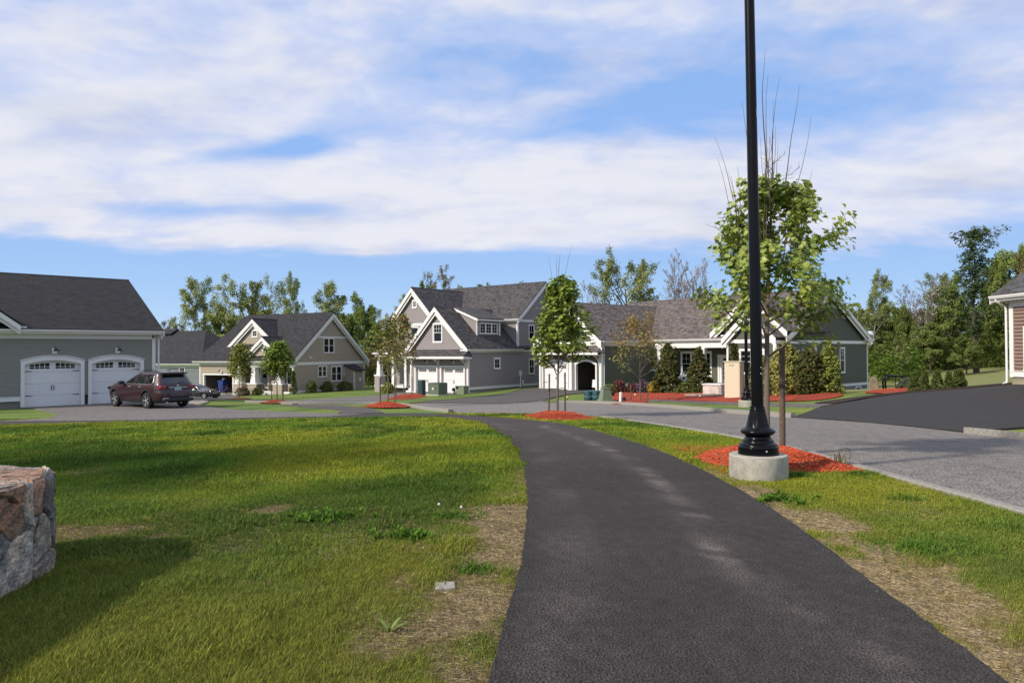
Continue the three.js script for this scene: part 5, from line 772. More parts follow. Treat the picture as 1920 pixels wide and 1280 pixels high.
stake(-12.86, -37.9, 1.0, 'left stake of the small tree before the tan porch', 0.0); stake(-12.3, -38.0, 1.0, 'right stake of the small tree before the tan porch', -0.03);
stake(6.4, -38.2, 1.05, 'left stake of the orange tipped tree by the green house', 0.03); stake(7.25, -38.0, 1.0, 'right stake of the orange tipped tree by the green house', 0.0);
{ // dark ties from trunk to stakes
  const tie = (a, b, label) => solo('tree_tie', [pipe([a, [(a[0] + b[0]) / 2, (a[1] + b[1]) / 2 - 0.01, (a[2] + b[2]) / 2], b], 0.012, 5, 6)], M.black, label, 'tree tie');
  const y = height(1.47, 23.1) + 0.93; tie([1.18, y, -23.0], [1.72, y, -23.2], 'dark strap tying the full green tree to its two stakes');
}
// --- shrubs: upright arborvitae and mounds
function shrub(name, label, x, z, w, h, o, seed, cat = 'shrub', group) {
  const s = thing(name, label, cat, at(x, z, -0.03), seed % 6, group), r = rng(seed), wood = { pos: [], uv: [] }, tips = [], n = o.n ?? 320;
  limb([V3(0, 0, 0), V3(0, h * 0.5, 0), V3(0, h * 0.9, 0)], [0.05, 0.03, 0.008], 5, wood);
  const prof = o.prof ?? (t => Math.sin(Math.PI * Math.min(1, 0.16 + t * 0.84)) ** 0.6);
  for (let i = 0; i < n; i++) { const t = r() ** 0.9, a = r() * 6.283, bump = 1 + 0.22 * noise(Math.cos(a) * 1.8 + seed, t * 4.5, Math.sin(a) * 1.8), R = w / 2 * prof(t) * bump * Math.sqrt(0.35 + 0.65 * r()), p = V3(Math.cos(a) * R, 0.04 + t * h * (0.95 + 0.08 * r()), Math.sin(a) * R); tips.push([p, V3(0, 1, 0)]); if (i % 9 === 0) limb([V3(0, p.y * 0.7, 0), p], [0.012, 0.004], 3, wood); }
  mesh('stem', woodGeo(wood), M.bark, s); mesh('foliage', foliage(tips, { per: o.per ?? 7, size: o.size ?? 0.16, spread: o.spread ?? 0.14, tint: o.tint, lift: o.lift ?? 0.1, aspect: o.aspect ?? 0.3 }, seed + 3), crownMat, s); return s;
}
const cone = t => Math.max(0.03, (1 - t) ** 0.72) * (0.72 + 0.28 * Math.min(1, t * 8)), arb = (r, c) => { const k = r(); return k < 0.25 ? [0.14, 0.115, 0.03] : [lerp(0.05, 0.10, k), lerp(0.072, 0.115, k), lerp(0.014, 0.028, k)]; };
const ovoid = t => Math.max(0.05, Math.sin(Math.PI * (0.2 + 0.78 * t)) ** 0.75);
shrub('arborvitae', 'tall conical evergreen left of the white porch chair in the red mulch', 11.3, -51.5, 2.5, 3.55, { prof: cone, n: 420, size: 0.26, tint: arb }, 61); shrub('arborvitae', 'conical evergreen right of the white porch chair', 13.25, -50.4, 2.35, 3.2, { prof: cone, n: 400, size: 0.26, tint: arb }, 62);
shrub('arborvitae', 'tall olive evergreen just right of the stake behind the near lamp', 14.35, -37.2, 1.75, 2.75, { prof: ovoid, n: 420, size: 0.2, tint: olive }, 63); shrub('arborvitae', 'dark round evergreen, middle of the three right of the stake', 15.0, -35.8, 1.5, 2.3, { prof: ovoid, n: 400, size: 0.18, tint: arb }, 64); shrub('arborvitae', 'pointed evergreen nearest the dark right wall of the green house', 15.9, -35.6, 1.5, 2.55, { prof: cone, n: 420, size: 0.18, tint: (r, c) => { const k = r(); return [lerp(0.17, 0.31, k), lerp(0.215, 0.33, k), 0.055]; } }, 65); shrub('arborvitae', 'olive evergreen partly behind the maple trunk and the near lamp', 13.3, -38.0, 1.3, 2.2, { prof: ovoid, n: 300, size: 0.18, tint: olive }, 67);
shrub('arborvitae', 'evergreen tip rising behind the cream cabinet', 13.1, -41.8, 0.95, 3.0, { prof: cone, n: 280, size: 0.2, tint: arb }, 66);
const dwarf = (r) => { const k = r(); return [lerp(0.07, 0.14, k), lerp(0.10, 0.17, k), 0.028]; };
[[16.65, -29.38, 0.66, 0.90, 'leftmost of the small pointed evergreens along the black driveway'], [16.80, -28.88, 0.57, 0.92, 'second small pointed evergreen from the left along the black driveway'], [17.13, -28.59, 0.68, 0.96, 'widest small pointed evergreen standing alone along the black driveway'], [17.48, -28.37, 0.51, 0.83, 'left one of the three crowded small evergreens by the black driveway'], [17.50, -27.90, 0.62, 0.87, 'middle one of the three crowded small evergreens by the black driveway'], [17.68, -27.95, 0.55, 0.87, 'right one of the three crowded small evergreens by the black driveway']].forEach(([x, z, w, h, l], i) => shrub('dwarf_evergreen', l, x, z, w * 0.8, h * 0.84, { prof: t => Math.max(0.06, (1 - t) ** 0.6) * (0.8 + 0.2 * Math.min(1, t * 6)), n: 200, per: 6, size: 0.08, spread: 0.045, tint: dwarf }, 80 + i, 'shrub', 'small evergreens along the black driveway'));
shrub('flowering_shrub', 'round red leaved shrub at the foot of the dark green wall', 7.95, -52.9, 1.00, 0.98, { n: 130, size: 0.16, tint: r => r() < 0.7 ? [0.22, 0.06, 0.07] : [0.08, 0.1, 0.03] }, 71); shrub('flowering_shrub', 'purple flowering shrub behind the orange tipped tree', 9.5, -52.1, 0.96, 0.94, { n: 130, size: 0.16, tint: r => r() < 0.6 ? [0.19, 0.09, 0.2] : [0.09, 0.1, 0.04] }, 72); shrub('flowering_shrub', 'maroon shrub left of the purple one by the green wall', 8.85, -52.4, 0.80, 0.77, { n: 110, size: 0.16, tint: r => r() < 0.6 ? [0.2, 0.06, 0.06] : [0.05, 0.08, 0.03] }, 73); shrub('flowering_shrub', 'bright yellow shrub at the foot of the tall conical evergreen', 10.35, -51.7, 0.88, 0.81, { n: 130, size: 0.15, tint: hue([0.42, 0.26, 0.01], [0.55, 0.38, 0.03]) }, 74);
shrub('low_shrub', 'low dark green shrub between the two porch evergreens', 12.3, -50.2, 1.6, 0.8, { n: 140, size: 0.16, tint: dwarf }, 75); shrub('low_shrub', 'small green shrub by the corner board of the green house garage', 7.2, -53.6, 0.7, 0.6, { n: 80, size: 0.13, tint: dwarf }, 76);
shrub('low_shrub', 'spreading blue green shrub beside the pale slab at the corner of the green house', 18.2, -32.3, 1.4, 0.42, { n: 140, size: 0.13, tint: hue([0.05, 0.08, 0.04], [0.12, 0.15, 0.09]), prof: t => Math.sqrt(Math.max(0, 1 - t * 0.9)) }, 77);
const tanL = (x, z) => [-21.59 + Math.cos(-25 * D2R) * x + Math.sin(-25 * D2R) * z, -70 - Math.sin(-25 * D2R) * x + Math.cos(-25 * D2R) * z];
[[-5.2, 1.5, 1.3, 0.75, 'round bronze shrub at the steps of the tan porch', hue([0.13, 0.10, 0.05], [0.2, 0.16, 0.08])], [-3.6, 1.2, 1.0, 0.6, 'low green shrub below the tan porch deck', dwarf], [0.7, 0.8, 0.7, 2.2, 'narrow dark evergreen at the right end of the tan porch', dwarf], [1.2, -1.2, 1.1, 1.1, 'dark shrub against the tan gable wall, nearest the porch', dwarf], [1.2, -3.6, 1.4, 1.0, 'dark shrub in the middle of the tan gable wall', dwarf], [1.3, -6.3, 1.9, 0.85, 'wide dark shrub under the double window of the tan gable wall', dwarf]].forEach(([a, b, w, h, l, t], i) => { const [x, z] = tanL(a, b); shrub('foundation_shrub', l, x, z, w, h, { n: 120, size: 0.17, tint: t, prof: h > 2 ? cone : undefined }, 90 + i); });
shrub('low_shrub', 'yellow green shrub in front of the mauve porch', -11.3, -64.2, 1.2, 0.9, { n: 120, size: 0.18, tint: limeGreen }, 97);
{ const [x, z] = tanL(2.4, -11.2); shrub('foundation_shrub', 'pale shrub past the far corner of the tan gable wall', x, z, 1.7, 1.4, { n: 160, size: 0.2, tint: limeGreen }, 99); }
// ------------------------------------------------------------------ tall trees behind the houses
const treeKinds = {
  oak: [{ height: 13, radius: 0.34, minR: 0.02, drawMin: 0.018, leafLevel: 2, levels: [{ seg: 7, wob: 0.16, up: 0, from: 0.22, taper: 0.72 }, { n: 11, len: 0.62, ang: 44, up: 0.35, wob: 0.3, seg: 6, thin: 0.62, shape: t => 1.2 - 0.55 * t }, { n: 6, len: 0.5, ang: 48, up: 0.25, wob: 0.35, seg: 5, thin: 0.55 }, { n: 4, len: 0.5, ang: 45, up: 0.2, wob: 0.35, seg: 3, thin: 0.6 }] }, { per: 10, size: 0.26, spread: 0.45, tint: hue([0.20, 0.235, 0.05], [0.34, 0.36, 0.10]) }],
  round: [{ height: 12, radius: 0.3, minR: 0.02, drawMin: 0.02, leafLevel: 2, levels: [{ seg: 7, wob: 0.1, up: 0, from: 0.15, taper: 0.75 }, { n: 15, len: 0.55, ang: 52, up: 0.4, wob: 0.22, seg: 6, thin: 0.55, shape: t => 1.1 - 0.62 * t }, { n: 6, len: 0.48, ang: 45, up: 0.2, wob: 0.3, seg: 5, thin: 0.55 }, { n: 3, len: 0.5, ang: 45, up: 0.1, wob: 0.3, seg: 3, thin: 0.6 }] }, { per: 16, size: 0.27, spread: 0.5, tint: hue([0.14, 0.205, 0.04], [0.27, 0.325, 0.075]) }],
  airy: [{ height: 14, radius: 0.22, minR: 0.018, drawMin: 0.016, leafLevel: 2, levels: [{ seg: 8, wob: 0.12, up: 0, from: 0.35, taper: 0.8 }, { n: 12, len: 0.34, ang: 45, up: 0.5, wob: 0.25, seg: 5, thin: 0.5, shape: t => 1.15 - 0.5 * t }, { n: 5, len: 0.5, ang: 42, up: 0.25, wob: 0.3, seg: 4, thin: 0.55 }, { n: 3, len: 0.5, ang: 42, up: 0.1, wob: 0.3, seg: 3, thin: 0.6 }] }, { per: 10, size: 0.25, spread: 0.45, tint: hue([0.21, 0.25, 0.065], [0.34, 0.375, 0.13]) }],
  bare: [{ height: 12.5, radius: 0.2, minR: 0.017, drawMin: 0.0, leafLevel: 3, stems: [[0, 0, 0.02, 1, 0], [0.5, 0.2, 0.16, 0.9, 0.02]], levels: [{ seg: 8, wob: 0.1, up: 0, from: 0.3, taper: 0.8 }, { n: 13, len: 0.4, ang: 30, up: 0.5, wob: 0.2, seg: 5, thin: 0.5, shape: t => 1.1 - 0.5 * t }, { n: 6, len: 0.5, ang: 30, up: 0.35, wob: 0.25, seg: 4, thin: 0.55 }, { n: 5, len: 0.5, ang: 32, up: 0.2, wob: 0.25, seg: 3, thin: 0.6 }] }, { per: 0.6, size: 0.2, spread: 0.2, tint: hue([0.530, 0.423, 0.408], [0.645, 0.608, 0.610]) }],
  budding: [{ height: 11, radius: 0.2, minR: 0.016, drawMin: 0.0, leafLevel: 3, levels: [{ seg: 7, wob: 0.14, up: 0, from: 0.25, taper: 0.78 }, { n: 12, len: 0.5, ang: 40, up: 0.4, wob: 0.25, seg: 5, thin: 0.52, shape: t => 1.1 - 0.5 * t }, { n: 6, len: 0.5, ang: 40, up: 0.25, wob: 0.3, seg: 4, thin: 0.55 }, { n: 4, len: 0.5, ang: 38, up: 0.1, wob: 0.3, seg: 3, thin: 0.6 }] }, { per: 6, size: 0.22, spread: 0.32, tint: r => r() < 0.5 ? [0.26, 0.16, 0.09] : [0.2, 0.19, 0.06] }],
  leafy: [{ height: 12, radius: 0.22, minR: 0.02, drawMin: 0.02, leafLevel: 2, levels: [{ seg: 7, wob: 0.12, up: 0, from: 0.16, taper: 0.78 }, { n: 16, len: 0.38, ang: 55, up: 0.4, wob: 0.22, seg: 5, thin: 0.5, shape: t => 1.25 - 0.8 * t }, { n: 6, len: 0.5, ang: 48, up: 0.15, wob: 0.3, seg: 4, thin: 0.55 }] }, { per: 48, size: 0.29, spread: 0.65, tint: hue([0.12, 0.17, 0.035], [0.23, 0.275, 0.065]) }],
};
const protos = {};
function bigTree(kind, label, x, d, h, w, o = {}) { // a copy of its kind, stretched to its own height and width
  const [spec, fol] = treeKinds[kind]; const key = kind + (o.v ?? 0); let root;
  if (!protos[key]) {
    root = new THREE.Group(); const { wood, tips } = grow(spec, 300 + (o.v ?? 0) * 37 + kind.length * 11);
    mesh('trunk', wood, kind === 'bare' ? M.barkPale : kind === 'airy' ? M.barkGrey : M.bark, root); mesh('crown', foliage(tips, fol, 17 + (o.v ?? 0)), crownMatFar, root);
    const b = new THREE.Box3().setFromObject(root); protos[key] = { root, H: b.max.y, W: (b.max.x - b.min.x + b.max.z - b.min.z) / 2 };
  } else root = protos[key].root.clone();
  const p = protos[key]; root.name = numbered(o.name ?? 'tree'); root.position.set(x, height(x, d) - 0.1, -d); root.rotation.y = o.turn ?? 0; root.scale.set(w / p.W, h / p.H, w / p.W); if (o.lean) root.rotation.z = o.lean;
  scene.add(root); return tag(root, label, 'tree', o.group);
}
// top v and column u of each as seen, turned into height at its distance
const tall = (kind, u, v, wpx, d, label, o = {}) => { const x = (u - 960) / 1330 * d, gy = height(x, d); return bigTree(kind, label, x, d, 1.63 + (658 - 0.006 * (u - 960) - v) / 1330 * d - gy, wpx / 1330 * d, o); };
tall('airy', 366, 514, 85, 118, 'slender airy tree with sparse pale leaves left of the broad oak behind the tan house');
tall('oak', 462, 512, 165, 112, 'broad round topped tree rising behind the tan house roof', { turn: 1, v: 1 });
tall('airy', 536, 505, 62, 125, 'pale grey green tree top just right of the broad tree behind the tan roof', { turn: 2, v: 1 });
tall('budding', 325, 592, 70, 122, 'low reddish bare tree above the charcoal roof of the slate blue house');
tall('round', 415, 570, 90, 128, 'yellow green tree between the slate blue roof and the tan roof', { turn: 2.2 }); tall('leafy', 490, 575, 120, 130, 'dark olive tree close behind the ridge of the tan house', { turn: 0.5 });
tall('airy', 632, 524, 88, 112, 'pale silvery tree over the peak of the tan gable wall', { turn: 4.1 });
tall('round', 676, 543, 84, 104, 'full bright green tree right of the tan gable peak', { turn: 0.4, v: 1 });
tall('round', 715, 600, 70, 98, 'green tree filling the gap between the tan gable and the mauve gable', { turn: 2.6 }); tall('leafy', 655, 585, 70, 100, 'dark green tree below the silvery tree behind the tan gable', { turn: 1.7 }); tall('budding', 706, 585, 60, 108, 'twiggy tree in the gap left of the tall mauve gable', { turn: 2.4, v: 1 });
tall('airy', 748, 548, 64, 110, 'pale green tree top left of the tall mauve gable peak', { turn: 1.1, v: 1 });
tall('leafy', 705, 618, 75, 92, 'deep green tree at the wood edge between the tan and the mauve house', { turn: 3 }); tall('budding', 690, 650, 50, 86, 'rusty budding tree low beside the corner of the tan gable wall', { turn: 0.9 }); tall('leafy', 738, 640, 60, 90, 'low leafy tree beside the mauve porch column', { turn: 5, v: 1 });
tall('budding', 826, 494, 82, 120, 'reddish budding tree above the cross gable ridge of the mauve house', { turn: 0.4 });
tall('round', 795, 521, 60, 118, 'yellow green tree just left of the reddish one behind the mauve roof', { turn: 4 }); tall('airy', 858, 530, 40, 125, 'small yellow green tip right of the reddish tree behind the mauve roof', { turn: 1 });
tall('leafy', 912, 527, 60, 130, 'low green tree tip just showing over the left of the mauve main ridge', { turn: 2 }); tall('leafy', 985, 524, 60, 130, 'low green tree tip just showing over the right of the mauve main ridge', { turn: 0.3 });
tall('bare', 1098, 522, 78, 118, 'fine grey bare tree in the gap between the mauve and the green house', { turn: 0.6 });
tall('oak', 1188, 452, 132, 104, 'great spreading tree with forked limbs and yellow tips above the green house garage', { turn: 0.2 });
tall('leafy', 1150, 575, 60, 100, 'low yellow green tree just over the garage ridge of the green house', { turn: 2.2, v: 1 }); tall('airy', 1235, 560, 70, 108, 'thin leafy tree right of the great spreading tree', { turn: 3.3 });
tall('bare', 1272, 462, 70, 100, 'tall grey bare tree, left of the pair above the green house ridge', { turn: 2 }); tall('bare', 1318, 478, 66, 102, 'tall grey bare tree, right of the pair above the green house ridge', { turn: 4, v: 1 }); tall('leafy', 1350, 545, 60, 104, 'dark tree low behind the ridge where the bare pair ends', { turn: 1.2 });
tall('airy', 1636, 500, 68, 86, 'tall thin grey green tree beside the right gable of the green house', { turn: 0.8, v: 1 }); tall('leafy', 1600, 575, 50, 92, 'dark tree half hidden by the right gable of the green house', { turn: 0.2, v: 1 }); tall('leafy', 1665, 590, 80, 88, 'dark green tree right of the thin grey green one', { turn: 2.7 });
tall('bare', 1728, 512, 90, 84, 'ghostly pale bare tree in the middle of the right woods', { turn: 1.3, v: 1 }); tall('airy', 1762, 505, 70, 92, 'pale olive tree between the bare tree and the pine', { turn: 1.9 }); tall('leafy', 1700, 565, 60, 80, 'dark leafy tree in front of the pale bare tree', { turn: 1.4, v: 1 });
tall('round', 1785, 505, 80, 84, 'olive tree overlapping the left side of the tall pine', { turn: 2.9, v: 1 }); tall('round', 1900, 455, 120, 82, 'big olive brown tree right of the tall pine', { turn: 1.0 }); tall('leafy', 1868, 490, 70, 80, 'yellow green tree in front of the pine at its right', { turn: 4.4 }); tall('budding', 1925, 470, 90, 72, 'rusty tree over the roof of the brown house', { turn: 3.9 }); tall('round', 1960, 440, 130, 74, 'tall olive tree beyond the right edge of the frame', { turn: 5.2 });
tall('leafy', 1745, 600, 75, 72, 'yellow olive leafy tree low at the meadow edge left of the pine', { turn: 3.1 }); tall('leafy', 1812, 625, 70, 64, 'olive green leafy tree below the pine', { turn: 0.1, v: 1 }); tall('leafy', 1900, 585, 90, 66, 'dark leafy tree next to the corner of the brown house', { turn: 1.1 }); tall('airy', 1690, 630, 34, 66, 'small pale trunked tree at the meadow edge', { turn: 2.1 });
{ // the pine: whorls of up-swept boughs with needle tufts
  const u = 1829, d = 66, x = (u - 960) / 1330 * d, h = 1.63 + (652 - 434) / 1330 * d - height(x, d), tr = thing('pine_tree', 'tall dark pine with layered uneven boughs standing above the right woods', 'tree', [x, height(x, d) - 0.1, -d]), r = rng(500), wood = { pos: [], uv: [] }, tips = [];
  const tp = [], trr = []; for (let i = 0; i <= 10; i++) { tp.push(V3(0.12 * Math.sin(i * 1.1), h * i / 10, 0.12 * Math.cos(i * 1.7))); trr.push(0.27 * (1 - i / 10.6)); } limb(tp, trr, 8, wood);
  for (let i = 0; i < 46; i++) { const t = 0.28 + 0.72 * (i + r()) / 46, gap = noise(t * 9, 3.3); const a = i * 2.399 + r() * 0.6, len = (0.55 + 3.0 * Math.sin(Math.PI * Math.min(1, (1.06 - t) * 1.15)) * (0.55 + 0.8 * r())) * (gap < -0.12 ? 0.35 : 1), p = V3(0, h * t, 0), pts = [p], rr = [0.06 * (1.1 - t)]; let v = V3(Math.cos(a), 0.12 + 0.5 * t, Math.sin(a)).normalize(), q = p; const n = 6; for (let j = 1; j <= n; j++) { v.y += 0.05; v.add(V3(r() - 0.5, 0, r() - 0.5).multiplyScalar(0.3)).normalize(); q = q.clone().addScaledVector(v, len / n); pts.push(q); rr.push(0.06 * (1.1 - t) * (1 - j / 7) + 0.01); if (j > 1) for (let k = 0; k < 3; k++) tips.push([q.clone().add(V3(r() - 0.5, (r() - 0.4) * 0.3, r() - 0.5).multiplyScalar(0.55 + len * 0.12)), v.clone()]); } limb(pts, rr, 4, wood); }
  mesh('trunk', woodGeo(wood), M.bark, tr); mesh('crown', foliage(tips, { per: 7, size: 0.32, spread: 0.26, tint: hue([0.05, 0.09, 0.035], [0.11, 0.155, 0.055]), aspect: 0.2, lift: 0.6 }, 501), crownMatFar, tr);
}
function brush(name, label, list, o, seed) { // a mass of undergrowth nobody could count
  const r = rng(seed), tips = [];
  for (const [x, d, w, h] of list) { const n = Math.round(w * h * (o.dens ?? 9)), gy = height(x, d); for (let i = 0; i < n; i++) { const a = r() * 6.283, k = Math.sqrt(r()), t = r(); const R = w / 2 * Math.sqrt(1 - t * t * 0.8) * (0.75 + 0.4 * noise(Math.cos(a) * 2 + x, t * 3, Math.sin(a) * 2)); tips.push([V3(x + Math.cos(a) * R * (0.4 + 0.6 * k), gy + t * h, -d + Math.sin(a) * R * (0.4 + 0.6 * k)), V3(0, 1, 0)]); } }
  const m = new THREE.Mesh(foliage(tips, { per: o.per ?? 3, size: o.size ?? 0.4, spread: 0.35, tint: o.tint }, seed + 1), crownMatFar); m.name = numbered(name); m.castShadow = m.receiveShadow = true; scene.add(m); tag(m, label, o.cat ?? 'undergrowth', null, 'stuff'); return m;
}
{
  const r = rng(900), a = [], b = [], c = [], f = [];
  for (let i = 0; i < 26; i++) { const u = 1618 + i * 11.5 + r() * 8, d = 72 + r() * 14; a.push([(u - 960) / 1330 * d, d, 3 + 2.5 * r(), 1.6 + 2.6 * r()]); }
  for (let i = 0; i < 6; i++) { const u = 1640 + i * 14, d = 66 + r() * 5; b.push([(u - 960) / 1330 * d, d, 2.4 + r(), 1.4 + 1.5 * r()]); }
  for (let i = 0; i < 10; i++) { const u = 684 + i * 7.5, d = 88 + r() * 6; c.push([(u - 960) / 1330 * d, d, 3, 1.5 + 2.5 * r()]); }
  for (let i = 0; i < 90; i++) { const u = -100 + i * 23 + r() * 10, d = 120 + r() * 14; f.push([(u - 960) / 1330 * d, d, 7 + 3 * r(), (u > 1500 ? 8 : 4.2) + 2.5 * r()]); }
  brush('woodland_undergrowth', 'mixed green undergrowth along the edge of the right woods', a, { tint: hue([0.09, 0.13, 0.03], [0.2, 0.24, 0.06]), dens: 10 }, 901);
  brush('bright_undergrowth', 'bright green thicket just right of the green house', b, { tint: hue([0.11, 0.19, 0.03], [0.22, 0.3, 0.06]), dens: 16, size: 0.3 }, 903);
  brush('woodland_undergrowth', 'green undergrowth in the gap between the tan and the mauve house', c, { tint: hue([0.1, 0.14, 0.03], [0.22, 0.25, 0.07]) }, 905);
  brush('distant_woodland', 'distant wood behind all the houses', f, { tint: hue([0.12, 0.155, 0.05], [0.22, 0.25, 0.10]), dens: 3.2, size: 0.7, cat: 'woodland' }, 907);
}
// trees left of the frame, whose shade falls across the lawn
bigTree('round', 'tree out of frame at the left that shades the lawn', -18.5, 3.5, 14.5, 4.4, { turn: 1 }); bigTree('leafy', 'tree out of frame at the left, behind the photographer', -14.5, -3.2, 9, 4, { turn: 2 });
// ------------------------------------------------------------------ lamp posts
function lampPost(label, x, d, tilt) {
  const g = thing('street_lamp', label, 'street lamp', at(x, -d), 0.3, null), fh = 0.3;
  part('concrete_footing', [T(new THREE.LatheGeometry([[0, -0.3], [0.36, -0.3], [0.36, fh - 0.018], [0.352, fh - 0.005], [0.34, fh], [0, fh]].map(p => new THREE.Vector2(...p)), 40), 0, 0, 0)], M.concrete, g);
  const lean = new THREE.Group(); lean.name = 'lamp_standard'; lean.position.y = fh; lean.rotation.order = 'ZYX'; lean.rotation.z = tilt; lean.rotation.y = -0.3; g.add(lean);
  const prof = [[0, 0], [0.252, 0], [0.252, 0.012], [0.246, 0.02], [0.246, 0.088], [0.25, 0.094], [0.246, 0.102], [0.228, 0.112], [0.232, 0.122], [0.226, 0.132], [0.196, 0.15], [0.186, 0.165], [0.19, 0.172], [0.184, 0.18], [0.16, 0.2], [0.152, 0.222], [0.156, 0.236], [0.184, 0.252], [0.207, 0.27], [0.213, 0.287], [0.207, 0.303], [0.188, 0.318], [0.165, 0.33], [0.147, 0.345]];
  part('base', [new THREE.LatheGeometry(prof.map(p => new THREE.Vector2(...p)), 48)], M.iron, lean);
  { // fluted bell
    const g2 = new THREE.LatheGeometry([[0.147, 0.345], [0.137, 0.375], [0.127, 0.41], [0.118, 0.45], [0.109, 0.49], [0.1, 0.53], [0.093, 0.56]].map(p => new THREE.Vector2(...p)), 96), p = g2.attributes.position; for (let i = 0; i < p.count; i++) { const a = Math.atan2(p.getZ(i), p.getX(i)), t = (p.getY(i) - 0.345) / 0.215, k = 1 - 0.055 * Math.sin(Math.PI * clamp(t * 1.1)) * (0.5 + 0.5 * Math.cos(a * 12)); p.setX(i, p.getX(i) * k); p.setZ(i, p.getZ(i) * k); } g2.computeVertexNormals(); part('fluted_bell', [g2], M.iron, lean);
  }
  part('collar', [new THREE.LatheGeometry([[0.07, 0.555], [0.094, 0.556], [0.097, 0.565], [0.094, 0.575], [0.086, 0.58], [0.086, 0.59], [0.093, 0.597], [0.09, 0.606], [0.072, 0.612]].map(p => new THREE.Vector2(...p)), 32)], M.iron, lean);
  part('pole', [T(new THREE.CylinderGeometry(0.058, 0.074, 6.9, 32, 4), 0, 0.6 + 3.45, 0)], M.iron, lean);
  part('bolt', [T(new THREE.SphereGeometry(0.012, 8, 6), 0.02, 0.062, 0.25), T(new THREE.SphereGeometry(0.01, 8, 6), 0.03, 1.02, 0.074), T(new THREE.SphereGeometry(0.008, 8, 6), 0.03, 1.1, 0.073)], std([0.4, 0.4, 0.4], 0.4), lean);
  part('sticker', [T(new THREE.PlaneGeometry(0.02, 0.1), 0.045, 4.33, 0.058, 0.6)], std([0.6, 0.6, 0.6], 0.5), lean);
  part('lantern', [new THREE.LatheGeometry([[0, 7.45], [0.07, 7.45], [0.12, 7.55], [0.15, 7.6], [0.05, 7.62]].map(p => new THREE.Vector2(...p)), 20), new THREE.LatheGeometry([[0.13, 7.95], [0.19, 7.93], [0.1, 8.05], [0.03, 8.12], [0, 8.2]].map(p => new THREE.Vector2(...p)), 20)], M.iron, lean);
  part('globe', [new THREE.LatheGeometry([[0.12, 7.6], [0.17, 7.72], [0.16, 7.85], [0.12, 7.95]].map(p => new THREE.Vector2(...p)), 20)], std([0.7, 0.7, 0.68], 0.3), lean);
  return g;
}
lampPost('near black fluted lamp post on a round concrete footing beside the path', 3.13, 9.05, 0.0105); lampPost('far black lamp post across the road beside the cream cabinet', 10.25, 31.0, 0.006);

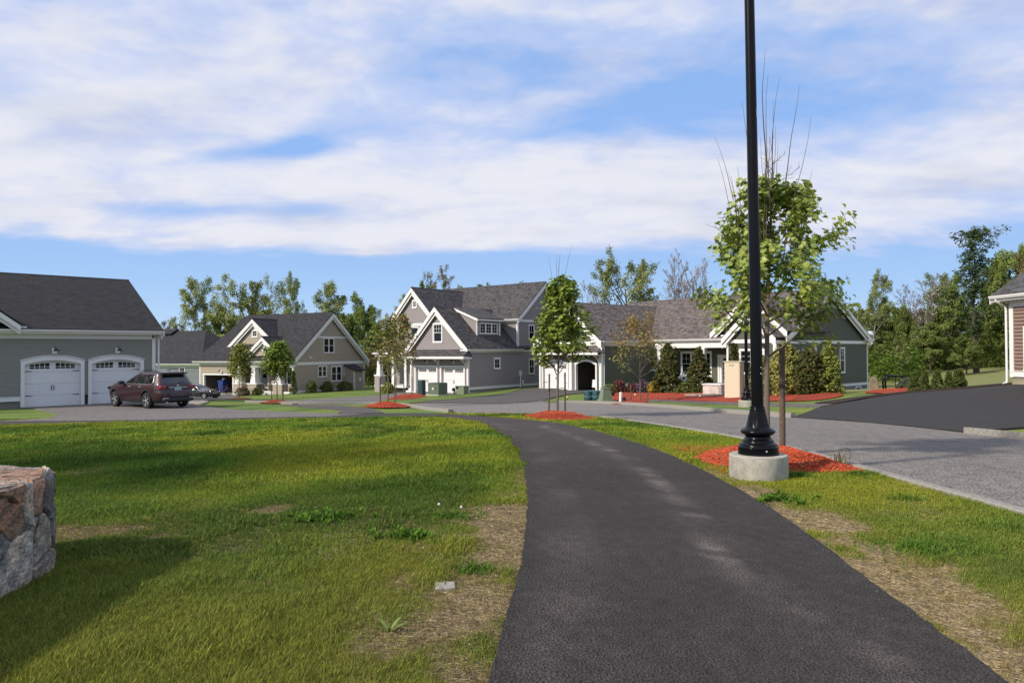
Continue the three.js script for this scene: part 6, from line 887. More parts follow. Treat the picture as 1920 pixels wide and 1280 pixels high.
// ------------------------------------------------------------------ fieldstone pillar at the left edge
{
  const cx = -4.13, cz = -5.05, R = 0.72, Hh = 0.74, g = thing('stone_wall', 'rounded end of a low wall of mixed grey and rust fieldstones at the left edge', 'stone wall', at(cx, cz)), r = rng(303);
  const rock = canvasTex(512, 512, (u, v) => { const a = tnoise(u, v, 7, 2), b = tnoise(u, v, 26, 6), c = tnoise(u, v, 95, 9), k = 0.72 + 0.2 * a + 0.18 * b + 0.12 * c, ru = sstep(0.08, 0.4, a * 0.7 + tnoise(u, v, 4, 15) * 0.7); return [k * (1 + 0.05 * ru), k * (1 - 0.02 * ru), k * (0.98 - 0.07 * ru)]; });
  const mats = [[0.43, 0.40, 0.36], [0.20, 0.20, 0.21], [0.47, 0.31, 0.245], [0.58, 0.56, 0.53], [0.33, 0.31, 0.285], [0.40, 0.27, 0.20], [0.27, 0.265, 0.265]].map(c => std([c[0] * 1.5, c[1] * 1.42, c[2] * 1.34], 0.95, { map: rep(rock, 1.6), bumpMap: rep(rock, 2.5), bumpScale: 0.018 }));
  part('mortar_core', [T(new THREE.CylinderGeometry(R - 0.05, R - 0.03, Hh + 0.15, 40), 0, (Hh - 0.15) / 2 - 0.02, 0)], std([0.03, 0.028, 0.026], 1), g);
  const cells = (W, H, n, wrap) => { // Voronoi cells by half-plane clipping
    let pts = []; let tries = 0; while (pts.length < n && tries++ < 5000) { const p = [r() * W, r() * H]; if (pts.every(q => { let dx = Math.abs(q[0] - p[0]); if (wrap) dx = Math.min(dx, W - dx); return Math.hypot(dx, (q[1] - p[1]) * 0.85) > Math.sqrt(W * H / n) * 0.62; })) pts.push(p); }
    const all = wrap ? [...pts, ...pts.map(p => [p[0] - W, p[1]]), ...pts.map(p => [p[0] + W, p[1]])] : pts;
    return pts.map(p => { let poly = [[p[0] - 0.6, wrap ? 0 : p[1] - 0.6], [p[0] + 0.6, wrap ? 0 : p[1] - 0.6], [p[0] + 0.6, wrap ? H : p[1] + 0.6], [p[0] - 0.6, wrap ? H : p[1] + 0.6]]; for (const q of all) { if (q === p || (q[0] === p[0] && q[1] === p[1])) continue; const mx = (p[0] + q[0]) / 2, my = (p[1] + q[1]) / 2, nx = q[0] - p[0], ny = q[1] - p[1], out = []; for (let i = 0; i < poly.length; i++) { const a = poly[i], b = poly[(i + 1) % poly.length], da = (a[0] - mx) * nx + (a[1] - my) * ny, db = (b[0] - mx) * nx + (b[1] - my) * ny; if (da <= 0) out.push(a); if ((da <= 0) !== (db <= 0)) { const t = da / (da - db); out.push([lerp(a[0], b[0], t), lerp(a[1], b[1], t)]); } } poly = out; if (!poly.length) break; } return poly; }).filter(p => p.length > 2);
  };
  const stone = (poly, map, gap, dep) => { // poly in the wall's plane; map(u, v, out) -> 3-D
    let q = poly.filter((p, i) => { const n = poly[(i + 1) % poly.length]; return Math.hypot(p[0] - n[0], p[1] - n[1]) > 0.02; }); if (q.length < 3) return null; const c = q.reduce((a, p) => [a[0] + p[0] / q.length, a[1] + p[1] / q.length], [0, 0]);
    const ring = []; for (let i = 0; i < q.length; i++) { const a = q[i], b = q[(i + 1) % q.length]; ring.push(a, [lerp(a[0], b[0], 0.5) + (r() - 0.5) * 0.02, lerp(a[1], b[1], 0.5) + (r() - 0.5) * 0.02]); }
    const inset = (p, s, k) => { const dx = p[0] - c[0], dy = p[1] - c[1], l = Math.hypot(dx, dy) || 1, m = Math.max(0.2, 1 - s / l); return [c[0] + dx * m * k, c[1] + dy * m * k]; };
    const t = new Tri(), out = dep * (0.6 + 0.8 * r()), n = ring.length, tx = (r() - 0.5) * 0.09, ty = (r() - 0.5) * 0.09;
    const L0 = ring.map(p => [...inset(p, gap, 1), -0.07]), L1 = ring.map(p => { const i = inset(p, gap, 1); return [...i, out * 0.35 + (r() - 0.5) * 0.012]; }), L2 = ring.map(p => { const i = inset(p, gap + 0.012, 0.985); return [...i, out + (i[0] - c[0]) * tx + (i[1] - c[1]) * ty + (r() - 0.5) * 0.014]; }), L3 = ring.map(p => { const i = inset(p, gap + 0.03, 0.5); return [...i, out + (i[0] - c[0]) * tx + (i[1] - c[1]) * ty + (r() - 0.5) * 0.02]; }), mid = map(c[0], c[1], out + 0.004);
    const uv = p => [p[0], p[1]], m3 = p => map(...p);
    for (let i = 0; i < n; i++) { const j = (i + 1) % n; for (const [A, B] of [[L0, L1], [L1, L2], [L2, L3]]) t.quad(m3(A[i]), m3(A[j]), m3(B[j]), m3(B[i]), uv(A[i]), uv(A[j]), uv(B[j]), uv(B[i])); t.tri(m3(L3[i]), m3(L3[j]), mid, uv(L3[i]), uv(L3[j]), c); }
    const gg = t.geo; return toCreasedNormals(gg, 0.55);
  };
  const W = 2 * Math.PI * R, LW = 3.6, kinds = () => mats[Math.floor(r() * mats.length)];
  part('mortar_core', [box(-R + 0.05, R - 0.05, -0.15, Hh - 0.04, 0, LW)], std([0.03, 0.028, 0.026], 1), g);
  cells(W, Hh + 0.06, 50, true).forEach(p => { const c = p.reduce((a, q) => a + q[0] / p.length, 0) / R; if (Math.sin(c) > 0.25) return; const s = stone(p, (u, v, o) => { const a = u / R, rr = R + o - 0.01; return [Math.cos(a) * rr, v - 0.07, Math.sin(a) * rr]; }, 0.012, 0.024); if (s) part('stone', s, kinds(), g); });
  for (const sd of [1, -1]) cells(LW, Hh + 0.06, 40, false).map(p => clip(clip(clip(clip(p, 0, 0, true), 0, LW, false), 1, 0, true), 1, Hh + 0.06, false)).filter(p => p.length > 2).forEach(p => { const s = stone(p, (u, v, o) => [sd * (R + o - 0.01), v - 0.07, u], 0.012, 0.024); if (s) part('stone', s, kinds(), g); });
  cells(2 * R, LW, 26, false).map(p => clip(clip(clip(clip(p, 0, 0, true), 0, 2 * R, false), 1, 0, true), 1, LW, false)).filter(p => p.length > 2).forEach(p => { const s = stone(p, (u, v, o) => [u - R, Hh - 0.03 + o, v + 0.02], 0.008, 0.02); if (s) part('cap_stone', s, mats[[3, 0, 3, 4][Math.floor(r() * 4)]], g); });
  const top = cells(2 * R + 0.1, 2 * R + 0.1, 15, false).map(p => { const o = R + 0.05; let q = clip(p.map(a => [a[0] - o, a[1] - o]), 1, 0.02, false); q = q.map(a => { const l = Math.hypot(...a), m = R + 0.01 + 0.02 * noise(a[0] * 4, a[1] * 4, 1); return l > m ? [a[0] / l * m, a[1] / l * m] : a; }); return q; });
  top.filter(p => p.length > 2).forEach(p => { const s = stone(p, (u, v, o) => [u, Hh - 0.03 + o, v], 0.008, 0.022); if (s) part('cap_stone', s, mats[[3, 0, 3, 0, 5, 4][Math.floor(r() * 6)]], g); });
}
// ------------------------------------------------------------------ utility boxes and garden things
const utilGreen = std([0.095, 0.125, 0.09], 0.55), utilDark = std([0.02, 0.042, 0.04], 0.5), utilPale = std([0.16, 0.19, 0.12], 0.6);
const iy = (x, z) => height(x, -z) + 0.085;
{ const x = -5.75, z = -54.8, t = thing('transformer', 'big green transformer box on a concrete pad before the mauve garage doors', 'transformer', [x, iy(x, z), z], -0.7); t.scale.setScalar(0.8);
  part('pad', [rbox(-0.85, 0.85, -0.25, 0.14, -0.75, 0.8, 0.03)], M.concrete, t); part('cabinet', [rbox(-0.72, 0.72, 0.14, 1.2, -0.6, 0.1, 0.03)], utilGreen, t); part('hood', [prism([[-0.62, 1.18], [0.62, 1.18], [0.66, 1.24], [-0.66, 1.24]].map(([a, b]) => [a, b]), -0.62, 0.66)], utilGreen, t); part('door', [rbox(-0.74, 0.74, 0.16, 1.17, 0.1, 0.62, 0.03)], utilGreen, t); part('sticker', [box(-0.16, 0.08, 0.56, 0.8, 0.621, 0.626)], std([0.5, 0.5, 0.42], 0.6), t); part('handle', [box(0.3, 0.34, 0.6, 0.8, 0.62, 0.66)], M.black, t); }
{ const x = -7.3, z = -57.2, t = thing('utility_cabinet', 'narrow dark green utility cabinet left of the big transformer', 'utility box', [x, iy(x, z), z], -0.6); t.scale.set(0.58, 0.92, 0.6); part('cabinet', [rbox(-0.42, 0.42, -0.1, 1.25, -0.35, 0.35, 0.03)], utilDark, t); part('lid', [rbox(-0.45, 0.45, 1.25, 1.32, -0.38, 0.38, 0.02)], utilDark, t); part('door', [rbox(-0.36, 0.36, 0.05, 1.18, 0.35, 0.37, 0.008)], utilDark, t); }
{ const x = -4.05, z = -57.4, t = thing('utility_box', 'small pale green utility box by the corner of the mauve garage', 'utility box', [x, iy(x, z), z], -0.6); part('cabinet', [rbox(-0.42, 0.42, -0.1, 0.6, -0.32, 0.32, 0.03)], utilPale, t); part('lid', [rbox(-0.45, 0.45, 0.6, 0.66, -0.35, 0.35, 0.02)], utilPale, t); }
{ const x = -4.5, z = -55.6, t = thing('hydrant_marker', 'small white post with black caps standing in the grass before the mauve garage', 'post', [x, iy(x, z), z], 0.3); part('post', [cyl(0.14, 0.12, -0.1, 0.26, 10)], M.trim, t); part('cap', [T(new THREE.SphereGeometry(0.15, 10, 8), -0.1, 0.42, 0), T(new THREE.SphereGeometry(0.13, 10, 8), 0.16, 0.58, 0), cyl(0.05, 0.05, 0.2, 0.4, 8)], M.black, t); part('band', [cyl(0.145, 0.145, 0.08, 0.15, 10)], M.black, t); }
const teal = std([0.012, 0.06, 0.072], 0.5);
function tealDrum(label, x, z) { const t = thing('ribbed_bin', label, 'bin', at(x, z, 0.0), 0.2, 'teal ribbed bins'); part('bin_body', [new THREE.LatheGeometry([[0, -0.1], [0.27, -0.1], [0.28, 0.1], [0.3, 0.12], [0.3, 0.2], [0.28, 0.22], [0.28, 0.32], [0.3, 0.34], [0.3, 0.42], [0.28, 0.44], [0.28, 0.52]].map(p => new THREE.Vector2(...p)), 20)], teal, t); part('lid', [new THREE.LatheGeometry([[0.31, 0.5], [0.32, 0.55], [0.2, 0.6], [0, 0.61]].map(p => new THREE.Vector2(...p)), 20)], teal, t); part('rim_band', [T(new THREE.TorusGeometry(0.302, 0.012, 6, 20), 0, 0.27, 0, 0, Math.PI / 2)], std([0.3, 0.4, 0.4], 0.5), t); return t; }
tealDrum('left teal ribbed bin in the grass before the open arched garage', 4.55, -42.2); tealDrum('right teal ribbed bin next to the pale green pedestal', 5.0, -41.9);
{ const x = 5.3, z = -40.3, t = thing('pedestal_box', 'pale green tapered utility pedestal beside the teal bins', 'utility box', at(x, z), 0.3); part('cabinet', [taper4(0.32, 0.3, 0.21, 0.2, 0.11, 0.73)], utilPale, t); part('plinth', [rbox(-0.4, 0.4, -0.15, 0.13, -0.32, 0.32, 0.02)], utilPale, t); part('lid', [rbox(-0.23, 0.23, 0.72, 0.8, -0.22, 0.22, 0.02)], utilPale, t); }
{ const x = 6.05, z = -39.6, t = thing('marker_pipe', 'white plastic pipe standing upright in the grass left of the orange tipped tree', 'pipe', at(x, z), 0); part('pipe', [T(new THREE.CylinderGeometry(0.085, 0.085, 0.65, 14), 0, 0.22, 0, 0, 0, -0.05)], M.trim, t); part('dark_cap', [T(new THREE.CylinderGeometry(0.1, 0.1, 0.12, 14), 0.19, 0.18, 0.05, 0, Math.PI / 2)], M.black, t); }
{ const x = 11.9, z = -38.0, t = thing('utility_cabinet', 'tall cream utility cabinet standing behind the far lamp post', 'utility cabinet', at(x, z, 0), -0.62), cr = std([0.62, 0.53, 0.37], 0.6); part('cabinet', [rbox(-0.42, 0.42, -0.1, 2.0, -0.35, 0.35, 0.03)], cr, t); part('door_panel', [rbox(-0.38, 0.38, 0.08, 1.94, 0.345, 0.365, 0.008)], cr, t); part('side_rib', [box(0.42, 0.45, 0, 1.98, -0.1, -0.05), box(0.42, 0.45, 0, 1.98, 0.12, 0.17)], cr, t); part('vent', [0, 1, 2, 3].map(i => box(-0.16, 0.12, 1.78 + i * 0.03, 1.795 + i * 0.03, 0.365, 0.37)), std([0.3, 0.26, 0.18], 0.7), t); part('plinth', [box(-0.5, 0.5, -0.1, 0.04, -0.45, 0.5)], M.concrete, t); part('lid', [rbox(-0.45, 0.45, 2.0, 2.05, -0.38, 0.4, 0.02)], cr, t); }
{ const x = 12.45, z = -43.8, t = thing('stone_planter_wall', 'low pale stone box wall left of the cream cabinet', 'planter', at(x, z, 0), -0.7), cr = std([0.85, 0.77, 0.73], 0.85, { map: M.foundation.map }); part('wall', [rbox(-0.55, 0.6, -0.15, 0.72, -0.4, 0.4, 0.03)], cr, t); part('cap', [rbox(-0.6, 0.65, 0.72, 0.79, -0.46, 0.46, 0.02)], M.trim, t); for (let i = 0; i < 4; i++) part('stone', [rbox(0.47, 0.7, -0.02 + i * 0.18, 0.14 + i * 0.18, 0.3 - 0.02 * (i % 2), 0.46, 0.03)], M.concrete, t); }
{ const x = 11.2, z = -41.5, t = thing('stone_slab', 'long thin pale stone slab lying in the red mulch', 'stone', at(x, z, 0.12), -0.2); part('slab', [prism(smooth([[-1.1, 0], [-0.6, 0.4], [0.3, 0.45], [1.15, 0.1], [0.7, -0.35], [-0.5, -0.4]], 20, true), 0, 0.12, 0.03).rotateX(-Math.PI / 2)], std([0.5, 0.42, 0.35], 0.9, { map: M.foundation.map }), t); }
{ const x = 17.85, z = -35.0, t = thing('standing_stone', 'upright tan slab stone at the right corner of the green house', 'stone', at(x, z, -0.05), -0.3), s = prism(smooth([[-0.2, 0], [-0.22, 0.35], [-0.14, 0.7], [-0.02, 0.78], [0.12, 0.72], [0.2, 0.4], [0.19, 0.02], [0, -0.05]], 24, true), -0.08, 0.08, 0.03); part('stone', [s], std([0.40, 0.33, 0.235], 0.95, { map: M.foundation.map, bumpMap: M.foundation.map, bumpScale: 0.02 }), t); }
{ // black framed lawn cart with pale bed
  const x = 18.75, z = -34.4, t = thing('garden_bench', 'black tubular garden bench frame with a pale seat beside the upright stone', 'bench', at(x, z, 0), -0.25);
  part('frame', [pipe([[-0.62, 0.0, 0.2], [-0.64, 0.4, 0.2], [-0.55, 0.62, 0.2], [-0.2, 0.66, 0.2], [0.2, 0.6, 0.2], [0.5, 0.34, 0.2]], 0.045, 8, 24), pipe([[-0.62, 0.0, -0.25], [-0.64, 0.4, -0.25], [-0.55, 0.62, -0.25], [-0.2, 0.66, -0.25], [0.2, 0.6, -0.25], [0.5, 0.34, -0.25]], 0.045, 8, 24), rod([-0.64, 0.4, -0.25], [-0.64, 0.4, 0.2], 0.03), rod([-0.2, 0.0, 0.2], [-0.18, 0.64, 0.2], 0.02)], M.iron, t); part('seat', [rbox(-0.1, 0.95, 0.28, 0.36, -0.3, 0.3, 0.02)], std([0.5, 0.5, 0.48], 0.7), t); part('leg', [box(0.8, 0.88, 0, 0.28, -0.28, 0.28)], M.iron, t); }
{ const x = 18.0, z = -28.9, t = thing('path_light', 'small white capped garden light between the pointed evergreens', 'garden light', at(x, z), 0); part('post', [cyl(0.02, 0.02, -0.05, 0.4, 8)], M.trim, t); part('cap', [cyl(0.02, 0.09, 0.38, 0.42, 12), cyl(0.09, 0.03, 0.42, 0.46, 12)], M.trim, t); }
const greenL = (x, z) => [7.04 + Math.cos(-50 * D2R) * x + Math.sin(-50 * D2R) * z, -56 - Math.sin(-50 * D2R) * x + Math.cos(-50 * D2R) * z];
{ // white fan backed porch chair
  const x = 12.55, z = -52.3, t = thing('porch_chair', 'white slatted fan back chair between the two porch evergreens', 'chair', at(x, z, 0.35), -0.6); for (let i = -3; i <= 3; i++) part('back_slat', [T(rbox(-0.055, 0.055, 0, 0.95 - 0.035 * i * i, -0.015, 0.015, 0.01), i * 0.115, 0.35, -0.28, 0, -0.3, -i * 0.05)], M.trim, t); part('seat', [T(rbox(-0.34, 0.34, -0.03, 0.03, -0.35, 0.3, 0.02), 0, 0.4, 0, 0, 0.12)], M.trim, t); for (const s of [-1, 1]) { part('arm', [rbox(s * 0.42 - 0.08, s * 0.42 + 0.08, 0.62, 0.66, -0.4, 0.42, 0.015)], M.trim, t); part('leg', [box(s * 0.4 - 0.04, s * 0.4 + 0.04, 0, 0.62, 0.3, 0.36)], M.trim, t); part('leg', [box(s * 0.36 - 0.04, s * 0.36 + 0.04, 0, 0.42, -0.4, -0.34)], M.trim, t); } }
{ // things on the tan porch and in its garage
  const chair = (lx, lz, col, label) => { const [x, z] = tanL(lx, lz), t = thing('porch_chair', label, 'chair', [x, -2.45 + 0.2, z], -25 * D2R - 0.3), m = std(col, 0.85); part('seat', [rbox(-0.35, 0.35, 0.22, 0.42, -0.35, 0.38, 0.05)], m, t); part('backrest', [T(rbox(-0.35, 0.35, 0, 0.62, -0.06, 0.06, 0.05), 0, 0.4, -0.34, 0, -0.15)], m, t); for (const s of [-1, 1]) part('arm', [rbox(s * 0.4 - 0.07, s * 0.4 + 0.07, 0, 0.62, -0.35, 0.38, 0.04)], m, t); };
  chair(-3.7, -0.6, [0.3, 0.26, 0.2], 'beige armchair on the tan porch'); chair(-2.75, -0.5, [0.09, 0.045, 0.035], 'dark brown armchair on the tan porch, right of the beige one');
  const [bx, bz] = tanL(-9.9, 0.9), b = thing('wheelie_bin', 'tall blue bin at the mouth of the open garage of the tan house', 'bin', [bx, -2.7, bz], -25 * D2R), bl = std([0.012, 0.04, 0.2], 0.5); b.position.set(...(() => { const [x, z] = tanL(-10.35, -0.8); return [x, -2.62, z]; })()); part('bin_body', [taper4(0.28, 0.28, 0.37, 0.37, 0.05, 1.25)], bl, b); part('lid', [rbox(-0.4, 0.4, 1.24, 1.32, -0.4, 0.42, 0.03)], bl, b); part('wheel', [T(new THREE.CylinderGeometry(0.12, 0.12, 0.08, 12).rotateZ(Math.PI / 2), -0.28, 0.12, -0.3), T(new THREE.CylinderGeometry(0.12, 0.12, 0.08, 12).rotateZ(Math.PI / 2), 0.28, 0.12, -0.3)], M.black, b);
  const [sx, sz] = tanL(-10.3, -0.8), s = thing('white_jug', 'white jug standing on top of the blue bin', 'jug', [sx, -2.62 + 1.32, sz]); part('jug_body', [new THREE.LatheGeometry([[0, 0], [0.12, 0], [0.13, 0.2], [0.05, 0.3], [0.05, 0.34], [0, 0.34]].map(p => new THREE.Vector2(...p)), 12)], M.trim, s); part('handle', [T(new THREE.TorusGeometry(0.06, 0.015, 6, 10), 0.12, 0.2, 0)], M.trim, s);
  const [mx, mz] = tanL(-8.7, 0.7), m = thing('bicycle', 'dark bicycle leaning by the right side of the tan garage opening', 'bicycle', [mx, -2.68, mz], -25 * D2R + 0.5); for (const q of [-0.5, 0.5]) { part('wheel', [T(new THREE.TorusGeometry(0.33, 0.03, 6, 24), q, 0.35, 0), ...[0, 1, 2, 3].map(i => T(new THREE.CylinderGeometry(0.006, 0.006, 0.64, 4), q, 0.35, 0, 0, 0, i * 0.785))], M.black, m); } part('frame', [rod([-0.5, 0.35, 0], [-0.15, 0.85, 0], 0.025), rod([-0.15, 0.85, 0], [0.4, 0.8, 0], 0.025), rod([0.5, 0.35, 0], [0.4, 0.95, 0], 0.025), rod([0, 0.3, 0], [-0.17, 0.95, 0], 0.025), rod([0, 0.3, 0], [0.42, 0.75, 0], 0.025), rod([-0.5, 0.35, 0], [0, 0.3, 0], 0.02)], std([0.1, 0.02, 0.02], 0.4), m); part('saddle', [rbox(-0.3, -0.05, 0.95, 1.02, -0.07, 0.07, 0.03)], M.black, m); part('handlebar', [rod([0.4, 1.0, -0.25], [0.4, 1.0, 0.25], 0.018)], M.black, m);
  const [px, pz] = tanL(-4.4, 0.1), p = thing('flower_pot', 'pot of dark red flowers on the edge of the tan porch deck', 'flower pot', [px, -2.25, pz]); part('pot', [cyl(0.14, 0.2, 0, 0.3, 12)], std([0.2, 0.1, 0.07], 0.8), p); mesh('flowers', foliage([[V3(0, 0.45, 0), V3(0, 1, 0)]], { per: 60, size: 0.14, spread: 0.28, tint: r => r() < 0.5 ? [0.16, 0.03, 0.05] : [0.06, 0.08, 0.03] }, 8), crownMat, p);
}
{ const x = -0.47, z = -4.9, t = thing('marker_stone', 'small square concrete marker set in the lawn left of the path', 'stone marker', at(x, z, 0), 0.1); part('slab', [rbox(-0.068, 0.068, -0.05, 0.026, -0.068, 0.068, 0.008)], std([0.5, 0.48, 0.45], 0.9, { map: concTex }), t); part('scratch', [box(-0.004, 0.004, 0.026, 0.0275, -0.05, 0.0)], M.black, t); }
{ // valve lids and small lights in the mulch
  [[10.3, -38.9, 'pale valve lid in the mulch left of the stone slab'], [3.2, -41.2, 'small yellow garden light in the grass before the arched garage'], [7.6, -43.8, 'small orange garden light below the red shrub']].forEach(([x, z, l], i) => { const t = thing('garden_light', l, 'garden light', at(x, z, 0.03)); part('stem', [cyl(0.02, 0.02, 0, 0.2, 8)], M.black, t); part('cap', [cyl(0.07, 0.05, 0.18, 0.3, 10)], std(i ? [0.6, 0.45, 0.12] : [0.6, 0.5, 0.35], 0.6), t); });
  const t = thing('flower_pot', 'dark leafy plant in a pot beside the white pipe', 'flower pot', at(6.5, -46.5, 0.03)); part('pot', [cyl(0.16, 0.22, 0, 0.3, 12)], M.black, t); mesh('plant', foliage([[V3(0, 0.55, 0), V3(0, 1, 0)]], { per: 90, size: 0.16, spread: 0.3, tint: dwarf }, 15), crownMat, t);
  const f = thing('wire_stake_flag', 'thin wire hoop with a dry tuft at the road edge of the near red mulch', 'wire marker', at(4.62, -9.9)); part('wire', [pipe([[-0.05, 0, 0], [-0.05, 0.24, 0], [0.07, 0.24, 0], [0.07, 0, 0]], 0.0025, 5, 24)], M.bark, f);
}
// ------------------------------------------------------------------ cars: rings of rounded plan outlines stacked up a side profile. x forward, y up, z right
function carBody(c) {
  const ys = c.ys, N = 168, ringAt = y => { // front, rear, half width at this height
    const f = c.front(y), r = c.rear(y), w = c.width(y), pts = [], L0 = f - r, ex = c.ex(y);
    for (let i = 0; i < N; i++) { const a = i / N * Math.PI * 2, cx = Math.cos(a), sz = Math.sin(a), p = 2 / ex; let X = Math.sign(cx) * Math.abs(cx) ** p, Z = Math.sign(sz) * Math.abs(sz) ** p; pts.push([X, Z]); }
    // even spacing along the outline
    const P = pts.map(([X, Z]) => [r + L0 / 2 + X * L0 / 2, Z * w]), cum = [0]; for (let i = 1; i <= N; i++) cum.push(cum[i - 1] + Math.hypot(P[i % N][0] - P[i - 1][0], P[i % N][1] - P[i - 1][1])); const tot = cum[N], out = []; let k = 0; for (let i = 0; i < N; i++) { const s = i / N * tot; while (cum[k + 1] < s) k++; const t = (s - cum[k]) / (cum[k + 1] - cum[k] || 1), a = P[k % N], b = P[(k + 1) % N]; out.push([lerp(a[0], b[0], t), lerp(a[1], b[1], t)]); } return out; };
  const rings = ys.map(ringAt), body = new Tri(), glass = new Tri(), dark = new Tri();
  for (let j = 0; j < ys.length - 1; j++) for (let i = 0; i < N; i++) {
    const k = (i + 1) % N, A = [rings[j][i][0], ys[j], rings[j][i][1]], B = [rings[j][k][0], ys[j], rings[j][k][1]], C = [rings[j + 1][k][0], ys[j + 1], rings[j + 1][k][1]], D = [rings[j + 1][i][0], ys[j + 1], rings[j + 1][i][1]];
    const mx = (A[0] + B[0] + C[0] + D[0]) / 4, my = (ys[j] + ys[j + 1]) / 2, mz = (A[2] + B[2] + C[2] + D[2]) / 4, w = c.width(my), onSide = Math.abs(mz) > w * 0.8;
    if (onSide && c.wheels.some(q => (mx - q) ** 2 + (my - c.wr) ** 2 < (c.wr + 0.075) ** 2)) continue;
    const arch = onSide && c.wheels.some(q => (mx - q) ** 2 + (my - c.wr) ** 2 < (c.wr + 0.13) ** 2) && my < 0.95;
    const t = c.isGlass(mx, my, mz, onSide) ? glass : (my < c.clad || (arch && c.clad > 0)) ? dark : body; t.quad(A, B, C, D);
  }
  const top = rings[rings.length - 1], yT = ys[ys.length - 1], cx = (c.front(yT) + c.rear(yT)) / 2; for (let i = 0; i < N; i++) { const k = (i + 1) % N; body.tri([top[i][0], yT, top[i][1]], [top[k][0], yT, top[k][1]], [lerp(top[k][0], cx, 0.6), yT + c.crown, top[k][1] * 0.5]); body.tri([top[i][0], yT, top[i][1]], [lerp(top[k][0], cx, 0.6), yT + c.crown, top[k][1] * 0.5], [lerp(top[i][0], cx, 0.6), yT + c.crown, top[i][1] * 0.5]); body.tri([lerp(top[i][0], cx, 0.6), yT + c.crown, top[i][1] * 0.5], [lerp(top[k][0], cx, 0.6), yT + c.crown, top[k][1] * 0.5], [cx, yT + c.crown * 1.15, 0]); }
  const fin = t => toCreasedNormals(mergeVertices(clean(t.geo), 1e-4), 0.6); return { body: fin(body), glass: fin(glass), dark: dark.p.length ? fin(dark) : null };
}
const steps = (a, b, n) => Array.from({ length: n }, (_, i) => a + (b - a) * i / (n - 1));
const pl = (pts) => y => { if (y <= pts[0][0]) return pts[0][1]; for (let i = 1; i < pts.length; i++) if (y <= pts[i][0]) { const t = (y - pts[i - 1][0]) / (pts[i][0] - pts[i - 1][0]); return lerp(pts[i - 1][1], pts[i][1], t); } return pts[pts.length - 1][1]; };
const rubber = std([0.012, 0.012, 0.012], 0.9), alloy = std([0.62, 0.62, 0.63], 0.3, { metalness: 0.75 }), tailRed = new THREE.MeshPhysicalMaterial({ color: L(0.3, 0.01, 0.012), roughness: 0.15, clearcoat: 1 });
function wheel(car, x, z, R, w, spokes) { const s = Math.sign(z), g = new THREE.Group(); g.name = 'wheel'; g.position.set(x, R, z); car.add(g);
  part('tyre', [new THREE.LatheGeometry([[R * 0.66, -w / 2], [R * 0.93, -w / 2], [R, -w / 2 + 0.03], [R, w / 2 - 0.03], [R * 0.93, w / 2], [R * 0.66, w / 2], [R * 0.64, w * 0.3]].map(p => new THREE.Vector2(...p)), 28).rotateX(Math.PI / 2)], rubber, g);
  const rim = [new THREE.LatheGeometry([[R * 0.66, -w / 2], [R * 0.66, w / 2 - 0.01], [R * 0.6, w / 2 - 0.02], [R * 0.6, -w * 0.2]].map(p => new THREE.Vector2(...p)), 28).rotateX(Math.PI / 2), T(new THREE.CylinderGeometry(R * 0.16, R * 0.16, 0.04, 12).rotateX(Math.PI / 2), 0, 0, s * (w / 2 - 0.03))]; for (let i = 0; i < spokes; i++) for (const q of [-0.11, 0.11]) { const a = i / spokes * 6.283; rim.push(T(box(R * 0.1, R * 0.63, -0.014, 0.014, -0.012, 0.012), 0, 0, s * (w / 2 - 0.03), 0, 0, a + q)); } part('rim', rim, alloy, g); part('brake_disc', [new THREE.CylinderGeometry(R * 0.55, R * 0.55, 0.02, 20).rotateX(Math.PI / 2)], M.black, g); return g; }
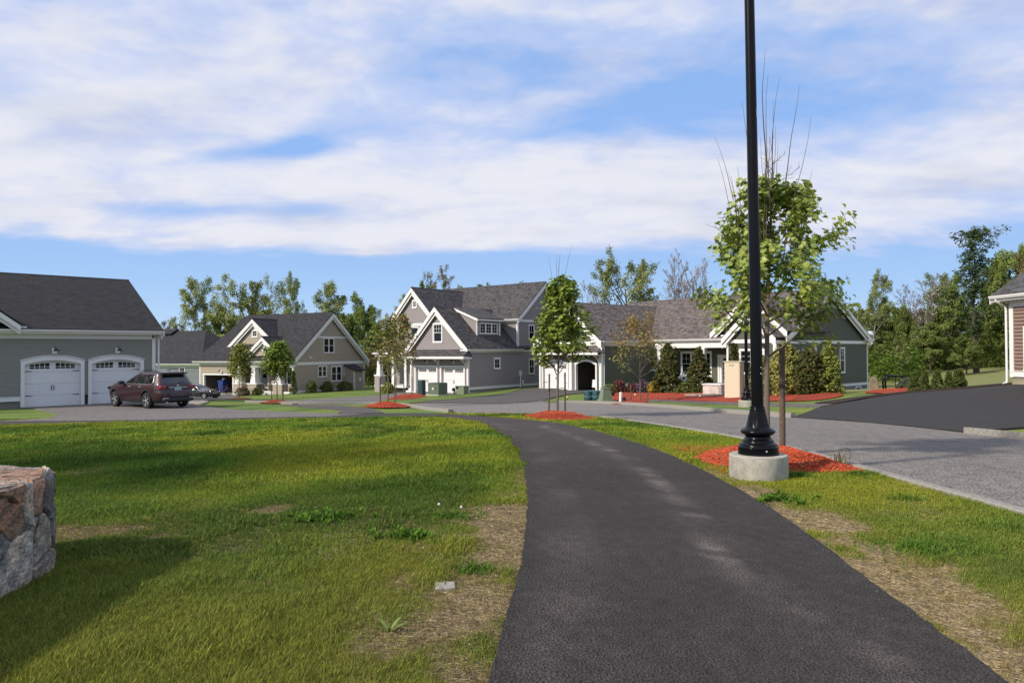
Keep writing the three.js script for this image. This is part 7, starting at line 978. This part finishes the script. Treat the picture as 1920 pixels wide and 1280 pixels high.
{ // dark red three row car
  const t = thing('car', 'dark red family SUV with roof rails parked nose in at the second arched garage door', 'car', [-16.67 - 0.0, 0, -32.5]);
  const hd = 56 * D2R, f = [-Math.sin(hd), -Math.cos(hd)], rg = [Math.cos(hd), -Math.sin(hd)], wb = 2.79, tr = 1.63; t.rotation.y = Math.PI / 2 + hd; // forward is the car's +x
  const ox = -16.67 + rg[0] * tr / 2, oz = -32.5 + rg[1] * tr / 2; const hR = height(ox, -oz), hF = height(ox + f[0] * wb, -(oz + f[1] * wb)); t.position.set(ox, Math.min(hR, hF) + 0.045, oz); t.rotation.order = 'YXZ';
  const paint = new THREE.MeshPhysicalMaterial({ color: L(0.026, 0.0015, 0.004), roughness: 0.45, metalness: 0.25, clearcoat: 0.8, clearcoatRoughness: 0.05 }), tint = new THREE.MeshPhysicalMaterial({ color: L(0.008, 0.009, 0.01), roughness: 0.04, clearcoat: 1 });
  const c = { wheels: [0, wb], wr: 0.375, clad: 0.42, crown: 0.035, ys: [...steps(0.26, 0.9, 26), ...steps(0.925, 1.1, 9), ...steps(1.125, 1.62, 22), 1.645, 1.66, 1.672],
    front: pl([[0.26, 3.55], [0.4, 3.66], [0.6, 3.7], [0.85, 3.66], [0.98, 3.5], [1.04, 3.2], [1.09, 2.6], [1.13, 2.28], [1.3, 1.92], [1.5, 1.46], [1.62, 1.1], [1.672, 0.85]]),
    rear: pl([[0.26, -0.82], [0.4, -1.06], [0.55, -1.12], [0.72, -1.1], [0.85, -1.03], [1.05, -1.01], [1.12, -0.98], [1.4, -0.78], [1.55, -0.68], [1.62, -0.68], [1.672, -0.55]]),
    width: pl([[0.26, 0.86], [0.4, 0.93], [0.6, 0.955], [0.9, 0.96], [1.02, 0.94], [1.12, 0.9], [1.4, 0.79], [1.58, 0.715], [1.65, 0.66], [1.672, 0.6]]), ex: pl([[0.26, 5.5], [0.8, 6.5], [1.1, 6.5], [1.6, 6], [1.672, 4.5]]),
    isGlass(x, y, z, s) { if (y < 1.13 || y > 1.555) return false; if (s) { const fr = 2.2 - (y - 1.13) * 1.75, rr = -0.48 + (y - 1.13) * 0.32; if (x > fr || x < rr) return false; return !(Math.abs(x - 1.08 + (y - 1.13) * 0.1) < 0.05 || Math.abs(x - 0.2) < 0.045); } return (x > 0.8 || (x < -0.4 && Math.abs(z) < 0.66 - (y - 1.13) * 0.14 && y > 1.15)); } };
  const b = carBody(c); part('body', [b.body], paint, t); part('window_glass', [b.glass], tint, t); part('lower_cladding', [b.dark], M.black, t); part('underbody', [box(-0.9, 3.4, 0.3, 0.9, -0.72, 0.72)], M.dark, t);
  for (const x of [0, wb]) for (const z of [-1, 1]) wheel(t, x, z * 0.83, 0.375, 0.24, 5);
  for (const z of [-1, 1]) { part('tail_light', [T(rbox(-0.09, 0.09, -0.075, 0.06, -0.2, 0.2, 0.03), -0.93, 1.0, z * 0.67, z * -0.22)], tailRed, t); part('headlight', [T(rbox(-0.15, 0.15, -0.07, 0.07, -0.2, 0.2, 0.03), 3.45, 0.88, z * 0.7, z * 0.35)], M.glass, t); part('roof_rail', [pipe([[1.0, 1.64, z * 0.6], [0.85, 1.73, z * 0.61], [-0.3, 1.735, z * 0.61], [-0.5, 1.66, z * 0.6]], 0.022, 6, 20)], M.black, t); part('mirror', [T(rbox(-0.1, 0.1, -0.08, 0.08, -0.13, 0.13, 0.04), 1.95, 1.17, z * 1.05), rod([1.95, 1.12, z * 0.9], [1.95, 1.14, z * 1.0], 0.03)], M.black, t); part('reflector', [rbox(-1.12, -1.09, 0.47, 0.51, z * 0.62 - 0.13, z * 0.62 + 0.13, 0.008)], std([0.45, 0.44, 0.44], 0.3), t); part('exhaust_tip', [T(new THREE.CylinderGeometry(0.035, 0.035, 0.16, 10).rotateZ(Math.PI / 2), -1.02, 0.31, z * 0.55)], alloy, t); for (const hx of [0.5, 1.4]) part('door_handle', [rbox(hx - 0.11, hx + 0.11, 0.985, 1.02, z * 0.955 - 0.02, z * 0.955 + 0.02, 0.012)], alloy, t);
    part('window_trim', [pipe([[2.2, 1.115, z * 0.915], [1, 1.12, z * 0.92], [-0.35, 1.13, z * 0.91], [-0.5, 1.2, z * 0.885], [-0.42, 1.5, z * 0.78]], 0.011, 5, 24)], alloy, t); }
  part('spoiler', [rbox(-0.86, -0.5, 1.6, 1.65, -0.58, 0.58, 0.02)], paint, t); part('rear_bumper', [rbox(-1.13, -0.85, 0.34, 0.5, -0.72, 0.72, 0.05)], M.black, t); part('licence_plate', [T(rbox(-0.012, 0.012, -0.075, 0.075, -0.155, 0.155, 0.006), -1.03, 0.88, 0.0, 0, 0, 0.05)], std([0.42, 0.62, 0.66], 0.5), t); part('plate_marks', [T(box(-0.004, 0.0, -0.02, 0.025, -0.12, -0.03), -1.042, 0.88, 0), T(box(-0.004, 0.0, -0.02, 0.025, 0.0, 0.12), -1.042, 0.88, 0)], std([0.1, 0.25, 0.25], 0.6), t); part('badge', [T(new THREE.SphereGeometry(0.05, 10, 8).scale(0.3, 0.7, 1.2), -1.015, 1.05, 0)], alloy, t); part('wiper', [rod([-0.97, 1.17, 0.05], [-0.9, 1.22, 0.4], 0.012)], M.black, t); part('trunk_trim', [rbox(-1.06, -1.0, 0.955, 0.985, -0.45, 0.45, 0.01)], alloy, t); part('antenna', [T(new THREE.ConeGeometry(0.05, 0.09, 8), -0.35, 1.75, 0)], paint, t);
}
{ // small dark car by the tan garage
  const t = thing('car', 'small dark grey car half hidden behind the dark red car before the tan garage', 'car', [-30.6, 0, -66.5], 0), c = { wheels: [0, 2.6], wr: 0.32, clad: 0, crown: 0.02, ys: [...steps(0.22, 0.8, 18), ...steps(0.83, 0.98, 7), ...steps(1.0, 1.38, 12), 1.4, 1.42], front: pl([[0.22, 3.3], [0.5, 3.4], [0.7, 3.3], [0.8, 2.9], [0.92, 2.25], [0.98, 2.05], [1.2, 1.6], [1.42, 0.9]]), rear: pl([[0.22, -0.8], [0.6, -0.9], [0.95, -0.85], [1.05, -0.75], [1.3, -0.2], [1.42, 0.2]]), width: pl([[0.22, 0.82], [0.6, 0.88], [0.9, 0.86], [1.0, 0.8], [1.42, 0.56]]), ex: () => 5.5, isGlass: (x, y, z, s) => y > 1.0 && y < 1.33 && (s ? x < 2.0 - (y - 1.0) * 2.0 && x > -0.5 + (y - 1.0) * 1.5 && Math.abs(x - 0.85) > 0.05 : true) };
  const b = carBody(c), pm = new THREE.MeshPhysicalMaterial({ color: L(0.035, 0.034, 0.034), roughness: 0.3, metalness: 0.4, clearcoat: 1 }); part('body', [b.body], pm, t); part('window_glass', [b.glass], M.glass, t); part('underbody', [box(-0.7, 3.1, 0.25, 0.8, -0.68, 0.68)], M.dark, t); for (const x of [0, 2.6]) for (const z of [-1, 1]) wheel(t, x, z * 0.76, 0.32, 0.2, 7); for (const z of [-1, 1]) { part('headlight', [T(rbox(-0.15, 0.15, -0.06, 0.06, -0.15, 0.15, 0.03), 3.15, 0.68, z * 0.62)], M.glass, t); part('tail_light', [rbox(-0.88, -0.8, 0.75, 0.9, z * 0.65 - 0.15, z * 0.65 + 0.15, 0.02)], tailRed, t); part('mirror', [T(rbox(-0.08, 0.08, -0.06, 0.06, -0.1, 0.1, 0.03), 1.7, 1.0, z * 0.92)], M.black, t); }
  part('window_trim', [pipe([[1.95, 1.0, 0.8], [1.3, 1.32, 0.66], [0.6, 1.38, 0.6]], 0.016, 5, 12)], alloy, t); t.rotation.y = -0.25; t.position.y = height(-29.5, 66.5) + 0.06;
}
{ // white car nosed into the dark garage
  const [x, z] = greenL(-0.97, -3.95), t = thing('car', 'white car parked inside the open arched garage of the green house', 'car', [x, -1.64, z], 0), c = { wheels: [0, 2.7], wr: 0.34, clad: 0.0, crown: 0.03, ys: [...steps(0.3, 0.9, 16), ...steps(0.93, 1.05, 5), ...steps(1.08, 1.5, 12), 1.54], front: pl([[0.3, 3.4], [0.9, 3.3], [1.0, 2.5], [1.05, 2.2], [1.54, 1.2]]), rear: pl([[0.3, -0.85], [0.5, -0.95], [0.95, -0.9], [1.05, -0.8], [1.5, -0.55], [1.54, -0.4]]), width: pl([[0.3, 0.86], [0.9, 0.9], [1.05, 0.85], [1.54, 0.62]]), ex: () => 6, isGlass: (x, y, z, s) => y > 1.05 && y < 1.42 && (s ? Math.abs(x - 0.8) > 0.05 && x > -0.35 : true) };
  const b = carBody(c); part('body', [b.body], new THREE.MeshPhysicalMaterial({ color: L(0.75, 0.75, 0.75), roughness: 0.3, clearcoat: 1 }), t); part('window_glass', [b.glass], M.glass, t); part('underbody', [box(-0.7, 3.1, 0.3, 0.8, -0.7, 0.7)], M.dark, t); for (const q of [0, 2.7]) for (const w of [-1, 1]) wheel(t, q, w * 0.78, 0.34, 0.22, 5); for (const w of [-1, 1]) part('tail_light', [rbox(-0.92, -0.84, 0.8, 1.0, w * 0.72 - 0.08, w * 0.72 + 0.08, 0.02)], tailRed, t); part('rear_bumper', [rbox(-1.0, -0.8, 0.34, 0.5, -0.75, 0.75, 0.04)], M.black, t); t.rotation.y = -Math.PI / 2 - 50 * D2R;
}
// ------------------------------------------------------------------ mulch, grass and weeds
M.mulch = std([2.6, 2.6, 2.6], 0.95, { vertexColors: true, map: rep(canvasTex(512, 512, (u, v) => { const a = tnoise(u, v * 1.0, 40, 3), b = tnoise(u, v, 90, 7), k = 0.55 + 0.35 * a + 0.3 * b; return [k, k * 0.93, k * 0.9]; }), 1.2), bumpMap: rep(turfTex, 1.5), bumpScale: 0.04 });
const mulchTone = (x, d) => { const k = 0.9 + 0.5 * fbm(x * 1.4, d * 1.4, 3.3, 3); return [0.55 * k, 0.08 * k, 0.024 * k]; }, brownTone = (x, d) => { const k = 0.9 + 0.5 * fbm(x * 1.4, d * 1.4, 3.3, 3); return [0.3 * k, 0.09 * k, 0.045 * k]; };
function mound(name, poly, cell, rise, label, chips, tone = mulchTone, base = 0.02) {
  const cx = poly.reduce((a, p) => a + p[0], 0) / poly.length, sm = smooth(poly, 60, true), hgt = (x, d) => base + rise * sstep(0, rise > 0.1 ? 0.75 : 0.5, inPoly(sm, x, d) ? distPoly(sm, x, d, true) : 0) + 0.015 * noise(x * 5, d * 5, 1);
  const t = thing(name, label, 'mulch bed', [0, 0, 0], 0, null, 'stuff'), bed = new THREE.Mesh(drape(sm, cell, hgt, tone, false), M.mulch); bed.name = 'bed'; bed.receiveShadow = true; t.add(bed);
  if (chips) { const g = new THREE.BoxGeometry(1, 0.22, 0.3, 1, 1, 1), m = new THREE.InstancedMesh(g, std([1, 1, 1], 0.9), chips), r = rng(Math.round(Math.abs(cx) * 100) + 3), q = new THREE.Quaternion(), e = new THREE.Euler(), x0 = Math.min(...sm.map(p => p[0])), x1 = Math.max(...sm.map(p => p[0])), y0 = Math.min(...sm.map(p => p[1])), y1 = Math.max(...sm.map(p => p[1])); let n = 0, guard = 0;
    while (n < chips && guard++ < chips * 8) { const x = lerp(x0, x1, r()) + (r() - 0.5) * 0.15, d = lerp(y0, y1, r()) + (r() - 0.5) * 0.15; if (!inPoly(sm, x, d) && r() > 0.12) continue; const s = 0.022 + 0.05 * r() * r(); e.set((r() - 0.5) * 1.0, r() * 6.28, (r() - 0.5) * 0.9); m.setMatrixAt(n, new THREE.Matrix4().compose(V3(x, height(x, d) + hgt(x, d) + 0.008, -d), q.setFromEuler(e), V3(s, s * 0.5, s * 0.7))); const k = 0.5 + 0.9 * r(); m.setColorAt(n, L(...(r() < 0.12 ? [0.36 * k, 0.19 * k, 0.11 * k] : [0.52 * k, 0.078 * k * (0.6 + 0.8 * r()), 0.022 * k]))); n++; }
    m.count = n; m.name = 'wood_chips'; m.castShadow = m.receiveShadow = true; m.userData.kind = 'stuff'; t.add(m); }
  return t;
}
mound('mulch_bed', beds.near, 0.12, 0.17, 'red wood chip mulch mound round the maple behind the near lamp post', 16000);
mound('mulch_bed', beds.a, 0.25, 0.16, 'red mulch mound under the full green tree between path and road', 7000);
mound('mulch_bed', beds.b, 0.3, 0.16, 'red mulch bed on the tip of the grass strip by the pale kerb', 5000, mulchTone, 0.05); mound('mulch_bed', beds.c, 0.5, 0.18, 'red mulch bed on the grass island before the mauve garage', 4000, mulchTone, 0.1);
mound('mulch_bed', beds.tan_a, 0.5, 0.1, 'brown mulch patch under the yellowish tree before the tan garage', 0, brownTone, 0.05); mound('mulch_bed', beds.tan_b, 0.4, 0.12, 'brown mulch ring under the small dense tree before the tan porch', 1500, brownTone, 0.05);
mound('mulch_bed', beds.green, 0.4, 0.08, 'long red mulch bed along the front of the green house', 9000, mulchTone, 0.04); mound('mulch_bed', beds.right, 0.4, 0.06, 'red mulch patch by the upright stone at the right corner of the green house', 1500, mulchTone, 0.05);
{ const strip = smooth([[12.5, 27.3], [14.4, 28.5], [15.8, 28.65], [17.0, 27.5], [18.2, 26.9], [20, 26.9], [20, 27.6], [18.4, 27.6], [17.2, 28.3], [16, 29.3], [14.4, 29.6], [12.2, 28.6]], 60, true); sheet('soil_strip', strip, 0.4, 0.08, (x, d) => { const k = 0.8 + 0.6 * fbm(x * 1.2, d * 1.2, 4, 3); return [0.07 * k, 0.04 * k, 0.028 * k]; }, M.mulch, 'bare brown soil along the upper edge of the black driveway'); }
function scatter(name, label, geo, mat, want, place, cat) { // place(r) -> [x, d, scale, tilt, colour] or null
  const r = rng(name.length * 131 + want), list = []; let g = 0; while (list.length < want && g++ < want * 6) { const p = place(r); if (p) list.push(p); }
  const m = new THREE.InstancedMesh(geo, mat, list.length), q = new THREE.Quaternion(), e = new THREE.Euler(), M4 = new THREE.Matrix4(); list.forEach(([x, d, s, tilt, c, lift], i) => { e.set((r() - 0.5) * tilt, r() * 6.283, (r() - 0.5) * tilt, 'YXZ'); m.setMatrixAt(i, M4.compose(V3(x, height(x, d) - 0.004 + (lift ?? 0), -d), q.setFromEuler(e), Array.isArray(s) ? V3(...s) : V3(s, s, s))); m.setColorAt(i, L(...c)); }); m.name = numbered(name); m.castShadow = m.receiveShadow = true; scene.add(m); tag(m, label, cat, null, 'stuff'); return m;
}
function tuft(n, h, w, spreadR, seed, lean = 0.5) { const r = rng(seed), t = new Tri(); for (let i = 0; i < n; i++) { const a = r() * 6.283, R = spreadR * Math.sqrt(r()), x = Math.cos(a) * R, z = Math.sin(a) * R, b = r() * 6.283, H = h * (0.55 + 0.6 * r()), ln = lean * (0.3 + r()) * H, dx = Math.cos(b), dz = Math.sin(b), W = w * (0.7 + 0.6 * r()) / 2, px = -dz * W, pz = dx * W, m = [x + dx * ln * 0.3, H * 0.6, z + dz * ln * 0.3], tip = [x + dx * ln, H, z + dz * ln]; t.quad([x - px, 0, z - pz], [x + px, 0, z + pz], [m[0] + px * 0.8, m[1], m[2] + pz * 0.8], [m[0] - px * 0.8, m[1], m[2] - pz * 0.8]); t.tri([m[0] - px * 0.8, m[1], m[2] - pz * 0.8], [m[0] + px * 0.8, m[1], m[2] + pz * 0.8], tip); } const g = t.geo; g.computeBoundingBox(); return g; }
M.blade = new THREE.MeshPhysicalMaterial({ color: L(1, 1, 1), roughness: 0.85, specularIntensity: 0.2, transmission: 0.22, thickness: 0, side: THREE.DoubleSide });
M.straw = std([1, 1, 1], 0.95, { side: THREE.DoubleSide });
{
  const bands = [[2.6, 5.5, 100000, 0.038, 0.0028], [5.5, 9, 120000, 0.039, 0.004], [9, 14, 110000, 0.042, 0.006], [14, 25, 130000, 0.04, 0.009]];
  bands.forEach(([d0, d1, n, h, w], i) => scatter('grass', ['short grass blades nearest the photographer', 'grass blades beyond the stone pillar', 'grass blades in the middle of the lawn', 'grass blades of the far lawn'][i], tuft(7, h, w, 0.035 + 0.02 * i, 40 + i, 0.75), M.blade, n, r => {
    const d = Math.sqrt(lerp(d0 * d0, d1 * d1, r())), x = (r() * 2 - 1) * (0.78 * d + 1.2); if (!isTurf(x, d) || x > 4.95) return null; if (Math.hypot(x - 3.13, d - 9.05) < 0.35 || Math.hypot(x + 4.13, d - 5.05) < 0.68) return null;
    const k = dryness(x, d); const thin = sstep(-0.05, 0.35, fbm(x * 1.1 + 30, d * 1.1, 5.5, 3)) * (1 - sstep(8, 12, d)); if (r() < Math.max(sstep(0.3, 0.85, k) * 0.9, thin * 0.62)) return null; const c = turfColor(x, d), j = 0.55 + 0.95 * r(), lush = noise(x * 1.7, d * 1.7, 4.4), s = (0.5 + 0.75 * r()) * (1 + 0.6 * sstep(0.05, 0.5, lush)) * (1 - 0.35 * sstep(0.1, 0.6, k)); const yel = r() < 0.05 + 0.25 * k;
    return [x, d, s, 0.5, yel ? [0.26 * j, 0.21 * j, 0.06 * j] : [c[0] * j * 1.15, c[1] * j * 1.15, c[2] * j]];
  }, 'grass'));
  scatter('dry_straw', 'dry clippings and straw along the path', (() => { const r = rng(4), t = new Tri(); for (let i = 0; i < 5; i++) { const a = r() * 6.28, x = (r() - 0.5) * 0.07, z = (r() - 0.5) * 0.07, l = 0.008 + 0.018 * r(), w = 0.0016, dx = Math.cos(a) * l, dz = Math.sin(a) * l, y = 0.004 + 0.012 * r(); t.quad([x - dx - dz * w, y, z - dz + dx * w], [x - dx + dz * w, y, z - dz - dx * w], [x + dx + dz * w, y + 0.006 * r(), z + dz - dx * w], [x + dx - dz * w, y, z + dz + dx * w]); } return t.geo; })(), M.straw, 60000, r => {
    const d = Math.sqrt(lerp(2.6 ** 2, 10 ** 2, r())), x = (r() * 2 - 1) * (0.78 * d + 1); if (!isTurf(x, d) || x > 4.9) return null; const k = dryness(x, d); const thin = sstep(-0.05, 0.35, fbm(x * 1.1 + 30, d * 1.1, 5.5, 3)); if (r() > 0.14 + 0.5 * thin + sstep(0.12, 0.6, k)) return null; const j = 0.5 + 0.8 * r(); return [x, d, 0.6 + 0.7 * r(), 0.35, r() < 0.25 ? [0.17 * j, 0.12 * j, 0.08 * j] : [0.42 * j, 0.33 * j, 0.19 * j]];
  }, 'straw');
  scatter('soil_crumbs', 'crumbs of soil and grit on the bare ground beside the path', new THREE.IcosahedronGeometry(0.006, 0), M.straw, 14000, r => {
    const d = Math.sqrt(lerp(2.6 ** 2, 9 ** 2, r())), x = (r() * 2 - 1) * (0.6 * d + 1); if (!isTurf(x, d) || x > 4.9) return null; const k = dryness(x, d); if (r() > sstep(0.3, 0.8, k)) return null; const j = 0.5 + 0.9 * r(); return [x, d, [0.6 + r() * 1.2, 0.5 + 0.5 * r(), 0.6 + r()], 2, r() < 0.2 ? [0.3 * j, 0.27 * j, 0.22 * j] : [0.15 * j, 0.10 * j, 0.068 * j], 0.004];
  }, 'soil');
  scatter('path_grit', 'grit and crumbs lying on the edges of the path', new THREE.IcosahedronGeometry(0.0045, 0), M.straw, 4500, r => {
    const d = Math.sqrt(lerp(2.6 ** 2, 12 ** 2, r())), x = -0.4 + 3.4 * r(); if (!within(P.path, x, d)) return null; const e = Math.min(distPoly(pathL, x, d), distPoly(pathR, x, d)), s = distPoly(seam, x, d); if (r() > 0.9 * Math.exp(-e / 0.07) + 0.25 * Math.exp(-s / 0.1) + 0.02) return null; const j = 0.5 + r(); return [x, d, [0.4 + r(), 0.4 + 0.4 * r(), 0.4 + r()], 2, r() < 0.5 ? [0.16 * j, 0.14 * j, 0.115 * j] : [0.09 * j, 0.08 * j, 0.07 * j], 0.031];
  }, 'grit');
  // clumps of darker weeds and long grass
  const clumps = [[-0.62, 6.95, 0.42, 'leafy weed clump with white flower heads left of the path'], [-0.95, 6.2, 0.3, 'dark clover patch left of the path'], [-0.32, 5.25, 0.3, 'tall dark green clump at the path edge beyond the concrete marker'], [-1.9, 6.9, 0.4, 'dark grass patch in the middle of the near lawn'], [3.35, 5.75, 0.62, 'broad patch of dark green weeds right of the path'], [2.8, 7.6, 0.35, 'low dark weed tuft right of the path below the lamp footing'], [4.2, 7.6, 0.3, 'weed clump against the near kerb'], [4.45, 9.1, 0.4, 'long grass tuft at the kerb beside the red mulch'], [3.9, 5.2, 0.35, 'ragged weed tuft low at the right'], [3.65, 9.0, 0.25, 'long grass at the right foot of the concrete lamp footing']];
  const leafy = (() => { const r = rng(6), t = new Tri(); for (let i = 0; i < 9; i++) { const a = r() * 6.28, l = 0.03 + 0.03 * r(), b = a + 0.5, c = a - 0.5, y = 0.03 + 0.05 * r(); t.quad([0, 0.01, 0], [Math.cos(c) * l * 0.6, y * 0.7, Math.sin(c) * l * 0.6], [Math.cos(a) * l, y, Math.sin(a) * l], [Math.cos(b) * l * 0.6, y * 0.7, Math.sin(b) * l * 0.6]); } return t.geo; })(), lush = tuft(7, 0.075, 0.006, 0.04, 91, 0.8);
  clumps.forEach(([cx, cd, R, label], i) => scatter('weed_clump', label, i % 2 && i !== 7 && i !== 9 ? leafy : lush, M.blade, Math.round(1500 * R * R * (i === 7 || i === 9 ? 1.1 : 0.5)), r => { const a = r() * 6.283, k = Math.abs(r() + r() + r() - 1.5) * 1.1 * R * (0.85 + 0.45 * noise(Math.cos(a) * 2 + cx, Math.sin(a) * 2, cd)), x = cx + Math.cos(a) * k * 1.25, d = cd + Math.sin(a) * k * 0.8; if (!isTurf(x, d)) return null; const j = 0.6 + 0.7 * r(); return [x, d, 0.5 + 0.6 * r(), 0.5, [0.10 * j, 0.19 * j, 0.022 * j]]; }, 'weeds'));
  { const t = thing('broadleaf_weed', 'broad leaved pale green weed in the near lawn left of the concrete marker', 'weed', at(-0.72, -4.12)), r = rng(2); for (let i = 0; i < 5; i++) { const a = i * 1.3, l = 0.07 + 0.05 * r(), g = new Tri(); for (const s of [-1, 1]) { const f = (u, w) => [Math.cos(a) * u * l - Math.sin(a) * w * s, 0.01 + 0.09 * u * (1 - u * 0.4), Math.sin(a) * u * l + Math.cos(a) * w * s]; const ws = [0.004, 0.008, 0.012, 0.009, 0]; for (let k = 0; k < 4; k++) g.quad(f(k / 4, 0), f(k / 4, ws[k]), f((k + 1) / 4, ws[k + 1]), f((k + 1) / 4, 0)); } part('leaf', [g.geo], std([0.14, 0.2, 0.03], 0.7, { side: THREE.DoubleSide }), t); } }
  { const t = thing('dandelion', 'white dandelion heads standing on the weed clump left of the path', 'dandelion', at(-0.6, -6.95)); for (const [x, z, y] of [[-0.12, 0.02, 0.13], [0.1, 0.06, 0.11]]) { part('stalk', [rod([x, 0, z], [x, y, z], 0.0025, 0.002, 5)], std([0.15, 0.18, 0.05], 0.8), t); part('flower_head', [T(new THREE.IcosahedronGeometry(0.014, 1), x, y + 0.008, z)], std([0.6, 0.6, 0.58], 0.9), t); } }
  { const t = thing('dry_grass_tuft', 'dry yellow grass tuft at the right tip of the near red mulch', 'grass tuft', at(4.5, -9.75, 0.03)); part('blades', [tuft(26, 0.24, 0.012, 0.09, 77, 0.7)], std([0.30, 0.25, 0.08], 0.9, { side: THREE.DoubleSide }), t); }
}
renderer.render(scene, camera);
